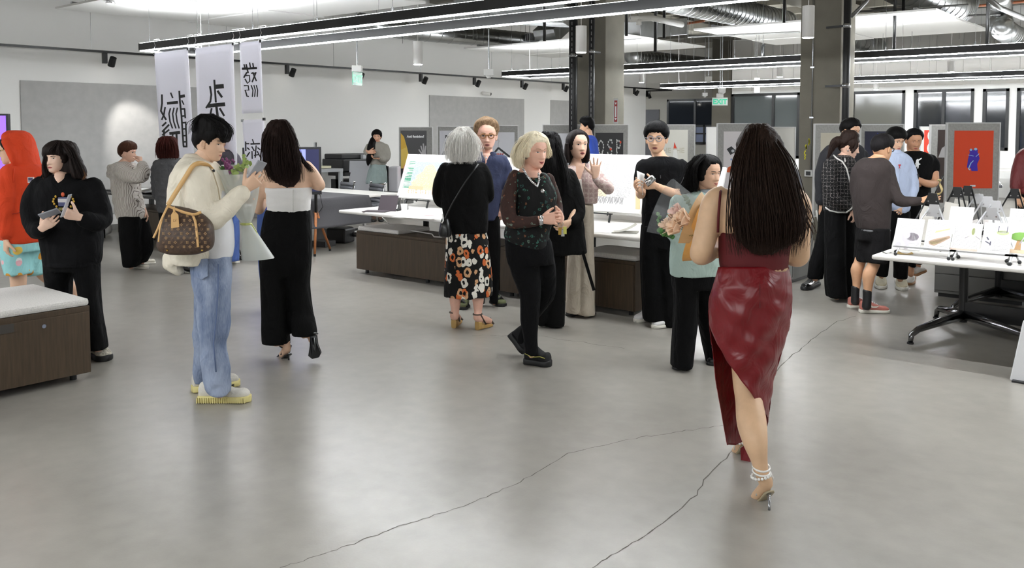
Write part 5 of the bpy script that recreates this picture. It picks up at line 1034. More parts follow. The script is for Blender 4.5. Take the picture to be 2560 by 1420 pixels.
def folds(m, st=.55):                                             # soft cloth folds as relief
    N, L, b = nodes(m); tc = N.new('ShaderNodeTexCoord'); mp = N.new('ShaderNodeMapping'); mp.inputs['Scale'].default_value = (1, 1, .6); mp.inputs['Rotation'].default_value = (.5, .4, .2); L.new(tc.outputs['Object'], mp.inputs[0])
    n = N.new('ShaderNodeTexNoise'); n.inputs['Scale'].default_value = 8; n.inputs['Detail'].default_value = 3; n.inputs['Distortion'].default_value = 1.1; L.new(mp.outputs[0], n.inputs['Vector'])
    bp = N.new('ShaderNodeBump'); bp.inputs['Strength'].default_value = st; bp.inputs['Distance'].default_value = .05; L.new(n.outputs[0], bp.inputs['Height'])
    if b.inputs['Normal'].links: L.new(b.inputs['Normal'].links[0].from_socket, bp.inputs['Normal'])
    L.new(bp.outputs[0], b.inputs['Normal']); return m
def fab(name, col, rough=.85, bump=.2, bs=300, var=.06, sheen=.0, vs=12):
    if name in MATS: return MATS[name]
    return folds(mat(name, col, rough, bump=bump, bscale=bs, var=var, vscale=vs, sheen=sheen, spec=.15 if sum(col) < 90 else .3))
def glasses(F_, m, r=.085, off=.075, lens=None, h=.514, thick=.0042):
    mb = MB(); hh = F_.hh; W = F_.hw; yf = .385+off*.6
    for sd in (-1, 1):
        mb.tube([W(sd*.142+r*1.05*math.cos(t), yf-.05*abs(math.cos(t)*sd*.5+.5 if False else 0)-.02, h+r*.9*math.sin(t)) for t in np.linspace(0, 6.2832, 17)], thick*hh/.23, 6)
        mb.tube([W(sd*.23, yf-.025, h+.03), W(sd*.335*F_.wk, yf-.12, h+.035), W(sd*.345*F_.wk, .02, h+.03), W(sd*.345*F_.wk, -.06, h-.02)], thick*.8*hh/.23, 6)
    mb.tube([W(-.06, yf-.02, h+.02), W(0, yf-.005, h+.035), W(.06, yf-.02, h+.02)], thick*hh/.23, 6)
    return F_.mb('glasses', mb, m, smooth=True)
BLK = lambda n='black_cloth', c=(13, 13, 14): fab(n, tuple(int(v*.6) for v in c), .85, .15, 250, .1)
# ---- patterned fabrics
def pat(name, col, build, rough=.85):
    m = mat(name, col, rough, spec=.3); N, L, b = nodes(m); tc = N.new('ShaderNodeTexCoord'); c = build(N, L, tc.outputs['Object']); L.new(c, b.inputs['Base Color']); return m
def _ramp(N, L, src, stops, const=True):
    r = N.new('ShaderNodeValToRGB'); r.color_ramp.interpolation = 'CONSTANT' if const else 'LINEAR'; el = r.color_ramp.elements
    while len(el) < len(stops): el.new(.5)
    for e, (p_, c) in zip(el, stops): e.position = p_; e.color = srgb(*c)
    L.new(src, r.inputs[0]); return r.outputs[0]
def _map(N, L, vec, sc, rot=(0, 0, 0)):
    m = N.new('ShaderNodeMapping'); m.inputs['Scale'].default_value = sc; m.inputs['Rotation'].default_value = rot; L.new(vec, m.inputs[0]); return m.outputs[0]
def _noise(N, L, vec, s, d=2):
    n = N.new('ShaderNodeTexNoise'); n.inputs['Scale'].default_value = s; n.inputs['Detail'].default_value = d; L.new(vec, n.inputs['Vector']); return n
def _warp(N, L, vec, s, amt):
    n = _noise(N, L, vec, s); a = N.new('ShaderNodeMixRGB'); a.blend_type = 'ADD'; a.inputs[0].default_value = amt; L.new(vec, a.inputs[1]); L.new(n.outputs['Color'], a.inputs[2]); return a.outputs[0]
def _wave(N, L, vec, s, dist=0.):
    w_ = N.new('ShaderNodeTexWave'); w_.inputs['Scale'].default_value = s; w_.inputs['Distortion'].default_value = dist; L.new(vec, w_.inputs['Vector']); return w_.outputs['Fac']
def stripes(N, L, v): return _ramp(N, L, _wave(N, L, _map(N, L, v, (1, 1, .12), (0, 0, -YAW+.3)), 24, .0), [(0, (96, 84, 78)), (.3, (206, 200, 192))], False)
M_STRIPE = pat('striped_cotton', (206, 200, 192), stripes)
def leopard(N, L, v):
    w_ = _warp(N, L, v, 22, .035); vo = N.new('ShaderNodeTexVoronoi'); vo.inputs['Scale'].default_value = 17; L.new(_map(N, L, w_, (1, 1, .72)), vo.inputs['Vector'])
    ring = _ramp(N, L, vo.outputs['Distance'], [(0, (0, 0, 0)), (.24, (255, 255, 255)), (.50, (0, 0, 0))]); sep = N.new('ShaderNodeSeparateColor'); L.new(vo.outputs['Color'], sep.inputs[0])
    c = _ramp(N, L, sep.outputs[0], [(0, (226, 221, 210)), (.5, (206, 108, 58)), (.8, (206, 160, 120))]); mx = N.new('ShaderNodeMixRGB'); L.new(ring, mx.inputs[0]); mx.inputs[1].default_value = srgb(16, 15, 15); L.new(c, mx.inputs[2]); return mx.outputs[0]
M_LEO = pat('leopard_print', (20, 20, 20), leopard)
def floral_f(N, L, v):
    w_ = _warp(N, L, v, 30, .04); vo = N.new('ShaderNodeTexVoronoi'); vo.inputs['Scale'].default_value = 36; L.new(w_, vo.inputs['Vector']); ring = _ramp(N, L, vo.outputs['Distance'], [(0, (0, 0, 0)), (.18, (255, 255, 255)), (.36, (0, 0, 0))]); sep = N.new('ShaderNodeSeparateColor'); L.new(vo.outputs['Color'], sep.inputs[0])
    c = _ramp(N, L, sep.outputs[0], [(0, (16, 18, 18)), (.35, (52, 96, 84)), (.62, (40, 70, 66)), (.8, (92, 112, 100)), (.92, (110, 74, 52))]); mx = N.new('ShaderNodeMixRGB'); L.new(ring, mx.inputs[0]); mx.inputs[1].default_value = srgb(20, 20, 20); L.new(c, mx.inputs[2]); return mx.outputs[0]
M_FLOR = pat('green_floral_print', (20, 20, 20), floral_f)
def floral_s(N, L, v):
    w_ = _warp(N, L, v, 30, .04); vo = N.new('ShaderNodeTexVoronoi'); vo.inputs['Scale'].default_value = 30; L.new(w_, vo.inputs['Vector']); ring = _ramp(N, L, vo.outputs['Distance'], [(0, (0, 0, 0)), (.18, (255, 255, 255)), (.32, (0, 0, 0))]); sep = N.new('ShaderNodeSeparateColor'); L.new(vo.outputs['Color'], sep.inputs[0])
    c = _ramp(N, L, sep.outputs[0], [(0, (66, 44, 38)), (.4, (104, 116, 104)), (.6, (112, 70, 52)), (.82, (58, 84, 80))]); mx = N.new('ShaderNodeMixRGB'); L.new(ring, mx.inputs[0]); mx.inputs[1].default_value = srgb(58, 40, 36); L.new(c, mx.inputs[2]); return mx.outputs[0]
M_FLORS = pat('sheer_floral_sleeve', (60, 42, 38), floral_s)
def tweed_f(dark, light, scale, thr):
    def f(N, L, v):
        u = _map(N, L, v, (1, 1, 1), (0, 0, -YAW+.35)); n = _noise(N, L, v, 240, 2); g = _wave(N, L, u, scale, 1.2); w2 = N.new('ShaderNodeTexWave'); w2.bands_direction = 'Z'; w2.inputs['Scale'].default_value = scale*.9; w2.inputs['Distortion'].default_value = 1.2; L.new(u, w2.inputs['Vector'])
        mx = N.new('ShaderNodeMath'); mx.operation = 'MAXIMUM'; L.new(g, mx.inputs[0]); L.new(w2.outputs['Fac'], mx.inputs[1]); ml = N.new('ShaderNodeMath'); ml.operation = 'MULTIPLY'; L.new(mx.outputs[0], ml.inputs[0]); r = N.new('ShaderNodeMapRange'); r.inputs[1].default_value = .35; r.inputs[2].default_value = .62; L.new(n.outputs[0], r.inputs[0]); L.new(r.outputs[0], ml.inputs[1])
        return _ramp(N, L, ml.outputs[0], [(0, dark), (thr, dark), (min(1, thr+.12), light)], False)
    return f
M_TWEED = pat('black_tweed', (18, 17, 18), tweed_f((16, 15, 16), (176, 168, 166), 10, .8))
M_PINK = pat('pink_tweed', (206, 186, 180), tweed_f((186, 160, 156), (222, 208, 200), 8, .45))
def denim_f(N, L, v):
    n = _noise(N, L, _map(N, L, v, (1, 1, .35)), 9, 4); n2 = _noise(N, L, _map(N, L, v, (1, 1, .1)), 260, 2); m = N.new('ShaderNodeMath'); m.operation = 'MULTIPLY_ADD'; m.inputs[1].default_value = .35; L.new(n2.outputs[0], m.inputs[0]); L.new(n.outputs[0], m.inputs[2]); return _ramp(N, L, m.outputs[0], [(.5, (92, 106, 134)), (.85, (150, 161, 182))], False)
M_DENIM = pat('washed_denim', (120, 136, 170), denim_f)
def shorts_f(N, L, v):
    vo = N.new('ShaderNodeTexVoronoi'); vo.inputs['Scale'].default_value = 11; L.new(_warp(N, L, v, 14, .02), vo.inputs['Vector']); sep = N.new('ShaderNodeSeparateColor'); L.new(vo.outputs['Color'], sep.inputs[0]); c = _ramp(N, L, sep.outputs[0], [(0, (232, 178, 186)), (.35, (146, 206, 204)), (.6, (232, 232, 228)), (.75, (222, 160, 70)), (.88, (236, 200, 96))])
    bl = _ramp(N, L, vo.outputs['Distance'], [(0, (255, 255, 255)), (.36, (0, 0, 0))]); mx = N.new('ShaderNodeMixRGB'); L.new(bl, mx.inputs[0]); mx.inputs[1].default_value = srgb(150, 206, 206); L.new(c, mx.inputs[2]); return mx.outputs[0]
M_SHORTS = pat('pastel_fruit_print', (150, 206, 206), shorts_f)
def bag_f(N, L, v): n = _noise(N, L, v, 60, 3); return _ramp(N, L, n.outputs[0], [(.3, (62, 48, 40)), (.7, (84, 66, 54))], False)
for m_ in (M_STRIPE, M_LEO, M_FLOR, M_FLORS, M_TWEED, M_PINK, M_DENIM, M_SHORTS): folds(m_, .5)
M_BAG = pat('monogram_brown', (74, 58, 48), bag_f, .5); M_TAN = mat('vachetta_tan', (206, 164, 106), .5)
SOLE_W = mat('sole_white', (214, 210, 200), .6); SOLE_B = mat('sole_black', (16, 16, 17), .6)
def legs(F_, left, right, m, name='trousers', th=.16, wr=.005, sc=(12, 12, 4), extra=(), vox=None, top=None):
    lf = [F_.rows(left, th), F_.rows(right, th)]+list(extra)
    if top: lf.append(F_.rows(top[0], top[1]))
    o = F_.cloth(name, lf, m, vox, 3, wr, sc)
    for r in (left, right):
        F_.skin.append(F_.limb([((q[1]+q[2])/2, q[0]+(3 if q is r[-1] else 0), q[4] if len(q) > 4 else 0, min(.045 if i_ < 2 else .034, (q[2]-q[1])*F_.k*.28)) for i_, q in enumerate(r)], 3))
    return o
def core(F_, R, th): F_.skin.append(F_.rows([(r[0], (r[1]+r[2])/2-(r[2]-r[1])*.36, (r[1]+r[2])/2+(r[2]-r[1])*.36, (r[3] if len(r) > 3 else th)*.7, r[4] if len(r) > 4 else 0) for r in R], th))
SK1 = (216, 178, 150); SK2 = (204, 160, 130); SK3 = (192, 148, 116); SK4 = (222, 176, 156)
# =============================================== woman in the red dress
f = Fig('woman in a red satin dress with long dark hair, walking away with a bouquet', 1900, 1200, .0095, (208, 172, 138), Y=4.05)
f.head(1893, 312, 440, 178, 4, eyes=False)
f.neck(1893, 470)
tor = [(463, 1862, 1925, .12), (474, 1815, 1972, .17), (490, 1788, 1996, .2), (520, 1790, 1992, .22), (560, 1798, 1980, .23), (600, 1800, 1974, .23), (640, 1801, 1968, .23), (672, 1800, 1969, .24)]
f.skin.append(f.rows(tor)); f.skin.append(f.rows([(665, 1804, 1962, .2), (720, 1802, 1950, .22), (780, 1806, 1944, .22), (830, 1815, 1930, .2)]))
f.skin.append(f.limb([(1805, 486, 0, .05), (1786, 510, 0, .062), (1772, 560, 0, .058), (1757, 615, -.02, .054), (1752, 637, 0, .05), (1775, 628, .1, .046), (1800, 600, .2, .036), (1815, 588, .25, .03)]))
f.skin.append(f.limb([(1980, 486, 0, .05), (1996, 515, 0, .06), (1996, 570, 0, .056), (1997, 620, 0, .052), (1994, 642, .02, .05), (1965, 632, .12, .044), (1915, 600, .24, .034), (1890, 590, .28, .03)]))
f.hand(1816, 588, .26, (.5, .2, .8), (.6, 0, -.4), 1, .7); f.hand(1888, 590, .29, (-.6, .1, .7), (-.5, 0, -.6), -1, .7)
f.skin.append(f.limb([(1862, 800, .06, .07), (1862, 880, .05, .068), (1867, 955, .0, .066), (1872, 1000, -.06, .063), (1879, 1055, -.15, .068), (1888, 1105, -.22, .056), (1898, 1150, -.23, .038), (1904, 1180, -.23, .032), (1914, 1204, -.22, .033)]))
f.skin.append(f.limb([(1912, 1196, -.22, .032), (1916, 1210, -.22, .03), (1905, 1224, -.19, .027), (1892, 1240, -.15, .027), (1884, 1251, -.11, .02)], flat=.85))
f.skin.append(f.limb([(1880, 800, .03, .07), (1872, 900, .1, .06), (1862, 980, .25, .06), (1858, 1050, .32, .045), (1856, 1090, .36, .031), (1852, 1112, .38, .03), (1841, 1130, .43, .027), (1836, 1140, .46, .02)]))
RED = folds(mat('red_satin', (110, 7, 18), .36, spec=.5), .35); b = nodes(RED)[2]
f.cloth('bodice', [f.rows([(578, 1797, 1984, .245), (600, 1797, 1978, .25), (640, 1797, 1971, .25), (672, 1800, 1968, .235)])], mat('red_crepe', (88, 9, 15), .75), .011, 2, .002)
def strap(pts, r=.006): 
    mb = MB(); mb.tube([f.p(*q) for q in pts], r, 6); return mb
f.mb('strap', strap([(1795, 581, -.1), (1796, 545, -.105), (1799, 505, -.1), (1801, 480, -.06), (1804, 474, 0)]), mat('red_crepe'), smooth=True); f.mb('strap', strap([(1985, 581, -.1), (1985, 545, -.1), (1980, 505, -.09), (1974, 478, -.04)]), mat('red_crepe'), smooth=True)
SL = [(668, 1797, 1971), (700, 1788, 1977), (740, 1776, 1980), (780, 1772, 1978), (822, 1775, 1970), (879, 1783, 1954), (951, 1790, 1932), (1023, 1803, 1923), (1071, 1811, 1917), (1112, 1819, 1915)]
def skirt(a, c):
    y = 668+(1112-668)*c; xl = np.interp(y, [q[0] for q in SL], [q[1] for q in SL]); xr = np.interp(y, [q[0] for q in SL], [q[2] for q in SL]); cx_ = (xl+xr)/2; hw = (xr-xl)/2
    if y < 815: p0 = -math.pi
    elif y < 1040:
        xs = np.interp(y, [815, 860, 905, 951, 1009, 1040], [xl+1, 1793, 1820, 1853, 1895, 1918]); p0 = -math.acos(max(-1, min(1, (xs-cx_)/hw)))
    else: p0 = np.interp(y, [1040, 1075, 1112], [-.25, .3, 2.2])
    ph = p0+(math.pi-p0)*a; hd = np.interp(y, [668, 720, 790, 900, 1112], [.125, .165, .165, .15, .12])
    dd = hd*math.sin(ph)+np.interp(y, [668, 900, 1112], [0, .02, .2])*(.5+.5*math.sin(ph)); q = f.p(cx_+hw*math.cos(ph), y, dd)
    wv = .006*math.sin(y*.05+ph*3+math.cos(ph)*4)*min(1, max(0, (y-690)/80))+.004*math.sin(y*.11-ph*5)*min(1, max(0, (y-700)/60)); return q-FW*math.copysign(1, -math.sin(ph) if ph else 1)*wv+RT*.2*wv
mb = MB(); mb.grid(skirt, 72, 84); o = f.mb('satin_skirt', mb, RED, smooth=True); o.modifiers.new('s', 'SOLIDIFY').thickness = .003
mb = MB(); mb.poly([f.p(1851, 1120, .3), f.p(1866, 1110, .3), f.p(1880, 1146, .28), f.p(1864, 1180, .28), f.p(1853, 1160, .3)]); o = f.mb('hem_tail', mb, RED); o.modifiers.new('s', 'SOLIDIFY').thickness = .004
mb = MB(); mb.tube([f.p(1898, 676, -.127), f.p(1899, 720, -.165), f.p(1899, 770, -.168)], .003, 6); f.mb('zip_seam', mb, mat('red_crepe'))
hr = [(309, 1872, 1916, .1, 0), (322, 1862, 1932, .19, 0), (345, 1850, 1948, .24, 0), (380, 1841, 1962, .26, -.01), (410, 1836, 1970, .25, -.03), (449, 1833, 1988, .22, -.07), (491, 1838, 2002, .15, -.1), (533, 1838, 2015, .12, -.13), (562, 1838, 2014, .11, -.14), (590, 1842, 1999, .1, -.15), (615, 1858, 1972, .08, -.15), (636, 1885, 1928, .05, -.15)]
BRUN = (40, 28, 22)
f.hair(BRUN, .03, extra=[f.rows(hr, e=2.)], vox=.009, wr=.006, sc=(70, 70, 4), seed=4)
st = [[(1895+dx*.35, 315+abs(dx)*.25, -.06), (1895+dx*.8, 400, -.16), (1898+dx*1.05, 480, -.2), (1905+dx*1.15, 560, -.21), (1908+dx*1.0, 615+random.Random(int(dx)).uniform(-20, 25), -.205)] for dx in range(-62, 95, 6)]
f.locks(BRUN, st, 620, 5, .0024, .02)
f.locks((66, 44, 30), [[(1975, 480, -.1), (2000, 530, -.12), (2018, 560, -.13), (2024, 585, -.12)], [(1840, 500, -.14), (1836, 560, -.14), (1834, 600, -.14)], [(1960, 440, -.12), (1990, 490, -.13), (2012, 540, -.13)]], 26, 6, .004, .02, 'loose_strands')
SIL2 = mat('pearl_white', (226, 224, 220), .25, spec=.7); HEELM = mat('silver_heel', (170, 172, 176), .25, metal=.9)
def stiletto(ax, ay, ad, hx, hy, tx, ty, hd, td, tip, m0=None, m1=None):
    t_ = MB(); A_ = f.p(hx, hy, hd); T_ = f.p(tx, ty, td); mid = A_.lerp(T_, .55)-UP*.012; L_ = (T_-A_); S_ = Vector((L_.x, L_.y, 0)).normalized().cross(UP)
    q = [A_-L_*.12, A_, A_.lerp(T_, .3)-UP*.006, mid, A_.lerp(T_, .8)-UP*.004, T_+L_*.12]; w_ = [.016, .027, .024, .032, .038, .014]
    sole = MB(); sole.grid(lambda a, c: q[round(c*5)]+S_*w_[round(c*5)]*(2*a-1)-UP*.01, 4, 5); o = f.mb('sandal', sole, m0 or mat('sandal_sole', (150, 138, 112), .5), smooth=True); o.modifiers.new('s', 'SOLIDIFY').thickness = .008
    h_ = MB(); h_.tube([A_-UP*.012, A_.lerp(tip, .4)-UP*.0, tip+UP*.02, tip], [.013, .0065, .005, .006], 8); f.mb('stiletto_heel', h_, m0 or HEELM, o, smooth=True)
    an = f.p(ax, ay, ad); s1 = MB()
    for dz in (0, .02): s1.tube([an+UP*(dz*1.0+.008*math.sin(t))+(RT*math.cos(t)+FW*math.sin(t))*.037 for t in np.linspace(0, 6.2832, 17)], .0045, 6)
    s1.tube([an+RT*.03, A_+S_*.022+UP*.05, A_.lerp(T_, .35)+S_*.03+UP*.01], .005, 6); s1.tube([an-RT*.03, A_.lerp(T_, .2)-S_*.03+UP*.05, A_.lerp(T_, .45)-S_*.032+UP*.005], .005, 6); s1.tube([an-RT*.02+FW*.03, A_.lerp(T_, .5)+UP*.05, T_+UP*.03], .0035, 6); s1.tube([T_+S_*.036, T_+UP*.03, T_-S_*.036], .006, 6); f.mb('ankle_strap', s1, m0 or SIL2, o, smooth=True)
    if m0: return
    pr_ = MB()
    for t in np.linspace(0, 6.2832, 19)[:-1]: pr_.sphere(an-UP*.018+UP*.01*math.cos(t)+(RT*math.cos(t)+FW*math.sin(t))*.041, .0068, 8, 6)
    for t in np.linspace(-1, 1, 9): pr_.sphere(T_+S_*.037*t+UP*(.006+.028*(1-t*t)), .006, 8, 6)
    po = f.mb('pearls', pr_, SIL2, o, smooth=True); po['kind'] = 'stuff'
stiletto(1903, 1178, -.23, 1922, 1224, 1886, 1256, -.215, -.12, G(1923, 1275)); stiletto(1855, 1092, .37, 1862, 1110, 1836, 1142, .35, .46, G(1866, 1148))
red = f.done()
# her bouquet: its own thing
f2 = Fig('x', 1760, 1000, Y=4.32); c0 = f2.p(1815, 600, 0); t = thing('bouquet', 'bouquet of peach roses in orange paper held by the red dress woman', 'bouquet', c0)
ax_ = (f2.p(1668, 545, .12)-c0).normalized(); s_ = ax_.cross(FW).normalized(); v_ = s_.cross(ax_); Lb = (f2.p(1668, 545, .12)-c0).length
KR = mat('orange_kraft', (226, 170, 92), .6, var=.1, vscale=14); KR2 = mat('tan_kraft', (206, 170, 120), .6)
mb = MB(); mb.grid(lambda a, c: c0+ax_*Lb*(-.35+.85*c)+(s_*math.cos(a*4.2+2.1)+v_*math.sin(a*4.2+2.1))*(.03+.14*c**.9+.012*math.sin(a*16)*c), 30, 8); o = mb.build('paper_wrap', KR, t); o.modifiers.new('s', 'SOLIDIFY').thickness = .002
mb = MB(); mb.grid(lambda a, c: c0+ax_*Lb*(.1+.5*c)+(s_*math.cos(a*1.8+3.4)+v_*math.sin(a*1.8+3.4))*(.07+.12*c), 12, 5); o = mb.build('paper_flap', KR2, t); o.modifiers.new('s', 'SOLIDIFY').thickness = .002
CELL = mat('clear_film', (200, 205, 210), .12, alpha=.16, spec=.8)
mb = MB(); mb.grid(lambda a, c: c0+ax_*Lb*(-.3+1.42*c)+(s_*math.cos(a*4+1.2)+v_*math.sin(a*4+1.2))*(.04+.16*c), 16, 5); mb.build('clear_wrap', CELL, t)
def rose(c, ax, r, m, nm='rose'):
    ax = ax.normalized(); u = ax.cross(UP).normalized(); v = ax.cross(u); o = None
    mb = MB(); mb.sphere(c, r*.55, 10, 7); o = mb.build(nm, m, t, smooth=True)
    for ring, (n, rr, h, op) in enumerate(((3, .45, .55, .1), (5, .7, .3, .25), (6, .95, .05, .5))):
        for i in range(n):
            a = 2*math.pi*i/n+ring; d = u*math.cos(a)+v*math.sin(a); e = u*-math.sin(a)+v*math.cos(a); mb = MB()
            mb.grid(lambda p, q: c+d*r*(rr*(.35+.65*q)+op*q*q*.3)+e*r*(p-.5)*1.25*rr*(.6+.7*q*(1.3-q))+ax*r*(h-.6+1.15*q-.3*(p-.5)**2-.25*op*q*q), 5, 4); q_ = mb.build('petal', m, o, smooth=True); q_.modifiers.new('s', 'SOLIDIFY').thickness = .0015
PEACH = mat('peach_rose', (240, 208, 178), .6, var=.06, vscale=30); PINKR = mat('pink_rose', (238, 200, 184), .6)
for x, y, d, r, m in ((1668, 568, -.02, .04, PEACH), (1694, 535, .0, .045, PINKR), (1708, 548, -.1, .045, PEACH), (1688, 568, -.1, .042, PEACH)): rose(f2.p(x, y, d), ax_-FW*.5, r, m)
GREEN = mat('leaf_green', (70, 120, 56), .5); EUC = mat('eucalyptus', (140, 160, 150), .6)
def leafset(cs, m, r, nm='leaf', sd=1):
    rnd = random.Random(sd)
    for c in cs:
        d = Vector((rnd.gauss(0, 1), rnd.gauss(0, 1), rnd.gauss(0, 1))).normalized(); e = d.cross(FW).normalized(); mb = MB(); mb.grid(lambda p, q: c+d*r*(q-.5)*2+e*r*.7*(p-.5)*2*math.sin(.2+2.7*q)+FW*r*.2*(p-.5)**2, 3, 4); o = mb.build(nm, m, t, smooth=True); o.modifiers.new('s', 'SOLIDIFY').thickness = .001
leafset([f2.p(1650+i*6, 576+3*i, -.04) for i in range(6)], GREEN, .022, 'leaf', 2); leafset([f2.p(1645+4*(i % 2), 535+8*i, .0) for i in range(4)], GREEN, .014, 'leaf', 4); leafset([f2.p(1712+i*4, 490+i*7, .05) for i in range(8)], EUC, .015, 'eucalyptus_leaf', 5)
mb = MB()
for i in range(6): mb.tube([f2.p(1668+i*8, 535, -.05), f2.p(1700+i*8, 570+i, -.08), f2.p(1725+i*5, 590+i, -.09)], .0018, 5)
o = mb.build('stems', mat('dry_stem', (120, 110, 56), .7), t); o['kind'] = 'stuff'
# =============================================== man with jacket, bag and jeans
f = Fig('young man in a cream jacket and jeans looking down at his phone, tote on shoulder', 550, 990, .0115, SK1, Y=5.3)
f.head(526, 284, 400, 80, 10, hair_t=.055, eye=356, brow=(30, 24, 22), wk=.98, eyeh=.014, lips=(196, 120, 112)); f.neck(497, 408, 0, .058)
HB_ = (20, 18, 18); f.hair(HB_, .022, hf=.74, temple=.64, side=.44, ear=.58, nape=.22, seed=2, front=.1, top=.5, extra=[f.rows([(285, 504, 530, .08), (290, 494, 546, .13), (302, 486, 562, .165), (318, 482, 575, .175), (330, 482, 577, .175), (338, 486, 572, .17), (343, 492, 566, .15)], e=2.2), f.rows([(335, 545, 577, .16), (348, 552, 573, .14), (356, 558, 569, .1)], e=2.)], vox=.007, wr=.006, sc=(40, 40, 30))
f.locks(HB_, [[(530, 290, -.06), (560, 305, -.08), (575, 325, -.08), (571, 350, -.07)], [(510, 288, -.08), (545, 310, -.1), (560, 340, -.1)], [(505, 288, -.06), (488, 305, -.08), (482, 335, -.08)]], 90, 8, .002, .016)
core(f, [(408, 462, 528, .3), (470, 430, 556, .34), (560, 436, 560, .3), (650, 480, 575, .26)], .3)
CRM = folds(mat('cream_denim', (226, 218, 200), .85, bump=.2, bscale=300, var=.05, vscale=9), .7)
jr = [(392, 464, 508, .2), (402, 456, 528, .3), (418, 446, 542, .42), (440, 433, 552, .45), (470, 428, 558, .43), (520, 426, 560, .4), (570, 427, 561, .4), (610, 429, 558, .4), (640, 432, 551, .4), (655, 441, 543, .38)]
f.cloth('jacket', [f.rows(jr), f.limb([(492, 428, -.2, .075), (488, 470, -.24, .082), (505, 520, -.26, .08), (532, 545, -.26, .072), (560, 525, -.24, .064), (590, 495, -.2, .054), (610, 478, -.18, .048)]), f.limb([(510, 430, .2, .07), (530, 490, .22, .07), (560, 520, .2, .06), (600, 500, .12, .05)]), f.limb([(428, 640, -.05, .05), (434, 662, -.06, .05), (450, 680, -.06, .03)], flat=1.6)], CRM, .0105, 3, .010, (9, 9, 11))
f.cloth('collar', [f.rows([(384, 466, 500, .15), (392, 462, 512, .2), (402, 458, 527, .24), (410, 460, 532, .22)], e=2.4)], CRM, .009, 2, .003)
mb = MB(); mb.tube([f.p(520, 412, -.15), f.p(533, 432, -.2), f.p(545, 470, -.22), f.p(553, 520, -.22)], .004, 6); f.mb('jacket_seam', mb, mat('seam_tan', (170, 156, 130), .8)); mb = MB(); mb.sphere(f.p(534, 427, -.19), .009, 8, 6); f.mb('button', mb, M_DARK)
f.cloth('white_shirt', [f.rows([(425, 500, 545, .28), (520, 470, 566, .3), (560, 470, 578, .3), (610, 470, 583, .3), (645, 478, 579, .28)])], mat('white_tee', (214, 214, 216), .85), .012, 3, .006)
legs(f, [(640, 478, 578, .26, -.02), (700, 482, 578, .22, -.06), (757, 494, 575, .2, -.08), (821, 498, 573, .18, -.09), (865, 502, 566, .17, -.1), (906, 505, 571, .17, -.1), (938, 508, 575, .18, -.1), (970, 515, 577, .18, -.1), (985, 528, 573, .17, -.1)], [(640, 480, 570, .24, .04), (700, 482, 560, .2, .08), (757, 488, 555, .2, .12), (849, 485, 545, .18, .16), (900, 488, 535, .17, .17), (940, 487, 522, .17, .17), (955, 489, 518, .16, .17)], M_DENIM, 'jeans', wr=.009, sc=(10, 10, 9), vox=.0105)
mb = MB(); mb.tube([f.p(546, 660, -.15), f.p(545, 720, -.17), f.p(541, 790, -.19), f.p(534, 860, -.19), f.p(540, 930, -.195)], .004, 6); f.mb('side_seam', mb, mat('denim_seam', (88, 104, 138), .8), smooth=True)
mb = MB(); q = [f.p(487, 650, -.155), f.p(519, 646, -.17), f.p(520, 690, -.185), f.p(505, 698, -.18), f.p(488, 690, -.165)]; mb.prism(q, FW*-.006); f.mb('back_pocket', mb, M_DENIM)
YZ = mat('knit_cream', (206, 202, 192), .9, bump=.4, bscale=90); YS = mat('yellow_sole', (214, 202, 138), .6)
sh = f.shoe((500, 1003), (624, 1003), YZ, YS, .095, .05, .042, toeh=.055); mb = MB()
for i in range(22): q = G(500+118*i/21, 1003); mb.obox(q-FW*.052+UP*.02, RT*.003, FW*.006, UP*.016)
o = f.mb('sole_ribs', mb, YS, sh); o['kind'] = 'stuff'; mb = MB(); c = G(582, 1003)+UP*.112-FW*.03; mb.tube([c-RT*.02-UP*.012, c+RT*.02+UP*.004], .003, 6).tube([c-RT*.02+UP*.006, c+RT*.02-UP*.008], .003, 6); f.mb('laces', mb, M_DARK, sh)
f.shoe((482, 980), (596, 962), YZ, YS, .095, .05, .042, toeh=.055)
f.skin.append(f.limb([(540, 545, -.26, .04), (590, 492, -.2, .036), (617, 470, -.18, .028)])); f.skin.append(f.limb([(560, 520, .2, .04), (600, 500, .12, .034)]))
f.hand(612, 474, -.18, (.75, .65, .1), (-.2, .3, .9), 1, .55, .19); f.hand(598, 502, .12, (.9, .1, .1), (0, .8, -.4), -1, .9)
mb = MB(); f3 = Frame(f.p(640, 430, -.16), (RT*.55+UP*.84), (RT*-.5+UP*.3-FW*.8)); f3.rect(mb, -.06, .075, -.035, .035, -.004, .004)
f.done(); tag(mb.build('smartphone', mat('phone_grey', (150, 152, 158), .2), bevel=.004), 'grey phone in the hand of the man in the cream jacket', 'smartphone')
mb = MB(); mb.tube([f.p(480, 378, -.12), f.p(495, 392, -.16), f.p(515, 402, -.13)], .0025, 6)
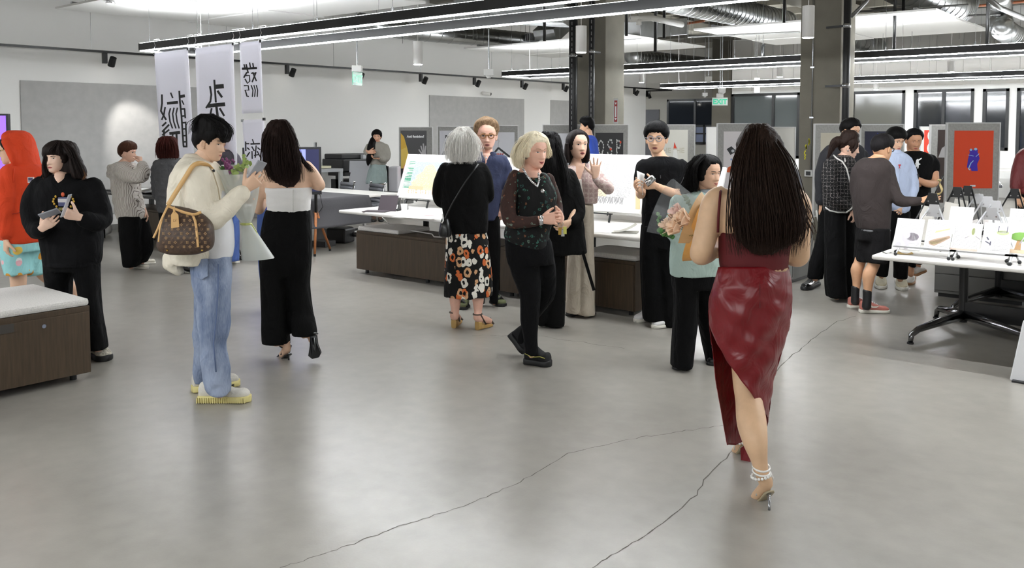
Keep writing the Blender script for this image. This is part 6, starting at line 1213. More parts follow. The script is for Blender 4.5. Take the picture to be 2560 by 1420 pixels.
# tote bag
t = thing('tote_bag', 'brown monogram tote bag with tan leather straps on the man in the cream jacket', 'handbag', f.p(464, 634, -.32))
bl = f.rows([(512, 415, 424, .03, -.3), (520, 412, 470, .05, -.32), (532, 410, 503, .1, -.34), (560, 404, 530, .15, -.36), (590, 398, 534, .18, -.37), (612, 394, 533, .18, -.37), (626, 402, 524, .17, -.37), (634, 425, 500, .14, -.37)], e=2.8)
V, F_ = fuse([bl], .009, 4); mb = MB(); mb.add([tuple(v) for v in V], F_); mb.build('bag_body', M_BAG, t, smooth=True)
def onbag(x, y, k=0.): return f.p(x, y, np.interp(y, [512, 532, 560, 612, 634], [-.315, -.385, -.43, -.462, -.44])-.01-k+.0002*abs(x-465)**1.35*.1)
def ribbon(pts, wd, m, nm, par, th=.003):
    mb = MB(); q = [Vector(a) for a in cat_rom([tuple(p_) for p_ in pts], 5)]; n = len(q); V = []
    for i in range(n):
        d = (q[min(i+1, n-1)]-q[max(i-1, 0)]).normalized(); sd = d.cross(FW).normalized(); V += [q[i]-sd*wd/2, q[i]+sd*wd/2]
    mb.add(V, [(2*i, 2*i+2, 2*i+3, 2*i+1) for i in range(n-1)]); o = mb.build(nm, m, par, smooth=True); o.modifiers.new('s', 'SOLIDIFY').thickness = th; return o
ribbon([onbag(417, 514), onbag(430, 520), onbag(460, 531), onbag(485, 536), onbag(503, 530)], .016, M_TAN, 'top_trim', t)
ribbon([f.p(420, 512, -.37), f.p(440, 480, -.34), f.p(465, 440, -.31), f.p(482, 415, -.29), f.p(500, 408, -.27), f.p(520, 414, -.2), f.p(530, 422, -.12)], .026, M_TAN, 'shoulder_strap', t, .004)
ribbon([f.p(421, 512, -.38), f.p(405, 545, -.42), f.p(393, 575, -.43), f.p(383, 595, -.43)], .012, M_TAN, 'side_tie', t); ribbon([onbag(414, 525), onbag(405, 550), onbag(399, 575), onbag(396, 605)], .008, M_TAN, 'edge_piping', t); ribbon([onbag(480, 535), onbag(488, 555), onbag(492, 585), onbag(495, 618)], .013, M_TAN, 'front_tie', t)
fr = Frame(onbag(437, 550, .012), RT*.97+UP*.0, UP); mb = MB(); mb.prism([fr.at(-.02, -.045, .002), fr.at(.026, -.04, .002), fr.at(.022, .03, .002), fr.at(.008, .045, .002), fr.at(-.008, .045, .002), fr.at(-.018, .03, .002)], fr.n*.004); tg = mb.build('luggage_tag', M_TAN, t); mb = MB(); fr.text(mb, 'LV', .003, -.01, .022, .0068, .0, .8); mb.build('stamp', mat('brown_stamp', (120, 84, 44), .6), tg); mb = MB(); mb.tube([fr.at(0, .04, .004), fr.at(-.003, .075, .004)], .006, 6); mb.build('tag_loop', M_TAN, tg)
MONO = mat('monogram_tan', (150, 118, 78), .5); mb = MB(); rnd = random.Random(1); kx = 0
for iy, y in enumerate(range(540, 628, 11)):
    for ix, x in enumerate(range(408, 530, 15)):
        x2 = x+(7 if iy % 2 else 0); xl = np.interp(y, [532, 560, 612, 626], [414, 408, 400, 410]); xr = np.interp(y, [532, 560, 612, 626], [496, 524, 528, 516])
        if not (xl+2 < x2 < xr-2) or (424 < x2 < 450 and 528 < y < 572): continue
        c = onbag(x2, y, .004); kx += 1; m3 = Frame(c, RT, UP)
        if (ix+iy) % 3 == 0: m3.text(mb, 'LV', 0, -.006, .017, 0, .0, .75)
        else:
            for a in range(4): q = a*math.pi/2+(.785 if (ix+iy) % 3 == 1 else 0); m3.disc(mb, .0055*math.cos(q), .0055*math.sin(q), .0034, .0034, 0, 8)
o = mb.build('monogram_print', MONO, t); o['kind'] = 'stuff'
for x in (418, 505): q = onbag(x, 626); mb = MB(); mb.sphere(q, .006, 8, 6); mb.build('stud', mat('gold', (196, 160, 84), .25, metal=1.), t)
# his bouquet with the pale wrapping
t = thing('bouquet', 'pale wrapped bouquet with purple lilac between the cream jacket man and white top woman', 'bouquet', f.p(610, 590, .1))
FILM = mat('frosted_wrap', (208, 212, 206), .35, alpha=.62); a0 = f.p(612, 540, .12); up_ = (f.p(590, 430, .12)-a0).normalized()
def wrapf(r0, r1, l0, l1, ph, spread): return lambda a, c: a0+up_*(l0+(l1-l0)*c)+(RT*math.cos(ph+spread*(a-.5))+FW*math.sin(ph+spread*(a-.5)))*(r0+(r1-r0)*c**.8+.012*math.sin(a*21+c*3)*c)
for i, (ph, sp, l1) in enumerate(((3.6, 2.2, .30), (5.4, 2.2, .27), (1.2, 2.6, .32))): mb = MB(); mb.grid(wrapf(.025, .15, -.05, l1, ph, sp), 14, 8); o = mb.build('wrap_sheet', FILM, t, smooth=True)
mb = MB(); mb.grid(lambda a, c: a0+up_*(-.05-.22*c)+(RT*math.cos(a*6.3)+FW*math.sin(a*6.3))*(.03+.07*c+.01*math.sin(a*20)*c)+RT*.02*c, 18, 7); mb.build('lower_wrap', FILM, t, smooth=True)
mb = MB(); mb.tube([a0+RT*.03*math.cos(q)+FW*.03*math.sin(q)-up_*.05 for q in np.linspace(0, 6.3, 10)], .008, 6).tube([a0-up_*.05+RT*.03, a0-up_*.1+RT*.05, a0-up_*.2+RT*.07], .006, 6); mb.build('ribbon_bow', mat('green_ribbon', (190, 198, 120), .5), t)
rnd = random.Random(9); LIL = mat('lilac_purple', (134, 74, 120), .7); 
for i in range(70): q = f.p(570+rnd.gauss(0, 6), 418+rnd.gauss(0, 9)-abs(rnd.gauss(0, 4)), .1+rnd.gauss(0, .03)); mb = MB(); mb.sphere(q, .0075, 6, 4); mb.build('lilac_floret', LIL, t)
for x, y, k in ((553, 428, 10), (600, 420, 10), (613, 405, 12), (585, 432, 8)):
    for i in range(k):
        c = f.p(x+rnd.gauss(0, 5), y+rnd.gauss(0, 7), .1+rnd.gauss(0, .03)); d = Vector((rnd.gauss(0, 1), rnd.gauss(0, 1), rnd.gauss(.5, 1))).normalized(); e = d.cross(FW).normalized(); mb = MB(); mb.grid(lambda p, q: c+d*.018*(q-.5)*2+e*.011*(p-.5)*2*math.sin(.2+2.7*q), 2, 3); o = mb.build('leaf', GREEN if x < 560 else mat('pale_green', (150, 170, 96), .6), t, smooth=True)
mb = MB(); mb.tube([f.p(612, 470, .1), f.p(608, 430, .1), f.p(570, 420, .1)], .003, 5).tube([f.p(612, 480, .1), f.p(612, 405, .1)], .003, 5); mb.build('stems', mat('green_stem', (96, 120, 60), .7), t)
# =============================================== woman with the white strapless top
f = Fig('woman in a white strapless top and wide black trousers, seen from behind', 720, 880, .0115, (222, 184, 156), Y=6.33)
f.head(697, 301, 385, 178, 0, eyes=False); f.neck(700, 402)
f.skin.append(f.rows([(395, 684, 742, .11), (408, 662, 768, .16), (425, 660, 776, .19), (450, 664, 776, .2), (480, 666, 777, .2), (530, 669, 774, .2)])); f.skin.append(f.limb([(672, 425, 0, .045), (656, 460, 0, .046), (645, 500, 0, .042), (647, 524, .02, .04), (660, 500, .14, .036), (672, 470, .22, .03)])); f.skin.append(f.limb([(762, 415, 0, .05), (779, 432, 0, .047), (797, 458, 0, .042), (798, 464, .03, .04), (778, 458, .16, .035), (760, 440, .22, .028)]))
f.hand(671, 468, .22, (.3, .6, .6), (.5, 0, .4), 1, .7); f.hand(760, 440, .22, (-.5, .5, .5), (-.5, 0, .5), -1, .7)
f.cloth('strapless_top', [f.rows([(468, 663, 781, .215), (480, 664, 780, .22), (505, 667, 777, .22), (531, 669, 774, .22)])], mat('white_jersey', (226, 224, 222), .8, bump=.1, bscale=200), .0095, 2, .005, (6, 6, 34)); mb = MB(); mb.tube([f.p(733, 474, -.115), f.p(733, 530, -.115)], .004, 6); f.mb('zip_seam', mb, mat('zip_white', (196, 194, 190), .6)); 
K_ = BLK('black_crepe', (12, 12, 13))
legs(f, [(528, 665, 725, .2), (600, 651, 720, .24), (660, 650, 718, .24), (707, 652, 717, .22, -.02), (770, 654, 718, .21, -.03), (856, 656, 725, .22, -.04)], [(528, 715, 777, .2), (600, 715, 779, .24), (660, 716, 778, .24, .02), (716, 717, 774, .22, .03), (770, 726, 781, .2, .02), (802, 728, 787, .2, -.02), (836, 730, 793, .2, -.04)], K_, 'wide_trousers', wr=.006, sc=(12, 12, 3), top=([(524, 665, 777, .22), (560, 656, 778, .25), (610, 650, 779, .27), (660, 652, 778, .25), (690, 662, 770, .2)], .22))
HAIR2 = (38, 27, 24); f.hair(HAIR2, .028, extra=[f.rows([(299, 682, 714, .1), (308, 672, 724, .16), (325, 662, 734, .2), (353, 654, 741, .22, -.02), (385, 657, 745, .2, -.04), (415, 661, 752, .15, -.07), (440, 672, 752, .12, -.085), (458, 693, 745, .09, -.09), (468, 716, 735, .05, -.09)], e=2.)], vox=.0085, wr=.008, sc=(60, 60, 5)); f.locks(HAIR2, [[(700+dx*.3, 303, -.05), (699+dx*.8, 350, -.12), (703+dx*.95, 410, -.15), (712+dx*.8, 455, -.14)] for dx in range(-44, 48, 7)]+[[(742, 370, -.05), (757, 401, -.09), (770, 418, -.1), (778, 430, -.1)]]*2, 380, 3, .0022, .016)
bs = BLK('black_leather', (14, 14, 15)); HL = mat('black_shine', (12, 12, 13), .3)
f.skin.append(f.limb([(712, 852, -.03, .033), (716, 870, -.045, .034), (712, 879, -.02, .03), (704, 888, .04, .024)])); f.skin.append(f.limb([(776, 832, -.04, .03), (779, 842, -.06, .03), (782, 852, -.07, .03)]))
stiletto(712, 863, -.03, 721, 882, 702, 893, -.05, .05, G(722, 900), HL)
mb = MB(); mb.prism([f.p(774, 840, -.1), f.p(792, 838, -.1), f.p(795, 862, -.12), f.p(803, 882, -.13), f.p(797, 894, -.13), f.p(780, 898, -.13), f.p(770, 890, -.13), f.p(774, 865, -.12)], FW*.02); so = f.mb('raised_sandal', mb, HL, bevel=.004); mb = MB(); mb.tube([f.p(784, 846, -.11), f.p(786, 870, -.16), f.p(787, 880, -.165)], [.014, .009, .008], 8); f.mb('heel', mb, HL, so, smooth=True); mb = MB(); mb.tube([f.p(781+13*math.cos(q), 834+3*math.sin(q), -.06)+FW*.03*math.sin(q) for q in np.linspace(0, 6.3, 12)], .006, 6); f.mb('strap', mb, HL, so)
f.done()
# =============================================== white haired woman
def std_head_neck(f, *a, nk=None, **k):
    f.head(*a, **k); f.neck(*nk)
f = Fig('white haired woman in a black cardigan and animal print skirt, seen from behind', 1175, 815, .013, SK4, Y=7.3)
f.head(1158, 320, 398, 172, 0, eyes=False); f.neck(1160, 408)
WHT = (240, 237, 232); f.hair(WHT, .03, extra=[f.rows([(318, 1146, 1170, .1), (325, 1136, 1180, .17), (340, 1129, 1187, .2), (361, 1125, 1192, .21), (380, 1121, 1196, .2), (395, 1121, 1196, .17, -.02), (404, 1128, 1188, .12, -.03)], e=2.)], vox=.009, wr=.01, sc=(60, 60, 6), rough=.6)
f.locks(WHT, [[(1158+dx*.3, 319, -.04), (1157+dx*.85, 345, -.12), (1157+dx*1.0, 380, -.12), (1156+dx*1.02, 405+random.Random(dx).uniform(-6, 5), -.1)] for dx in range(-38, 42, 6)], 480, 4, .0018, .016)
R = [(402, 1140, 1182, .14), (410, 1116, 1204, .2), (428, 1104, 1216, .25), (460, 1100, 1220, .27), (500, 1104, 1222, .27), (540, 1108, 1221, .27), (582, 1110, 1220, .28)]
core(f, R, .25); KN = BLK('black_knit', (15, 15, 16))
f.cloth('cardigan', [f.rows(R), f.limb([(1118, 418, 0, .06), (1104, 450, .0, .06), (1097, 485, .02, .058), (1105, 505, .08, .052), (1125, 490, .2, .042)]), f.limb([(1202, 418, 0, .06), (1216, 455, 0, .058), (1219, 492, .04, .054), (1205, 495, .16, .045)])], KN, .0125, 3, .006)
f.skin.append(f.limb([(1118, 425, 0, .04), (1102, 490, .03, .038), (1128, 488, .22, .028)])); f.skin.append(f.limb([(1202, 425, 0, .04), (1217, 490, .05, .038), (1200, 492, .2, .028)])); f.hand(1130, 487, .23, (.6, .2, .6), (0, .7, -.3), 1, .7); f.hand(1198, 490, .22, (-.6, .1, .5), (0, .6, -.3), -1, .7)
f.cloth('print_skirt', [f.rows([(572, 1116, 1216, .26), (600, 1114, 1221, .29), (660, 1111, 1228, .3), (700, 1109, 1231, .31), (740, 1108, 1232, .32)], e=2.)], M_LEO, .0125, 3, .008, (14, 14, 2))
for x, y1, d in ((1138, 800, -.02), (1195, 805, -.05)): f.skin.append(f.limb([(x, 700, d, .06), (x, 745, d, .052), (x, 775, d, .036), (x, y1-6, d, .033)]))
WED = mat('wood_wedge', (176, 142, 84), .5)
for (hx, hy, tx, ty) in ((1135, 820, 1147, 806), (1194, 825, 1226, 815)):
    a = G(hx, hy); b = G(tx, ty); f.skin.append(tube_loft([(a+UP*.13, .034), (a+UP*.1, .035), (a.lerp(b, .5)+UP*.075, .033), (b+UP*.04, .026)], 4)); L_ = b-a; S_ = L_.normalized().cross(UP); mb = MB(); mb.add(loft([(a+L_*t+UP*(h/2), S_*w_, UP*h/2, 4.) for t, w_, h in ((-.05, .022, .075), (.12, .03, .075), (.3, .028, .05), (.6, .035, .03), (.95, .034, .025), (1.05, .02, .02))], 14)[0], loft([(a+L_*t+UP*(h/2), S_*w_, UP*h/2, 4.) for t, w_, h in ((-.05, .022, .075), (.12, .03, .075), (.3, .028, .05), (.6, .035, .03), (.95, .034, .025), (1.05, .02, .02))], 14)[1]); so = f.mb('wedge_sandal', mb, WED)
    mb = MB(); q = a+UP*.135; mb.tube([q+(RT*math.cos(t)+FW*math.sin(t))*.037 for t in np.linspace(0, 6.3, 14)], .006, 6).tube([q+S_*.03, a.lerp(b, .4)+S_*.034+UP*.04], .007, 6).tube([q-S_*.03, a.lerp(b, .4)-S_*.034+UP*.04], .007, 6).tube([b+S_*.034+UP*.02, b+UP*.065, b-S_*.034+UP*.02], .009, 6); f.mb('strap', mb, mat('tan_black_strap', (70, 56, 46), .5), so, smooth=True)
f.done()
fb = f; t = thing('shoulder_bag', 'small black shoulder bag with keys on the white haired woman', 'handbag', f.p(1112, 590, -.2)); V, F_ = fuse([f.rows([(545, 1104, 1122, .05, -.18), (560, 1100, 1126, .08, -.2), (585, 1096, 1130, .1, -.2), (592, 1100, 1126, .08, -.2)])], .01, 3); mb = MB(); mb.add([tuple(v) for v in V], F_); mb.build('bag_body', HL, t, smooth=True)
ribbon([f.p(1110, 552, -.2), f.p(1130, 510, -.2), f.p(1160, 460, -.2), f.p(1185, 425, -.18), f.p(1196, 410, -.1)], .012, HL, 'strap', t); mb = MB(); mb.tube([f.p(1106, 535, -.22), f.p(1108, 552, -.24), f.p(1104, 558, -.24)], .006, 6); mb.build('charm', M_PAPER, t)
# =============================================== navy shirt man
f = Fig('bearded man in a navy shirt with amber glasses facing the camera', 1215, 770, .014, SK4, Y=8.2)
f.head(1216, 300, 375, 6, 2, eye=339, brow=(110, 88, 66), mo=.02, wk=1.05, lips=(176, 104, 96), iris=(60, 50, 44)); f.neck(1216, 390, 0, .06)
f.hair((128, 104, 80), .026, hf=.9, temple=.8, side=.44, ear=.52, nape=.2, seed=6, top=1.3, jag=.05); glasses(f, mat('amber_frame', (150, 104, 60), .3), .09)
mb = MB(); mb.grid(lambda a, c: (lambda x_, h_: f.hw(x_, front_y(x_, h_, .02, 1.05)+.004, h_))((2*a-1)*.2, .03+.1*c*(1-.3*(2*a-1)**2)), 12, 4); f.mb('beard', mb, mat('stubble', (168, 128, 108), .8), smooth=True)
R = [(386, 1190, 1244, .17), (392, 1178, 1258, .22), (404, 1172, 1266, .26), (440, 1174, 1262, .27), (490, 1178, 1255, .27), (540, 1180, 1251, .26), (550, 1184, 1250, .25)]; core(f, R, .25)
NAVY = fab('navy_linen', (50, 56, 82), .85, .25, 180, .12)
f.cloth('navy_shirt', [f.rows(R), f.limb([(1250, 400, 0, .07), (1265, 430, 0, .067), (1268, 462, -.02, .06)]), f.limb([(1186, 400, 0, .07), (1172, 440, 0, .065), (1168, 468, 0, .06)])], NAVY, .013, 3, .008); f.cloth('collar', [f.rows([(379, 1196, 1207, .15), (388, 1192, 1212, .2), (396, 1198, 1212, .2)]), f.rows([(379, 1226, 1238, .15), (388, 1221, 1242, .2), (396, 1221, 1236, .2)])], NAVY, .01, 2, .002); f.skin.append(f.rows([(384, 1204, 1230, .16, -.03), (396, 1208, 1224, .2, -.03), (412, 1213, 1219, .22, -.03)])); mb = MB()
for y in (394, 418, 445, 470): mb.sphere(f.p(1216, y, -.14), .009, 8, 6)
f.mb('buttons', mb, M_PAPER)
f.skin.append(f.limb([(1266, 440, 0, .045), (1265, 475, -.02, .045), (1260, 500, -.04, .036), (1256, 517, -.05, .028)])); f.hand(1256, 517, -.05, (-.15, -1, 0), (-.6, 0, .5), 1, .4); f.skin.append(f.limb([(1170, 450, 0, .045), (1170, 500, 0, .034)])); f.hand(1170, 500, 0, (.1, -1, 0), (.6, 0, .5), -1, .4)
mb = MB(); mb.tube([f.p(1258, 510, -.045)+(RT*math.cos(q)+FW*math.sin(q))*.032 for q in np.linspace(0, 6.3, 14)], .009, 6); f.mb('wristwatch', mb, M_DARK, smooth=True)
legs(f, [(535, 1182, 1222, .22), (640, 1184, 1216, .18), (745, 1190, 1212, .15), (760, 1192, 1211, .15)], [(535, 1212, 1251, .22), (640, 1217, 1251, .19), (745, 1224, 1246, .16), (757, 1225, 1245, .16)], BLK('black_trouser', (15, 15, 17)), th=.2)
f.shoe((1232, 757), (1258, 767), mat('sage_sock', (92, 96, 66), .9), SOLE_B, .09, .048, .03); f.shoe((1165, 768), (1152, 775), mat('sage_sock'), SOLE_B, .09, .048, .03)
mb = MB()
for a, b in ((G(1232, 757), G(1258, 767)), (G(1165, 768), G(1152, 775))):
    L_ = b-a; S_ = L_.normalized().cross(UP)
    for t_, h_ in ((.45, .115), (.75, .09)): mb.tube([a+L_*t_+S_*.05+UP*.03, a+L_*t_+UP*h_, a+L_*t_-S_*.05+UP*.03], .012, 6)
f.mb('sandal_straps', mb, M_DARK, smooth=True); f.done()
# =============================================== blonde woman walking
f = Fig('blonde woman in a green floral blouse walking right with keys in her hands', 1340, 915, .0115, (224, 176, 154), Y=6.08)
f.head(1335, 339, 420, 38, 4, eye=378, brow=(150, 120, 90), mo=.012, smile=1.2, iris=(70, 80, 84), wk=1.05, eyeh=.014, lips=(180, 80, 80)); f.neck(1320, 430, 0, .06)
BLO = (244, 232, 204); f.hair(BLO, .03, hf=.8, temple=.66, side=.3, ear=.3, nape=.1, seed=3, extra=[f.rows([(336, 1320, 1345, .1, .03), (342, 1303, 1358, .15, .03), (356, 1292, 1350, .17, .06), (376, 1284, 1330, .18, .06), (398, 1281, 1318, .19, .05), (414, 1286, 1312, .15, .05), (422, 1296, 1308, .08, .05)], e=2.), f.rows([(352, 1352, 1368, .08, .06), (372, 1360, 1371, .07, .06), (392, 1358, 1367, .05, .06)], e=2.)], vox=.008, wr=.01, sc=(40, 40, 10), rough=.6)
f.locks(BLO, [[(1325, 338, -.02), (1298, 358, -.05), (1286, 385, -.05), (1288, 415, -.03)], [(1330, 338, -.05), (1310, 365, -.1), (1296, 395, -.09), (1300, 420, -.06)], [(1340, 338, -.06), (1360, 352, -.02), (1370, 380, .02), (1364, 395, .03)], [(1320, 340, -.05), (1304, 370, -.1), (1300, 400, -.1)]], 330, 5, .0018, .02)
R = [(418, 1308, 1338, .13), (428, 1290, 1360, .19), (442, 1280, 1374, .24), (470, 1278, 1388, .28), (495, 1284, 1393, .3), (530, 1278, 1386, .29), (560, 1266, 1380, .3), (590, 1258, 1374, .32), (612, 1280, 1374, .3), (624, 1310, 1368, .24)]
core(f, R[:6], .26); f.skin.append(f.rows([(424, 1305, 1350, .16), (450, 1310, 1365, .2), (470, 1320, 1362, .2)]))
f.cloth('floral_blouse', [f.rows(R[2:]), f.rows([(430, 1286, 1318, .18), (445, 1280, 1330, .22)]), f.rows([(432, 1346, 1364, .16), (446, 1340, 1376, .2)])], M_FLOR, .0105, 2, .007)
f.cloth('sheer_sleeve', [f.limb([(1290, 438, -.04, .05), (1277, 475, -.08, .056), (1270, 520, -.12, .056), (1278, 552, -.15, .05), (1310, 556, -.19, .042), (1345, 552, -.22, .034)])], M_FLORS, .0095, 2, .006); f.cloth('sheer_sleeve', [f.limb([(1368, 445, .08, .05), (1384, 490, .08, .05), (1392, 530, .02, .045), (1396, 545, -.1, .04)])], M_FLORS, .0095, 2, .005)
f.skin.append(f.limb([(1335, 553, -.21, .028), (1355, 550, -.23, .026)])); f.skin.append(f.limb([(1392, 530, .0, .034), (1400, 545, -.12, .027)]))
f.hand(1353, 549, -.23, (.95, .1, -.1), (.0, -.3, .9), 1, .75, .19); f.hand(1404, 545, -.14, (-.1, .15, -.9), (-.9, 0, 0), -1, .9, .175)
mb = MB()
for k in range(3): mb.tube([f.p(1350+3*k, 551, -.225)+(UP*math.cos(q)+FW*math.sin(q))*(.034-.002*k) for q in np.linspace(0, 6.3, 14)], .006, 6)
f.mb('silver_bracelets', mb, M_CHROME, smooth=True); mb = MB(); 
for i in range(24): a = i/23; q = f.p(1308+a*(50 if a < .5 else 50)*1.0, 420+ (58*(a*1.6) if a < .62 else 58-110*(a-.62)), -.11-.06*math.sin(a*3)); 
pts = [(1308, 422, -.1), (1318, 440, -.13), (1330, 455, -.16), (1343, 466, -.17), (1348, 450, -.15), (1346, 430, -.1)]
for a, b in zip(pts, pts[1:]):
    for j in range(5): mb.sphere(f.p(*[a[i]+(b[i]-a[i])*j/5 for i in range(3)]), .0085, 6, 5)
mb.sphere(f.p(1356, 478, -.19), .016, 10, 7); nk_ = f.mb('necklace', mb, M_CHROME, smooth=True); nk_['kind'] = 'stuff'
mb = MB(); mb.sphere(f.hw(-.34, .03, .33), .013, 8, 6); f.mb('earring', mb, M_DARK, smooth=True)
TJ = BLK('black_jeans', (17, 18, 20))
legs(f, [(600, 1262, 1330, .24), (640, 1264, 1345, .24), (690, 1280, 1352, .22), (740, 1300, 1352, .19), (800, 1300, 1346, .16), (850, 1308, 1344, .13), (886, 1312, 1346, .13)], [(600, 1300, 1378, .22, .08), (650, 1310, 1388, .22, .1), (700, 1325, 1392, .2, .14), (745, 1330, 1385, .17, .18), (790, 1312, 1350, .14, .22), (830, 1296, 1322, .12, .28), (856, 1290, 1312, .11, .3)], TJ, wr=.006, top=([(596, 1260, 1376, .27), (625, 1262, 1382, .29), (660, 1268, 1386, .26)], .26))
BT = mat('black_suede', (18, 18, 20), .85); bo = f.shoe((1314, 908), (1376, 916), BT, SOLE_B, .12, .05, .045, toeh=.07); mb = MB(); q = G(1345, 912)+UP*.14; mb.tube([f.p(1312, 884, -.07), f.p(1330, 893, -.09), f.p(1350, 892, -.08), f.p(1362, 896, -.07)], .003, 5); f.mb('yellow_stitch', mb, mat('yellow_thread', (150, 144, 70), .7), bo)
f.shoe(f.p(1272, 838, .34), f.p(1308, 884, .3), BT, SOLE_B, .11, .05, .045, toeh=.07)
f.done()
t = thing('key_bunch', 'bunch of keys with a yellow tag in the blonde womans hands', 'keys', f.p(1408, 590, -.2)); mb = MB(); mb.tube([f.p(1402, 560, -.2)+(RT*math.cos(q)+UP*math.sin(q))*.016 for q in np.linspace(0, 6.3, 12)], .002, 5); mb.build('ring', M_CHROME, t)
for i, (x, y, m) in enumerate(((1400, 578, mat('gold')), (1407, 582, M_CHROME), (1412, 576, mat('yellow_tag', (196, 196, 96), .5)))): q = f.p(x, y, -.2); mb = MB(); mb.obox(q, RT*.012, FW*.003, UP*.025); mb.build('key', m, t, bevel=.002)
# =============================================== woman in the black coat
f = Fig('woman with long black hair in a long black coat behind the blonde woman', 1385, 815, .014, SK1, Y=7.35)
f.head(1372, 330, 402, 150, 0, eyes=False); f.neck(1378, 415); HK = (14, 13, 14)
f.hair(HK, .03, extra=[f.rows([(329, 1356, 1386, .1), (338, 1348, 1398, .17), (355, 1342, 1404, .2), (390, 1340, 1412, .22, -.02), (430, 1346, 1424, .18, -.06), (470, 1360, 1428, .12, -.1), (495, 1375, 1420, .06, -.12)], e=2.)], vox=.01, wr=.01, sc=(60, 60, 5)); f.locks(HK, [[(1372+dx*.5, 332, -.04), (1375+dx, 380, -.1), (1386+dx*1.1, 440, -.14), (1392+dx, 490, -.15)] for dx in range(-30, 32, 8)], 160, 4, .0025, .018)
R = [(412, 1362, 1400, .16), (424, 1350, 1426, .22), (445, 1342, 1438, .27), (490, 1338, 1448, .3), (540, 1337, 1458, .31), (590, 1337, 1463, .32), (634, 1338, 1467, .33)]; core(f, R[:5], .26); CT = BLK('black_wool', (12, 12, 13))
f.cloth('long_coat', [f.rows(R), f.limb([(1420, 435, -.02, .065), (1436, 480, -.04, .068), (1446, 530, -.08, .06), (1430, 555, -.16, .05)]), f.limb([(1352, 435, 0, .065), (1344, 490, .0, .065), (1346, 540, -.02, .06)])], CT, .0135, 3, .007); ribbon([f.p(1457, 634, -.17), f.p(1466, 670, -.17), f.p(1477, 705, -.17), f.p(1486, 726, -.17)], .018, CT, 'coat_belt', None) if False else None
mb = MB(); mb.bar(f.p(1456, 628, -.1), f.p(1485, 726, -.1), .026, .006, FW); f.mb('coat_belt', mb, CT)
f.skin.append(f.limb([(1440, 520, -.08, .035), (1425, 555, -.18, .027)])); f.hand(1425, 555, -.18, (-.7, -.3, -.4), (0, .4, .8), 1, .6); f.skin.append(f.limb([(1346, 500, 0, .035), (1350, 560, -.03, .028)])); f.hand(1350, 560, -.03, (.1, -1, 0), (.6, 0, .5), -1, .4)
legs(f, [(625, 1344, 1386, .24), (720, 1342, 1382, .22), (812, 1342, 1362, .2)], [(625, 1370, 1413, .24), (720, 1368, 1413, .22), (814, 1364, 1412, .22)], CT, wr=.004)
WS = mat('white_orange_shoe', (206, 190, 176), .6); f.shoe((1362, 808), (1350, 817), WS, SOLE_W, .08, .045, .03); f.shoe((1395, 808), (1398, 817), WS, SOLE_W, .08, .045, .03); f.done()
f = None
# =============================================== waving woman in pink tweed
f = Fig('woman in a pink tweed jacket and beige trousers raising an open hand', 1450, 788, .013, (220, 182, 158), Y=7.78)
f.head(1444, 337, 397, 22, -2, eye=362, mo=.03, wk=.98, lips=(170, 76, 74), eyeh=.02); f.neck(1440, 412, 0, .048)
HK2 = (30, 24, 23); f.hair(HK2, .022, hf=.86, temple=.66, side=.3, ear=.3, nape=.1, seed=5, extra=[f.rows([(335, 1430, 1455, .1, .05), (342, 1420, 1465, .15, .05), (360, 1413, 1472, .18, .06), (385, 1410, 1474, .18, .06), (402, 1411, 1473, .15, .06), (407, 1414, 1470, .12, .06)], e=2.2), f.rows([(358, 1412, 1424, .1, -.02), (385, 1410, 1424, .12, -.02), (406, 1411, 1427, .1, -.02)], e=2.), f.rows([(356, 1462, 1472, .08, -.0), (385, 1463, 1475, .1, .0), (404, 1462, 1473, .08, .0)], e=2.)], vox=.008, wr=.004, sc=(70, 70, 5))
core(f, [(410, 1425, 1475, .14), (440, 1420, 1490, .22), (500, 1425, 1490, .22), (530, 1430, 1482, .22)], .2); f.skin.append(f.rows([(412, 1426, 1466, .09, .02), (418, 1418, 1480, .13, .02), (440, 1420, 1480, .17, .01), (460, 1425, 1475, .19, .0)], e=3.))
f.cloth('tweed_jacket', [f.rows([(414, 1420, 1440, .17), (430, 1414, 1440, .23), (470, 1414, 1444, .26), (512, 1416, 1450, .26)]), f.rows([(408, 1462, 1480, .13), (420, 1457, 1490, .2), (445, 1446, 1496, .25), (475, 1450, 1495, .26), (508, 1452, 1494, .26)]), f.rows([(420, 1420, 1485, .1, .08), (470, 1416, 1494, .14, .08), (508, 1418, 1493, .14, .08)]), f.limb([(1482, 424, 0, .055), (1498, 446, -.03, .056), (1516, 466, -.06, .055), (1520, 472, -.09, .052), (1505, 460, -.18, .046), (1490, 446, -.22, .04)]), f.limb([(1424, 424, 0, .055), (1412, 460, 0, .052), (1410, 500, -.02, .048)])], M_PINK, .0115, 3, .005)
f.cloth('white_camisole', [f.rows([(446, 1426, 1466, .19, -.0), (470, 1426, 1466, .21, -.0), (512, 1432, 1465, .23, 0)])], mat('cream_silk', (226, 220, 212), .5), .011, 2, .002)
f.skin.append(f.limb([(1495, 452, -.2, .03), (1487, 440, -.23, .026)])); f.hand(1488, 441, -.23, (.02, 1, -.05), (0, .05, -1), -1, .06, .19, .2, .8, tc=-.1); f.skin.append(f.limb([(1410, 490, -.02, .03), (1412, 520, -.02, .026)])); f.hand(1412, 520, -.02, (0, -1, 0), (.6, 0, .5), -1, .4)
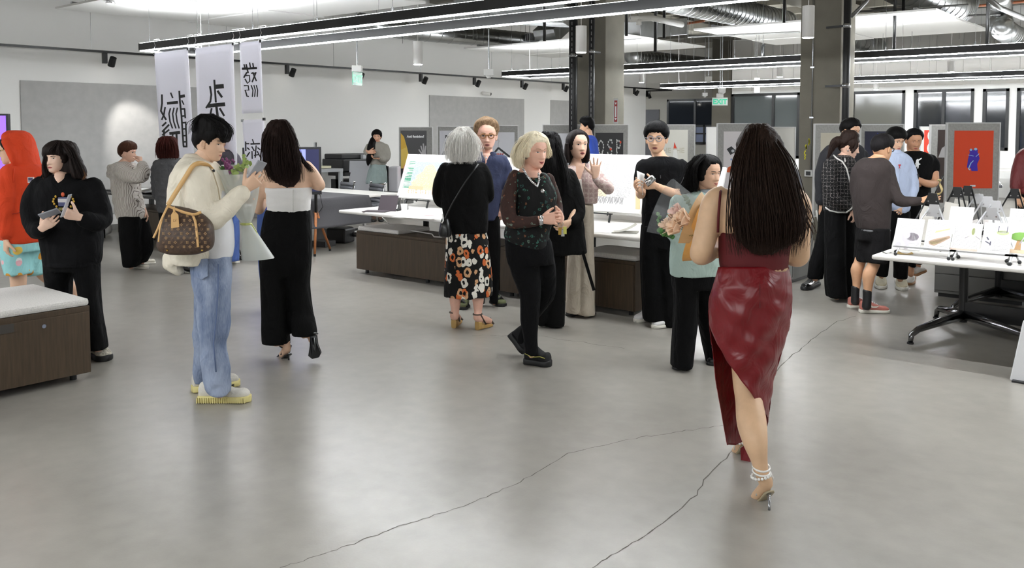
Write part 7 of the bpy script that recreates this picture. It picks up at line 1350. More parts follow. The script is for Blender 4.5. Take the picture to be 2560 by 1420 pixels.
legs(f, [(512, 1432, 1462, .22), (600, 1424, 1458, .24), (690, 1416, 1456, .25), (780, 1413, 1460, .26)], [(512, 1450, 1480, .22, -.03), (600, 1450, 1483, .24, -.03), (690, 1448, 1486, .25, -.03), (784, 1444, 1488, .26, -.03)], fab('beige_wool', (184, 174, 158), .85, .15, 240, .06), 'wide_trousers', wr=.008, sc=(14, 14, 2.5), top=([(508, 1430, 1482, .23), (560, 1427, 1484, .26), (620, 1424, 1484, .24)], .24))
lo = f.shoe((1448, 784), (1420, 791), HL, SOLE_B, .06, .042, .015, toeh=.035); mb = MB(); q = G(1440, 787)+UP*.075-FW*.02; mb.tube([q+(RT*math.cos(t_)+UP*math.sin(t_))*.014 for t_ in np.linspace(.5, 5.8, 10)], .003, 5); f.mb('gold_buckle', mb, mat('gold'), lo); f.shoe((1480, 784), (1468, 792), HL, SOLE_B, .06, .042, .015, toeh=.035); f.done()
# =============================================== man in blue behind
f = Fig('dark haired man in a bright blue shirt turned left behind the canvases', 1475, 620, .018, SK2, Y=11.4)
f.head(1466, 292, 333, -92, 4, hair_t=.03); f.neck(1472, 344, 0, .055); f.hair((13, 12, 13), .03, hf=.72, temple=.6, side=.42, ear=.5, nape=.12, seed=8, top=.6)
R = [(339, 1462, 1486, .16), (346, 1456, 1491, .3), (360, 1452, 1495, .36), (390, 1450, 1497, .36), (420, 1450, 1497, .34), (460, 1450, 1496, .32)]; core(f, R, .3); f.cloth('blue_shirt', [f.rows(R), f.limb([(1472, 352, -.16, .06), (1474, 380, -.2, .06), (1468, 410, -.2, .052)])], fab('royal_blue', (54, 82, 176), .85), .016, 3, .007); f.skin.append(f.limb([(1472, 390, -.2, .04), (1460, 420, -.22, .03)])); f.hand(1460, 420, -.22, (-.6, -.5, 0), (0, .5, .5), 1, .5)
legs(f, [(455, 1452, 1482, .2, -.06), (620, 1456, 1482, .17, -.06)], [(455, 1458, 1494, .2, .08), (620, 1464, 1490, .17, .08)], BLK(), vox=.018); f.shoe((1485, 640), (1455, 640), HL, SOLE_B); f.shoe((1490, 636), (1462, 636), HL, SOLE_B); f.done()
# =============================================== man in black T-shirt with glasses
f = Fig('young man with clear glasses in a black T-shirt holding a can and paper', 1635, 812, .0125, (214, 172, 142), Y=7.4)
f.head(1641, 308, 383, -18, 2, eye=346, mo=.025, lips=(176, 96, 88), wk=1.0); f.neck(1650, 395, 0, .055)
f.hair((16, 15, 16), .028, hf=.72, temple=.58, side=.44, ear=.54, nape=.2, seed=9, top=.5, jag=.05); glasses(f, mat('clear_frame', (140, 138, 146), .2), .092, thick=.0035)
R = [(391, 1632, 1680, .16), (398, 1614, 1696, .22), (412, 1605, 1708, .27), (440, 1605, 1708, .28), (480, 1606, 1700, .28), (530, 1604, 1690, .27), (572, 1604, 1685, .27)]; core(f, R, .24); TEE = BLK('black_tee', (17, 18, 20))
f.cloth('tee_shirt', [f.rows(R), f.limb([(1700, 412, 0, .07), (1708, 440, -.02, .075), (1705, 468, -.06, .075)]), f.limb([(1612, 412, 0, .07), (1605, 440, -.02, .072), (1604, 466, -.06, .07)])], TEE, .0125, 3, .007)
f.skin.append(f.limb([(1706, 445, -.03, .05), (1702, 475, -.07, .046), (1690, 484, -.12, .042), (1660, 474, -.22, .036), (1638, 464, -.28, .028)])); f.skin.append(f.limb([(1605, 445, -.03, .05), (1602, 478, -.08, .044), (1602, 486, -.14, .04), (1603, 478, -.25, .028)]))
f.hand(1640, 465, -.28, (-.95, .15, -.1), (-.1, .2, .9), -1, .75, .185); f.hand(1603, 478, -.26, (-.5, .35, -.5), (.8, .3, 0), 1, .8, .185)
mb = MB(); mb.tube([f.p(1651, 438, -.145), f.p(1651, 446, -.145)], .004, 5); f.mb('chest_logo', mb, mat('dark_grey_logo', (60, 60, 64), .6))
legs(f, [(565, 1603, 1650, .26), (640, 1600, 1650, .26), (720, 1604, 1652, .25), (790, 1606, 1662, .26), (800, 1610, 1662, .26)], [(565, 1640, 1688, .26), (640, 1642, 1690, .26), (720, 1646, 1690, .25), (800, 1646, 1692, .26), (812, 1650, 1692, .26)], BLK('black_wide', (11, 11, 12)), 'wide_trousers', wr=.006, sc=(14, 14, 3), top=([(560, 1603, 1687, .27), (620, 1601, 1690, .28)], .27))
WSN = mat('white_leather', (214, 212, 212), .5); f.shoe((1638, 795), (1590, 806), WSN, SOLE_W, .09, .05, .03, lace=M_PAPER); f.shoe((1690, 810), (1634, 821), WSN, SOLE_W, .09, .05, .03, lace=M_PAPER); f.done()
q = f.p(1621, 455, -.32); t = thing('drink_can', 'silver drink can in the hand of the man in the black T-shirt', 'can', q); mb = MB(); d_ = (UP*.6+RT*.7).normalized(); mb.tube([q-d_*.03, q-d_*.025, q+d_*.05, q+d_*.06], [.022, .03, .03, .024], 16); mb.build('can_body', M_CHROME, t, smooth=True); mb = MB(); mb.tube([q+d_*.0605, q+d_*.062], .023, 14); mb.build('lid', M_STEEL, t)
mb = MB(); mb.grid(lambda a, c: f.p(1592+(20-10*c)*a+6*c*c, 427+50*c+a*8*(1-c)+a*12*c, -.3+.04*math.sin(a*3)), 6, 8); o = mb.build('folded_paper', M_PAPER, smooth=True); o.modifiers.new('s', 'SOLIDIFY').thickness = .0015; tag(o, 'folded white paper in the hands of the man in the black T-shirt', 'paper')
# =============================================== woman in mint
f = Fig('woman in a mint top and black trousers looking back over her shoulder', 1715, 918, .0115, (214, 172, 144), Y=6.05)
f.head(1768, 389, 472, 36, 4, eye=432, smile=1.5, lips=(172, 96, 88), wk=1.08, eyeh=.016, browh=.59); f.neck(1756, 482, .02, .052)
HK3 = (16, 14, 14); f.hair(HK3, .026, hf=.82, temple=.66, side=.25, ear=.25, nape=.08, seed=11, part=.4, extra=[f.rows([(387, 1745, 1775, .1, .06), (393, 1733, 1788, .16, .06), (408, 1724, 1790, .19, .07), (430, 1716, 1760, .2, .06), (455, 1704, 1748, .2, .05), (475, 1700, 1745, .16, .04), (488, 1706, 1732, .1, .04)], e=2.), f.rows([(415, 1784, 1796, .1, .04), (440, 1786, 1796, .1, .06), (465, 1776, 1792, .1, .08)], e=2.)], vox=.0085, wr=.009, sc=(50, 50, 6))
f.locks(HK3, [[(1755, 388, -.02), (1728, 410, -.05), (1716, 445, -.05), (1703, 480, -.03)], [(1760, 390, -.06), (1738, 415, -.1), (1732, 450, -.09), (1738, 480, -.05)], [(1745, 390, -.04), (1722, 425, -.08), (1716, 465, -.06), (1712, 486, -.04)]], 180, 5, .0022, .018)
R = [(476, 1738, 1782, .15), (486, 1710, 1800, .22), (500, 1694, 1808, .27), (540, 1682, 1812, .3), (600, 1676, 1810, .31), (650, 1674, 1804, .31), (688, 1673, 1798, .31)]; core(f, R[:5], .27); MNT = fab('mint_cotton', (168, 188, 180), .8, .1, 220, .04)
f.cloth('mint_top', [f.rows(R), f.limb([(1700, 505, 0, .07), (1690, 550, 0, .075), (1692, 590, -.02, .075)])], MNT, .0115, 3, .009, (8, 8, 8)); f.skin.append(f.limb([(1694, 560, 0, .045), (1698, 610, -.02, .04), (1730, 620, -.14, .03)])); f.hand(1730, 620, -.14, (.8, .2, -.2), (0, .5, .6), 1, .6); f.skin.append(f.limb([(1800, 520, 0, .045), (1806, 600, 0, .04), (1806, 650, 0, .03)])); f.hand(1806, 650, 0, (0, -1, 0), (-.6, 0, .4), -1, .5)
f.cloth('collar', [f.rows([(472, 1748, 1790, .16), (482, 1738, 1796, .2)])], mat('grey_collar', (150, 156, 162), .7), .01, 2, .002)
legs(f, [(680, 1678, 1742, .27), (747, 1685, 1745, .25), (806, 1682, 1744, .24), (860, 1679, 1736, .25), (915, 1678, 1731, .26)], [(680, 1728, 1794, .27, .08), (747, 1735, 1795, .24, .12), (806, 1746, 1798, .22, .16), (870, 1758, 1800, .22, .2), (915, 1766, 1804, .22, .22)], BLK('black_flare', (13, 13, 14)), wr=.006, sc=(14, 14, 3), top=([(676, 1676, 1795, .29), (720, 1680, 1796, .29)], .28))
f.shoe((1720, 912), (1690, 925), HL, SOLE_B, .06, .04, .02); f.shoe((1790, 905), (1780, 915), HL, SOLE_B, .06, .04, .02); f.done()
# =============================================== person hidden behind the red dress woman
f = Fig('person in dark grey mostly hidden behind the long haired woman in red', 1940, 850, .018, SK1, Y=6.9); f.head(1925, 330, 398, 170, 0, eyes=False); f.neck(1930, 405); f.hair((15, 14, 14), .03)
R = [(400, 1915, 1950, .15), (412, 1898, 1975, .22), (430, 1892, 1985, .26), (500, 1894, 1978, .26), (600, 1896, 1962, .26)]; core(f, R, .24); GT = fab('grey_jersey', (74, 74, 78), .85); f.cloth('grey_jacket', [f.rows(R), f.limb([(1968, 422, 0, .06), (1988, 455, 0, .055), (1980, 520, -.04, .05), (1950, 560, -.15, .045)])], GT, .016, 3, .006); f.skin.append(f.limb([(1980, 500, -.04, .04), (1945, 562, -.16, .03)])); f.hand(1945, 562, -.16, (-.7, -.2, -.3), (0, .5, .6), 1, .6)
legs(f, [(590, 1898, 1932, .22), (820, 1902, 1928, .18)], [(590, 1925, 1960, .22), (820, 1928, 1954, .18)], BLK(), vox=.018); f.shoe((1915, 828), (1910, 840), HL, SOLE_B); f.shoe((1942, 828), (1938, 840), HL, SOLE_B); f.done()
# =============================================== girl in the black hoodie
f = Fig('girl with a bob in a black hoodie with a gold crest, holding two phones', 200, 890, .0115, (226, 190, 168), Y=6.25)
f.head(145, 355, 431, -14, 2, eye=394, lips=(190, 96, 92), wk=1.04, eyeh=.015, browh=.575); f.neck(152, 442, 0, .048)
HG = (34, 27, 25); f.hair(HG, .026, hf=.62, temple=.58, side=.3, ear=.3, nape=.1, seed=12, jag=.03, extra=[f.rows([(352, 137, 170, .1, .05), (358, 126, 184, .16, .05), (375, 118, 193, .2, .06), (400, 113, 200, .2, .06), (425, 112, 212, .17, .05), (440, 114, 213, .13, .04), (446, 118, 208, .1, .04)], e=2.2), f.rows([(380, 176, 194, .1, -.03), (405, 178, 202, .14, -.03), (430, 180, 213, .14, -.04), (446, 186, 210, .1, -.05)], e=2.), f.rows([(385, 113, 122, .08, -.03), (415, 111, 122, .1, -.03), (444, 113, 128, .08, -.04)], e=2.)], vox=.008, wr=.006, sc=(60, 60, 6))
f.locks(HG, [[(155, 354, -.04), (180, 372, -.08), (196, 405, -.09), (210, 440, -.08)], [(150, 354, -.08), (172, 380, -.12), (186, 415, -.11), (196, 446, -.1)], [(150, 354, -.08), (148, 370, -.12), (146, 385, -.125)], [(145, 354, -.08), (130, 370, -.11), (122, 384, -.11)], [(140, 354, -.04), (118, 385, -.07), (113, 420, -.07), (116, 446, -.06)]], 110, 6, .0035, .014)
f.locks((122, 86, 58), [[(112, 425, -.05), (113, 438, -.05), (118, 450, -.05)], [(206, 425, -.07), (211, 438, -.07), (206, 450, -.07)]], 18, 3, .003, .012, 'lighter_tips')
R = [(434, 130, 178, .14), (446, 106, 212, .22), (465, 92, 236, .28), (500, 86, 246, .3), (550, 94, 252, .31), (600, 104, 254, .31), (640, 110, 252, .31), (660, 113, 248, .3)]; core(f, R, .26); HD = BLK('black_fleece', (18, 18, 21))
f.cloth('hoodie', [f.rows(R), f.limb([(104, 462, 0, .075), (86, 500, -.02, .08), (80, 540, -.06, .078), (90, 572, -.14, .068), (102, 575, -.24, .056)]), f.limb([(228, 462, 0, .075), (246, 505, -.02, .08), (254, 545, -.05, .076), (238, 556, -.14, .066), (205, 546, -.24, .054)]), f.limb([(118, 446, .06, .05), (152, 440, .12, .055), (190, 446, .06, .05)], flat=1.)], HD, .0115, 3, .008); f.cloth('hem_band', [f.rows([(648, 114, 249, .31), (664, 116, 246, .3)])], BLK('black_rib', (26, 26, 29)), .011, 2, .001)
f.skin.append(f.rows([(430, 140, 168, .1, -.02), (445, 140, 172, .14, -.05), (458, 150, 164, .12, -.07)])); f.skin.append(f.limb([(90, 570, -.14, .035), (106, 572, -.26, .027)])); f.skin.append(f.limb([(240, 552, -.14, .035), (200, 544, -.26, .027)]))
f.hand(106, 570, -.27, (.75, .5, -.2), (.0, .5, .8), 1, .5, .18); f.hand(198, 543, -.27, (-.85, .3, -.2), (-.1, .2, .9), -1, .65, .18)
fr = Frame(f.p(158, 504, -.165), RT, UP*.99-FW*.05); mb = MB(); G_ = mat('crest_gold', (188, 150, 48), .6)
for sd in (-1, 1):
    for i in range(5): a = i/4; mb.sphere(fr.at(sd*(.05+.022*math.sin(a*3)), -.035+.07*a, -.004), .013, 8, 5, (1, .5, .7))
f.mb('crest_laurel', mb, G_, smooth=True)['kind'] = 'stuff'; mb = MB(); fr.rect(mb, -.036, .036, -.035, .03, -.006, .003); f.mb('crest_shield', mb, mat('crest_blue', (70, 74, 110), .6), bevel=.006); mb = MB(); fr.rect(mb, -.034, .034, -.005, .02, .003, .005); f.mb('crest_band', mb, mat('crest_pale', (190, 186, 186), .6)); mb = MB(); mb.sphere(fr.at(0, .05, 0), .02, 10, 7, (1, .5, .8)); f.mb('crest_top', mb, mat('crest_red', (196, 84, 50), .6), smooth=True); mb = MB(); fr.rect(mb, -.034, .034, -.062, -.042, -.004, .004); f.mb('crest_scroll', mb, mat('crest_olive', (110, 104, 50), .6))
legs(f, [(650, 114, 182, .24), (720, 118, 178, .2, .04), (800, 122, 172, .19, .06), (865, 124, 172, .2, .08)], [(650, 178, 246, .24), (700, 192, 247, .2), (748, 201, 249, .19), (825, 214, 260, .19, .0), (872, 226, 266, .2, .0)], BLK('black_pants', (15, 15, 17)), wr=.006, top=([(645, 114, 247, .27), (675, 116, 247, .25)], .26))
CHK = mat('chunky_sneaker', (176, 170, 156), .7, var=.5, vscale=60); sn = f.shoe((232, 892), (268, 903), CHK, SOLE_B, .1, .054, .045, lace=M_PAPER); f.shoe((140, 876), (146, 892), CHK, SOLE_B, .1, .054, .045); f.done()
mb = MB(); fr = Frame(f.p(124, 534, -.35), (RT*.9+UP*.3), (UP*.5-FW*.8)); fr.rect(mb, -.07, .07, -.034, .034, -.005, .005); tag(mb.build('smartphone', mat('phone_silver', (150, 152, 160), .2, metal=.4), bevel=.004), 'silver phone lying in the left hand of the girl in the black hoodie', 'smartphone')
mb = MB(); fr = Frame(f.p(165, 515, -.36), (RT*.36+UP*.93), (RT*.2-FW*.98)); fr.rect(mb, -.08, .085, -.035, .035, -.004, .004); tag(mb.build('smartphone', mat('phone_edge', (176, 176, 182), .25), bevel=.003), 'slim phone seen edge on in the right hand of the hoodie girl', 'smartphone')
# =============================================== man in the red hoodie
f = Fig('man with a red hood up and pastel shorts at the left edge', 62, 862, .0125, SK1, Y=6.8)
f.head(31, 335, 410, -72, 6, eye=375, mo=.0); f.neck(48, 415, 0, .056); f.hair((20, 18, 18), .02); glasses(f, mat('gold'), .085, thick=.003)
RH = fab('red_fleece', (206, 66, 32), .9, .2, 220, .05)
R = [(408, 30, 84, .2), (418, 16, 106, .34), (440, 10, 114, .4), (490, 8, 114, .42), (550, 10, 114, .42), (590, 12, 113, .42), (604, 14, 112, .4)]; core(f, R, .3)
f.cloth('red_hoodie', [f.rows(R), f.limb([(26, 430, -.16, .075), (16, 480, -.2, .075), (14, 540, -.2, .068), (18, 588, -.2, .056)]), f.limb([(95, 430, .14, .075), (105, 490, .16, .07), (100, 560, .14, .06)])], RH, .012, 3, .008)
hd = [f.rows([(326, 22, 58, .1, 0), (334, 10, 72, .2, 0), (350, 12, 80, .25, 0), (370, 26, 84, .27, 0), (390, 40, 88, .27, 0), (405, 44, 92, .27, 0), (418, 36, 98, .3, 0)], e=2.2), f.limb([(12, 352, -.13, .03), (28, 380, -.14, .035), (42, 405, -.12, .04), (50, 418, -.08, .04)])]
f.cloth('hood', hd, RH, .0105, 3, .004); mb = MB(); mb.tube([f.p(36, 420, -.2), f.p(35, 440, -.22), f.p(34, 456, -.22)], .005, 6); f.mb('drawstring', mb, RH, smooth=True)
fr = Frame(f.p(77, 450, -.205), RT, UP); mb = MB(); fr.rect(mb, -.022, .022, -.022, .022, -.01, .004); pa = f.mb('chest_patch', mb, mat('patch_border', (206, 190, 186), .7)); mb = MB(); fr.rect(mb, -.017, .017, -.003, .017, .004, .005); f.mb('patch_top', mb, mat('patch_navy', (70, 64, 96), .7), pa); mb = MB(); fr.rect(mb, -.017, .017, -.017, -.003, .004, .005); f.mb('patch_base', mb, mat('patch_grey', (140, 140, 150), .7), pa)
mb = MB(); mb.tube([f.p(20, 575, -.215), f.p(30, 535, -.222), f.p(70, 528, -.222), f.p(100, 532, -.215)], .004, 5); f.mb('pouch_seam', mb, mat('red_seam', (160, 40, 16), .9), smooth=True)
f.skin.append(f.limb([(17, 570, -.2, .034), (16, 598, -.2, .028)])); f.hand(16, 598, -.2, (-.1, -1, 0), (.5, 0, .6), 1, .45); f.skin.append(f.limb([(100, 540, .14, .034), (100, 580, .12, .028)])); f.hand(100, 580, .12, (0, -1, 0), (-.5, 0, .6), -1, .45)
f.cloth('pastel_shorts', [f.rows([(596, 14, 70, .34, -.04), (640, 12, 74, .3, -.06), (684, 20, 74, .28, -.08)]), f.rows([(596, 50, 112, .34, .06), (640, 60, 114, .3, .1), (684, 66, 116, .28, .12)]), f.rows([(592, 14, 112, .38), (625, 13, 113, .36)])], M_SHORTS, .0125, 3, .008)
f.skin.append(f.limb([(45, 650, -.08, .07), (46, 700, -.08, .06), (46, 740, -.08, .055), (48, 790, -.08, .058), (50, 845, -.08, .036)])); f.skin.append(f.limb([(90, 650, .12, .07), (120, 690, .16, .062), (172, 715, .24, .056), (182, 745, .28, .058), (170, 820, .3, .036)]))
f.shoe((55, 852), (20, 858), WSN, SOLE_W); f.shoe((176, 838), (145, 842), WSN, SOLE_W); f.done()
# =============================================== striped shirt person
f = Fig('short haired person in a loose striped shirt and black trousers, hand at mouth', 345, 668, .0165, (222, 180, 156), Y=10.4)
f.head(321, 352, 404, 84, 2, eye=381, hair_t=.03, mo=0); f.neck(308, 408, 0, .05); f.hair((70, 44, 32), .03, hf=.68, temple=.62, side=.5, ear=.58, nape=.2, seed=14, top=.5, jag=.04)
R = [(404, 292, 324, .18), (412, 284, 338, .32), (430, 280, 346, .38), (470, 284, 349, .38), (500, 287, 354, .37), (530, 292, 362, .36), (547, 297, 365, .36)]; core(f, R, .28)
f.cloth('striped_shirt', [f.rows(R), f.limb([(300, 426, -.18, .09), (326, 440, -.24, .088), (350, 442, -.26, .084), (358, 432, -.24, .078), (357, 420, -.2, .066), (354, 411, -.16, .055)]), f.limb([(310, 426, .18, .08), (322, 470, .2, .075), (340, 510, .14, .06)]), f.limb([(280, 420, -.05, .06), (275, 436, -.08, .05)])], M_STRIPE, .0155, 3, .014, (10, 10, 14))
f.skin.append(f.limb([(356, 420, -.18, .034), (352, 406, -.14, .028)])); f.hand(352, 408, -.13, (-.2, .9, .1), (-.8, 0, .3), 1, 1.3, .16); f.skin.append(f.limb([(335, 500, .14, .034), (362, 525, .06, .028)])); f.hand(362, 525, .06, (.3, -.9, 0), (-.6, 0, -.4), -1, .4)
legs(f, [(540, 298, 352, .26, -.08), (590, 301, 350, .26, -.1), (640, 306, 352, .25, -.1), (666, 311, 344, .25, -.1)], [(540, 312, 366, .26, .06), (590, 322, 380, .25, .06), (625, 330, 382, .24, .06), (645, 338, 372, .22, .06), (656, 345, 366, .2, .06)], BLK('black_corduroy', (14, 14, 15)), vox=.016); CV = mat('cream_canvas', (206, 200, 186), .8); f.shoe((318, 670), (371, 672), CV, SOLE_W, .07, .045, .025, lace=M_DARK); f.shoe((345, 660), (388, 659), CV, SOLE_W, .07, .045, .025, lace=M_DARK); f.done()
# =============================================== dark red haired person
f = Fig('person with dark red hair and a crinkled grey top seen from behind', 440, 684, .0165, SK1, Y=10.1)
f.head(418, 342, 394, 165, 4, eyes=False); f.neck(424, 400); HR = (58, 24, 20); f.hair(HR, .03, extra=[f.rows([(340, 407, 430, .1), (346, 397, 440, .16), (360, 391, 444, .19), (378, 390, 446, .19), (392, 394, 447, .15, -.02), (400, 402, 442, .1, -.03)], e=2.)], vox=.011, wr=.007, sc=(60, 60, 6)); f.locks(HR, [[(418+dx*.4, 342, -.05), (418+dx, 368, -.12), (420+dx, 398, -.1)] for dx in range(-26, 28, 7)], 60, 4, .005, .015)
R = [(394, 404, 446, .16), (400, 394, 460, .24), (416, 388, 468, .28), (460, 390, 466, .3), (500, 392, 464, .31), (530, 396, 460, .31)]; core(f, R, .26); f.cloth('grey_top', [f.rows(R), f.limb([(396, 410, 0, .07), (392, 450, .02, .07), (394, 490, .08, .06)]), f.limb([(458, 410, 0, .07), (466, 450, .02, .07), (460, 490, .1, .06)])], fab('crinkled_grey', (76, 76, 78), .85, .3, 90, .12), .0155, 3, .012, (8, 8, 30)); f.skin.append(f.limb([(394, 470, .05, .035), (402, 505, .16, .028)])); f.hand(402, 505, .16, (.4, .2, .7), (0, .6, -.3), 1, .6); f.skin.append(f.limb([(462, 470, .06, .035), (452, 500, .18, .028)])); f.hand(452, 500, .18, (-.4, .2, .7), (0, .6, -.3), -1, .6)
legs(f, [(522, 398, 430, .24), (600, 408, 436, .2), (648, 420, 440, .16)], [(522, 424, 460, .24), (600, 430, 464, .2), (648, 440, 468, .16)], BLK('black_slack', (16, 16, 18)), vox=.016); f.skin.append(f.limb([(430, 645, 0, .04), (431, 668, 0, .032)])); f.skin.append(f.limb([(455, 645, 0, .04), (456, 668, 0, .032)]))
for hx, tx in ((428, 460), (452, 484)):
    f.shoe(G(hx, 684)+UP*.045, G(tx, 683)+UP*.004, HL, SOLE_B, .075, .038, .012); mb = MB(); mb.tube([G(hx+2, 684)+UP*.055, G(hx+2, 684)], [.014, .007], 8); f.mb('heel', mb, HL)
f.done()
# =============================================== person in dark grey behind the bouquet
f = Fig('person in a dark grey shirt and jeans half hidden behind the cream jacket man', 570, 662, .018, SK2, Y=10.7)
f.head(548, 330, 378, 30, 2, hair_t=.03); f.neck(553, 378, 0, .055); f.hair((24, 20, 20), .03); R = [(374, 540, 574, .16), (381, 526, 588, .24), (392, 520, 597, .28), (430, 520, 600, .28), (480, 522, 598, .28), (540, 526, 596, .28)]; core(f, R, .24)
f.cloth('dark_shirt', [f.rows(R), f.limb([(585, 392, 0, .07), (597, 420, 0, .07), (600, 450, -.05, .06), (585, 470, -.2, .05)])], fab('charcoal_cotton', (62, 58, 64), .85), .017, 3, .007); f.skin.append(f.limb([(598, 440, -.05, .04), (580, 472, -.22, .03)])); f.hand(580, 472, -.22, (-.6, .1, -.4), (0, .6, .4), 1, .6); JB = fab('blue_jeans', (72, 96, 156), .85); legs(f, [(535, 530, 565, .22), (645, 545, 570, .18)], [(535, 560, 597, .22), (645, 572, 597, .18), (650, 573, 597, .18)], JB, vox=.018)
NB = mat('black_white_shoe', (44, 44, 46), .6); sn = f.shoe((574, 656), (596, 658), NB, SOLE_W, .08, .045, .03); f.shoe((550, 654), (566, 658), NB, SOLE_W, .08, .045, .03); f.done()
# =============================================== person in jeans in front of the white top woman
f = Fig('person in blue jeans hidden behind the white strapless top woman', 700, 785, .018, SK1, Y=7.95)
f.head(700, 322, 388, 10, 0); f.neck(700, 398); f.hair((24, 20, 20), .03); R = [(396, 685, 715, .15), (404, 668, 735, .22), (430, 664, 740, .26), (480, 662, 736, .26), (530, 658, 732, .26)]; core(f, R, .24); f.cloth('blue_top', [f.rows(R)], fab('cobalt_cotton', (44, 76, 180), .85), .017, 3, .006); f.skin.append(f.limb([(668, 420, 0, .045), (664, 470, 0, .04), (676, 500, -.1, .03)])); f.hand(676, 500, -.1, (.6, .3, -.3), (0, .5, .6), 1, .6)
legs(f, [(522, 646, 700, .24), (600, 644, 694, .22), (690, 650, 690, .19), (770, 662, 690, .18)], [(522, 690, 735, .24), (600, 695, 735, .22), (690, 704, 730, .19), (760, 712, 728, .18)], JB, vox=.017); f.shoe((720, 768), (724, 782), NB, SOLE_W, .08, .045, .03); f.shoe((676, 776), (672, 790), NB, SOLE_W, .08, .045, .03); f.done()
# =============================================== woman by the printer
f = Fig('woman in a grey sweater and mint skirt checking her phone by the printer', 943, 490, .02, (208, 160, 132), Y=16.0)
f.head(942, 326, 356, 6, 6, hair_t=.03, eye=341); f.neck(943, 358, 0, .05); f.hair((17, 14, 14), .03, hf=.7, temple=.6, side=.42, ear=.5, nape=.2, seed=15, extra=[f.rows([(325, 935, 949, .1, .02), (330, 931, 954, .16, .03), (342, 930, 955, .15, .05), (350, 932, 950, .1, .06)], e=2.), f.limb([(934, 348, .0, .06), (929, 365, -.12, .075), (926, 385, -.16, .07), (922, 402, -.16, .05), (920, 413, -.16, .02)])], vox=.014, wr=.006, sc=(50, 50, 6))
R = [(354, 936, 952, .15), (359, 925, 963, .24), (368, 918, 970, .28), (385, 920, 972, .3), (404, 924, 968, .3), (412, 926, 964, .29)]; core(f, R, .26); f.cloth('grey_sweater', [f.rows(R), f.limb([(924, 366, 0, .07), (918, 378, -.06, .07), (921, 384, -.18, .055)]), f.limb([(963, 366, 0, .07), (968, 388, -.02, .07), (962, 398, -.12, .065), (948, 396, -.24, .05)])], fab('grey_wool', (150, 146, 138), .9), .019, 3, .008); f.skin.append(f.limb([(916, 378, -.1, .04), (922, 380, -.24, .03)])); f.hand(922, 381, -.24, (.7, .1, -.2), (0, -.2, .9), 1, .7); f.skin.append(f.limb([(962, 398, -.14, .04), (946, 396, -.26, .03)])); f.hand(946, 396, -.26, (-.8, .1, -.2), (0, .8, -.2), -1, .5)
f.cloth('mint_skirt', [f.rows([(408, 928, 963, .28), (430, 920, 966, .36), (458, 914, 968, .42)], e=2.)], fab('mint_twill', (136, 150, 148), .8), .019, 3, .012, (9, 9, 2)); 
for x in (934, 951): f.skin.append(f.limb([(x, 440, 0, .08), (x, 470, 0, .06), (x, 520, 0, .05), (x, 546, 0, .04)]))
f.shoe((934, 547), (934, 555), HL, SOLE_B); f.shoe((951, 547), (953, 555), HL, SOLE_B); f.done(); mb = MB(); q = f.p(941, 393, -.4); mb.obox(q, RT*.05, FW*.07, UP*.006); tag(mb.build('smartphone', M_DARK, bevel=.003), 'black phone in the hand of the woman by the printer', 'smartphone')
# =============================================== group on the right
f = Fig('man in a dark suit jacket standing behind the tweed jacket woman', 2050, 722, .0155, SK2, Y=9.05)
f.head(2126, 297, 356, 30, 8, eye=328); f.neck(2118, 364, 0, .056); f.hair((17, 15, 15), .024, hf=.78, temple=.66, side=.5, ear=.6, nape=.3, seed=16, top=.5, jag=.04)
R = [(356, 2100, 2138, .16), (364, 2072, 2152, .22), (380, 2056, 2162, .27), (420, 2050, 2164, .29), (470, 2047, 2162, .29), (512, 2044, 2158, .29)]; core(f, R, .26); SU = fab('charcoal_suit', (40, 40, 44), .8, .1); f.cloth('suit_jacket', [f.rows(R), f.limb([(2066, 385, 0, .07), (2056, 430, 0, .072), (2054, 470, -.02, .066), (2052, 505, -.04, .058)]), f.limb([(2154, 385, 0, .07), (2162, 430, 0, .07), (2158, 480, -.04, .06)])], SU, .014, 3, .007); f.skin.append(f.limb([(2053, 480, -.02, .034), (2054, 515, -.04, .028)])); f.hand(2054, 515, -.04, (.1, -1, 0), (.6, 0, .4), 1, .5); f.skin.append(f.limb([(2158, 460, -.04, .034), (2152, 500, -.1, .028)])); f.hand(2152, 500, -.1, (0, -1, 0), (-.6, 0, .4), -1, .5)
legs(f, [(505, 2046, 2110, .24), (561, 2046, 2100, .22), (618, 2036, 2082, .2), (660, 2024, 2064, .19), (696, 2020, 2056, .18)], [(505, 2090, 2155, .24, .1), (600, 2090, 2140, .2, .14), (690, 2090, 2125, .18, .16)], BLK('black_suit', (16, 16, 18)), wr=.008); f.shoe((2042, 712), (2010, 726), mat('patent_black', (10, 10, 11), .15, coat=.5), SOLE_B, .085, .05, .035); f.shoe((2112, 700), (2100, 712), mat('patent_black'), SOLE_B, .085, .05, .035); f.done()
f = Fig('woman in a black tweed jacket with white trim looking down at the table', 2100, 746, .0145, (222, 182, 160), Y=8.55)
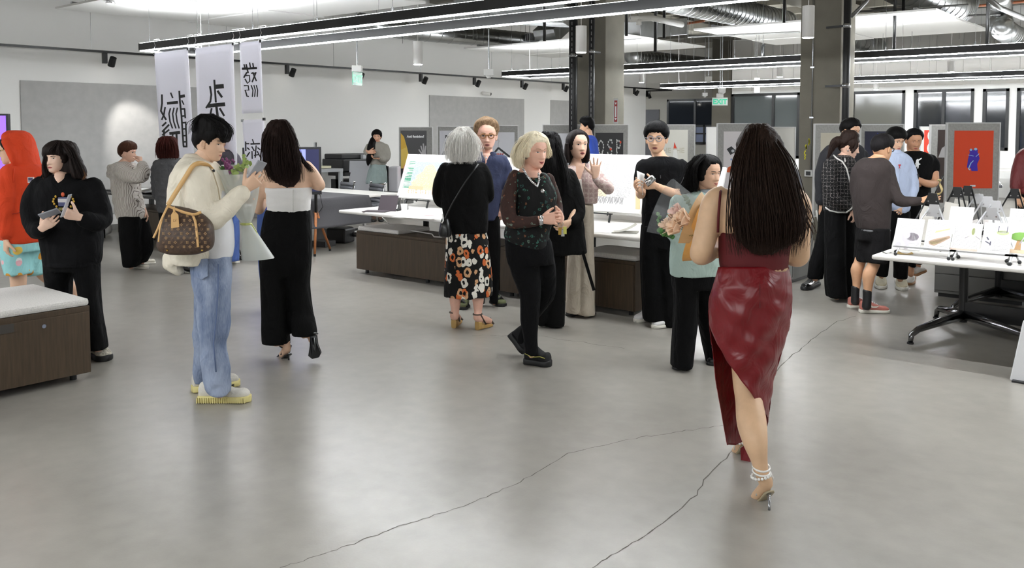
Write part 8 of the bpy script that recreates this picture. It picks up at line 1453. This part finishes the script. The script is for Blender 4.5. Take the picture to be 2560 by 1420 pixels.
f.head(2122, 326, 394, 66, 14, eye=366, lips=(180, 100, 96), eyeh=.012); f.neck(2106, 396, 0, .046); HT = (40, 29, 25); f.hair(HT, .022, hf=.76, temple=.6, side=.3, ear=.56, nape=.2, seed=17, part=.3, extra=[f.rows([(325, 2114, 2134, .1), (331, 2106, 2142, .16), (342, 2101, 2147, .18), (352, 2098, 2130, .17), (360, 2098, 2110, .14)], e=2.2), f.limb([(2104, 350, 0, .045), (2092, 354, .0, .05), (2084, 362, -.0, .04), (2076, 378, -.02, .025), (2072, 392, -.03, .01)]), f.limb([(2138, 345, -.06, .03), (2140, 365, -.08, .022), (2130, 382, -.09, .012)])], vox=.008, wr=.005, sc=(50, 50, 12)); f.locks(HT, [[(2090, 352, -.04), (2080, 366, -.06), (2074, 385, -.06), (2068, 398, -.05)], [(2086, 356, -.02), (2076, 372, -.03), (2072, 395, -.03)]], 26, 5, .003, .014)
R = [(388, 2086, 2122, .17), (396, 2072, 2132, .3), (412, 2064, 2138, .36), (450, 2060, 2138, .38), (490, 2060, 2137, .38), (520, 2062, 2132, .38), (531, 2064, 2128, .37)]; core(f, R, .28); f.cloth('tweed_jacket', [f.rows(R), f.limb([(2076, 410, -.16, .066), (2072, 455, -.2, .068), (2084, 495, -.22, .062), (2108, 512, -.22, .054), (2122, 520, -.2, .046)])], M_TWEED, .0135, 3, .005)
TRM = mat('white_braid', (206, 204, 200), .8, bump=.6, bscale=200)
def trim(pts, r=.0075): mb = MB(); mb.tube([f.p(*q) for q in pts], r, 6); f.mb('braid_trim', mb, TRM, smooth=True)
trim([(2084, 388, -.06), (2092, 396, -.17), (2106, 404, -.2), (2116, 420, -.2), (2124, 450, -.195), (2130, 480, -.19), (2134, 510, -.17), (2132, 524, -.16)]); trim([(2063, 518, -.19), (2075, 527, -.21), (2095, 531, -.21), (2115, 531, -.205), (2130, 526, -.17)]); trim([(2112, 396, -.14), (2113, 404, -.19)], .006); trim([(2116, 531, -.24), (2128, 522, -.25), (2132, 514, -.22)], .008)
mb = MB(); mb.sphere(f.hw(-.35, .02, .33), .009, 8, 6); f.mb('earring', mb, M_CHROME, smooth=True); f.skin.append(f.limb([(2115, 516, -.21, .03), (2130, 524, -.2, .025)])); f.hand(2130, 523, -.2, (.4, -.9, 0), (-.5, 0, .6), -1, .5, .17)
legs(f, [(525, 2064, 2110, .26, -.06), (620, 2064, 2112, .26, -.08), (700, 2064, 2114, .26, -.08), (742, 2068, 2116, .27, -.08)], [(525, 2090, 2132, .26, .06), (620, 2092, 2136, .26, .08), (700, 2094, 2136, .26, .08), (738, 2096, 2136, .26, .08)], BLK('black_palazzo', (13, 13, 14)), wr=.005, sc=(14, 14, 2)); f.shoe((2090, 742), (2116, 746), HL, SOLE_B, .05, .036, .015); f.shoe((2112, 736), (2138, 740), HL, SOLE_B, .05, .036, .015); f.done()
f = Fig('man with glasses in a dark brown sweater and shorts pointing at the cards', 2170, 780, .0125, (200, 154, 120), Y=7.92)
f.head(2205, 333, 403, 118, 8, hair_t=.03, mo=0); f.neck(2186, 404, 0, .056); f.hair((26, 24, 25), .02, hf=.8, temple=.68, side=.5, ear=.58, nape=.3, seed=18, top=.5, jag=.04); glasses(f, M_DARK, .085, thick=.004)
R = [(394, 2164, 2208, .2), (402, 2150, 2218, .3), (418, 2138, 2226, .36), (450, 2133, 2228, .37), (500, 2133, 2225, .34), (545, 2138, 2222, .32), (572, 2145, 2221, .31)]; core(f, R, .28); SW = fab('brown_knit', (54, 47, 46), .9, .2, 260, .06)
f.cloth('sweater', [f.rows(R), f.limb([(2216, 422, -.06, .068), (2226, 455, -.1, .062), (2240, 490, -.14, .056), (2254, 503, -.17, .052), (2278, 504, -.2, .044), (2300, 502, -.22, .038)]), f.limb([(2146, 424, 0, .06), (2140, 470, .04, .06), (2150, 510, .1, .055)])], SW, .0125, 3, .006); f.skin.append(f.limb([(2285, 503, -.21, .032), (2306, 501, -.23, .027)])); f.hand(2304, 501, -.23, (.95, .2, -.05), (-.15, .75, -.6), 1, .18, .185, .1); f.skin.append(f.limb([(2150, 500, .1, .034), (2160, 540, .12, .028)])); f.hand(2160, 540, .12, (.2, -1, 0), (-.5, 0, -.5), -1, .4)
SHT = BLK('black_shorts', (34, 32, 34)); f.cloth('shorts', [f.rows([(568, 2144, 2200, .26, -.0), (610, 2140, 2186, .24, .04), (652, 2138, 2172, .22, .06)]), f.rows([(568, 2160, 2221, .26, -.04), (615, 2168, 2221, .25, -.06), (657, 2166, 2213, .23, -.08)]), f.rows([(566, 2144, 2221, .3), (600, 2140, 2221, .28)])], SHT, .012, 3, .006); f.cloth('waistband', [f.rows([(570, 2144, 2222, .315), (577, 2144, 2222, .315)])], fab('grey_band', (110, 110, 112), .8), .01, 1, .001)
f.skin.append(f.limb([(2158, 620, .06, .062), (2150, 655, .06, .052), (2142, 675, .06, .055), (2142, 705, .06, .04), (2139, 735, .06, .032), (2137, 752, .06, .034)])); f.skin.append(f.limb([(2192, 625, -.08, .064), (2184, 662, -.08, .054), (2172, 688, -.08, .057), (2170, 715, -.08, .042), (2168, 745, -.08, .033), (2166, 765, -.08, .035)]))
f.cloth('sock', [f.limb([(2139, 718, .06, .038), (2138, 735, .06, .037), (2138, 756, .06, .04)])], M_DARK, .009, 2, 0); f.cloth('sock', [f.limb([(2168, 726, -.08, .04), (2168, 745, -.08, .039), (2166, 768, -.08, .042)])], M_DARK, .009, 2, 0)
PK = mat('pink_leather', (190, 116, 104), .55); sn = f.shoe((2150, 781), (2221, 782), PK, SOLE_W, .085, .05, .032, lace=M_PAPER); mb = MB(); c = G(2180, 781)-FW*.052+UP*.065; mb.add([c+RT*x+UP*y-FW*(.004-.1*abs(x)*.1) for x, y in ((-.075, .04), (-.055, .012), (-.02, -.012), (.015, -.012), (.055, .012), (.02, .002), (-.015, .002), (-.045, .02))], [(0, 1, 7), (1, 2, 6, 7), (2, 3, 5, 6), (3, 4, 5)]); f.mb('swoosh', mb, SOLE_W, sn); sn = f.shoe((2122, 770), (2184, 769), PK, SOLE_W, .085, .05, .032, lace=M_PAPER); f.done()
f = Fig('man in a light blue oxford shirt with a small red heart emblem', 2235, 722, .0155, (214, 172, 144), Y=9.08)
f.head(2238, 316, 376, 14, 18, eye=350); f.neck(2232, 384, 0, .056); f.hair((17, 16, 16), .03, hf=.7, temple=.6, side=.46, ear=.55, nape=.2, seed=19, top=.6, jag=.04)
R = [(378, 2212, 2252, .16), (386, 2192, 2266, .22), (400, 2180, 2274, .27), (440, 2174, 2276, .29), (490, 2190, 2274, .29), (520, 2212, 2270, .28), (531, 2224, 2262, .26)]; core(f, R, .26); OX = fab('oxford_blue', (184, 196, 222), .8, .1, 260, .04); f.cloth('oxford_shirt', [f.rows(R), f.limb([(2262, 402, 0, .07), (2276, 435, -.0, .072), (2280, 470, -.02, .066), (2270, 500, -.08, .055)]), f.limb([(2190, 402, 0, .07), (2182, 440, 0, .07), (2190, 490, -.1, .06)])], OX, .014, 3, .009); f.cloth('collar', [f.rows([(374, 2216, 2248, .18), (384, 2206, 2256, .21)])], OX, .011, 2, .002)
mb = MB(); fr = Frame(f.p(2249, 414, -.165), RT, UP); fr.disc(mb, -.006, .006, .008, .008, 0, 8).m; fr.disc(mb, .006, .006, .008, .008, .0003, 8); fr.poly(mb, [(-.013, .004), (0, -.014), (.013, .004)], .0006); fr.stroke(mb, [(0, -.012), (-.006, -.03)], .005, .0009); fr.stroke(mb, [(0, -.012), (.006, -.03)], .005, .001); f.mb('heart_emblem', mb, mat('emblem_red', (176, 50, 56), .7))
f.skin.append(f.limb([(2272, 495, -.08, .03), (2262, 512, -.12, .026)])); f.hand(2262, 512, -.12, (-.5, -.7, 0), (-.3, 0, .7), 1, .5); f.skin.append(f.limb([(2190, 485, -.1, .032), (2216, 487, -.22, .027)])); f.hand(2216, 487, -.22, (.6, .6, -.3), (.3, .3, .8), -1, .6)
legs(f, [(525, 2206, 2246, .24), (610, 2196, 2226, .2), (690, 2191, 2216, .17)], [(525, 2232, 2272, .24), (610, 2236, 2270, .2), (697, 2235, 2266, .17)], BLK('black_chino', (17, 17, 19)), wr=.006); CS = mat('cream_sneaker', (206, 196, 168), .75, var=.1, vscale=40); f.shoe((2203, 702), (2202, 723), CS, SOLE_W, .095, .055, .035, lace=M_PAPER); f.shoe((2250, 706), (2256, 727), CS, SOLE_W, .095, .055, .035, lace=M_PAPER); f.done()
mb = MB(); fr = Frame(f.p(2236, 466, -.28), RT*.8-FW*.5, UP*.8+FW*.4); fr.rect(mb, -.03, .03, -.06, .06, -.004, .004); tag(mb.build('smartphone', mat('blue_phone', (120, 130, 190), .2, emit=.2), bevel=.003), 'bluish phone between the brown sweater and the light blue shirt', 'smartphone')
f = Fig('man in a black polo shirt with a white rider emblem, arms folded', 2290, 715, .0155, (196, 146, 114), Y=9.3)
f.head(2284, 314, 376, -6, 16, eye=350, wk=1.03, eyeh=.012); f.neck(2286, 384, 0, .06); f.hair((15, 14, 15), .016, hf=.84, temple=.72, side=.5, ear=.6, nape=.3, seed=20, top=.5, jag=.04)
R = [(379, 2266, 2308, .18), (386, 2252, 2322, .24), (400, 2242, 2332, .28), (440, 2246, 2328, .29), (490, 2256, 2322, .28), (540, 2262, 2320, .27)]; core(f, R, .26); PO = BLK('black_pique', (16, 16, 18)); f.cloth('polo_shirt', [f.rows(R), f.limb([(2322, 398, 0, .07), (2333, 412, -.02, .072), (2332, 426, -.03, .07)]), f.limb([(2252, 398, 0, .07), (2242, 412, 0, .07), (2240, 428, -.03, .068)])], PO, .0135, 3, .006); f.cloth('collar', [f.rows([(377, 2270, 2302, .17), (384, 2260, 2312, .22)])], PO, .011, 2, .002)
f.skin.append(f.limb([(2333, 410, -.02, .048), (2336, 440, -.06, .048), (2334, 458, -.1, .046), (2314, 458, -.2, .04), (2290, 446, -.24, .03)])); f.skin.append(f.limb([(2242, 415, -.02, .048), (2246, 455, -.1, .042), (2275, 462, -.2, .03)])); f.hand(2290, 446, -.24, (-.9, .2, 0), (0, .2, .9), 1, .6); f.hand(2277, 461, -.2, (.9, .1, -.1), (0, .3, .9), -1, .6)
mb = MB(); mb.tube([f.p(2291, 443, -.235)+(UP*math.cos(q)+FW*math.sin(q)+RT*.1*math.cos(q))*.034 for q in np.linspace(0, 6.3, 14)], .011, 6); f.mb('wristwatch', mb, M_DARK, smooth=True); mb = MB(); mb.obox(f.p(2288, 440, -.275), RT*.02, FW*.006, UP*.024); f.mb('watch_face', mb, mat('watch_glass', (60, 66, 100), .15), bevel=.004)
fr = Frame(f.p(2294, 410, -.165), RT, UP); mb = MB(); k_ = .00425
for s_ in ([(2303, 396), (2297, 400), (2292, 404)], [(2292, 400), (2290, 410)], [(2289, 408), (2296, 412), (2300, 410)]): fr.stroke(mb, [((x-2294)*k_, (410-y)*k_) for x, y in s_], .012, 0)
for pts in ([(2291, 402), (2296, 400), (2297, 408), (2293, 412), (2289, 410)], [(2288, 408), (2298, 408), (2296, 416), (2289, 417)], [(2289, 415), (2292, 415), (2290, 421), (2288, 420)], [(2294, 415), (2297, 414), (2296, 421), (2293, 421)], [(2292, 399), (2295, 397), (2296, 400), (2293, 402)]): fr.poly(mb, [((x-2294)*k_, (410-y)*k_) for x, y in pts], .001)
f.mb('rider_emblem', mb, mat('emblem_white', (226, 226, 226), .7)); legs(f, [(532, 2262, 2298, .24, .0), (610, 2262, 2292, .2, .04), (668, 2270, 2286, .15, .06)], [(532, 2285, 2319, .24, .0), (610, 2284, 2312, .2, .06), (660, 2286, 2302, .15, .14)], BLK('black_chino'), wr=.006)
f.skin.append(f.limb([(2278, 665, .06, .036), (2277, 688, .06, .034)])); f.skin.append(f.limb([(2294, 655, .14, .036), (2294, 674, .16, .034)])); GS = mat('white_suede', (206, 202, 196), .75); GUM = mat('gum_sole', (150, 108, 72), .6); f.shoe((2279, 695), (2272, 713), GS, GUM, .085, .05, .028, lace=M_PAPER); f.shoe(f.p(2288, 690, .14), f.p(2313, 677, .16), GS, GUM, .085, .05, .028); f.done()
f = Fig('person in a maroon jacket cut off by the right edge', 2590, 720, .018, SK2, Y=9.2)
f.head(2590, 300, 362, -60, 4, eye=334); f.neck(2588, 370, 0, .056); f.hair((20, 18, 18), .03); R = [(368, 2568, 2608, .16), (376, 2552, 2628, .24), (396, 2543, 2640, .28), (440, 2540, 2640, .28), (486, 2540, 2638, .28)]; core(f, R, .26); f.cloth('maroon_jacket', [f.rows(R), f.limb([(2558, 390, 0, .075), (2546, 430, 0, .072), (2540, 470, -.04, .06)])], fab('maroon_leather', (96, 30, 32), .5, .1), .017, 3, .006); f.skin.append(f.limb([(2542, 460, -.04, .036), (2546, 490, -.08, .028)])); f.hand(2546, 490, -.08, (.2, -.9, 0), (.5, 0, .4), 1, .5); legs(f, [(478, 2548, 2592, .24), (690, 2556, 2582, .18)], [(478, 2585, 2632, .24), (690, 2590, 2616, .18)], BLK(), vox=.018); f.shoe((2570, 705), (2560, 715), HL, SOLE_B); f.shoe((2604, 705), (2596, 715), HL, SOLE_B); f.done()

D.scenes.remove(TMP)
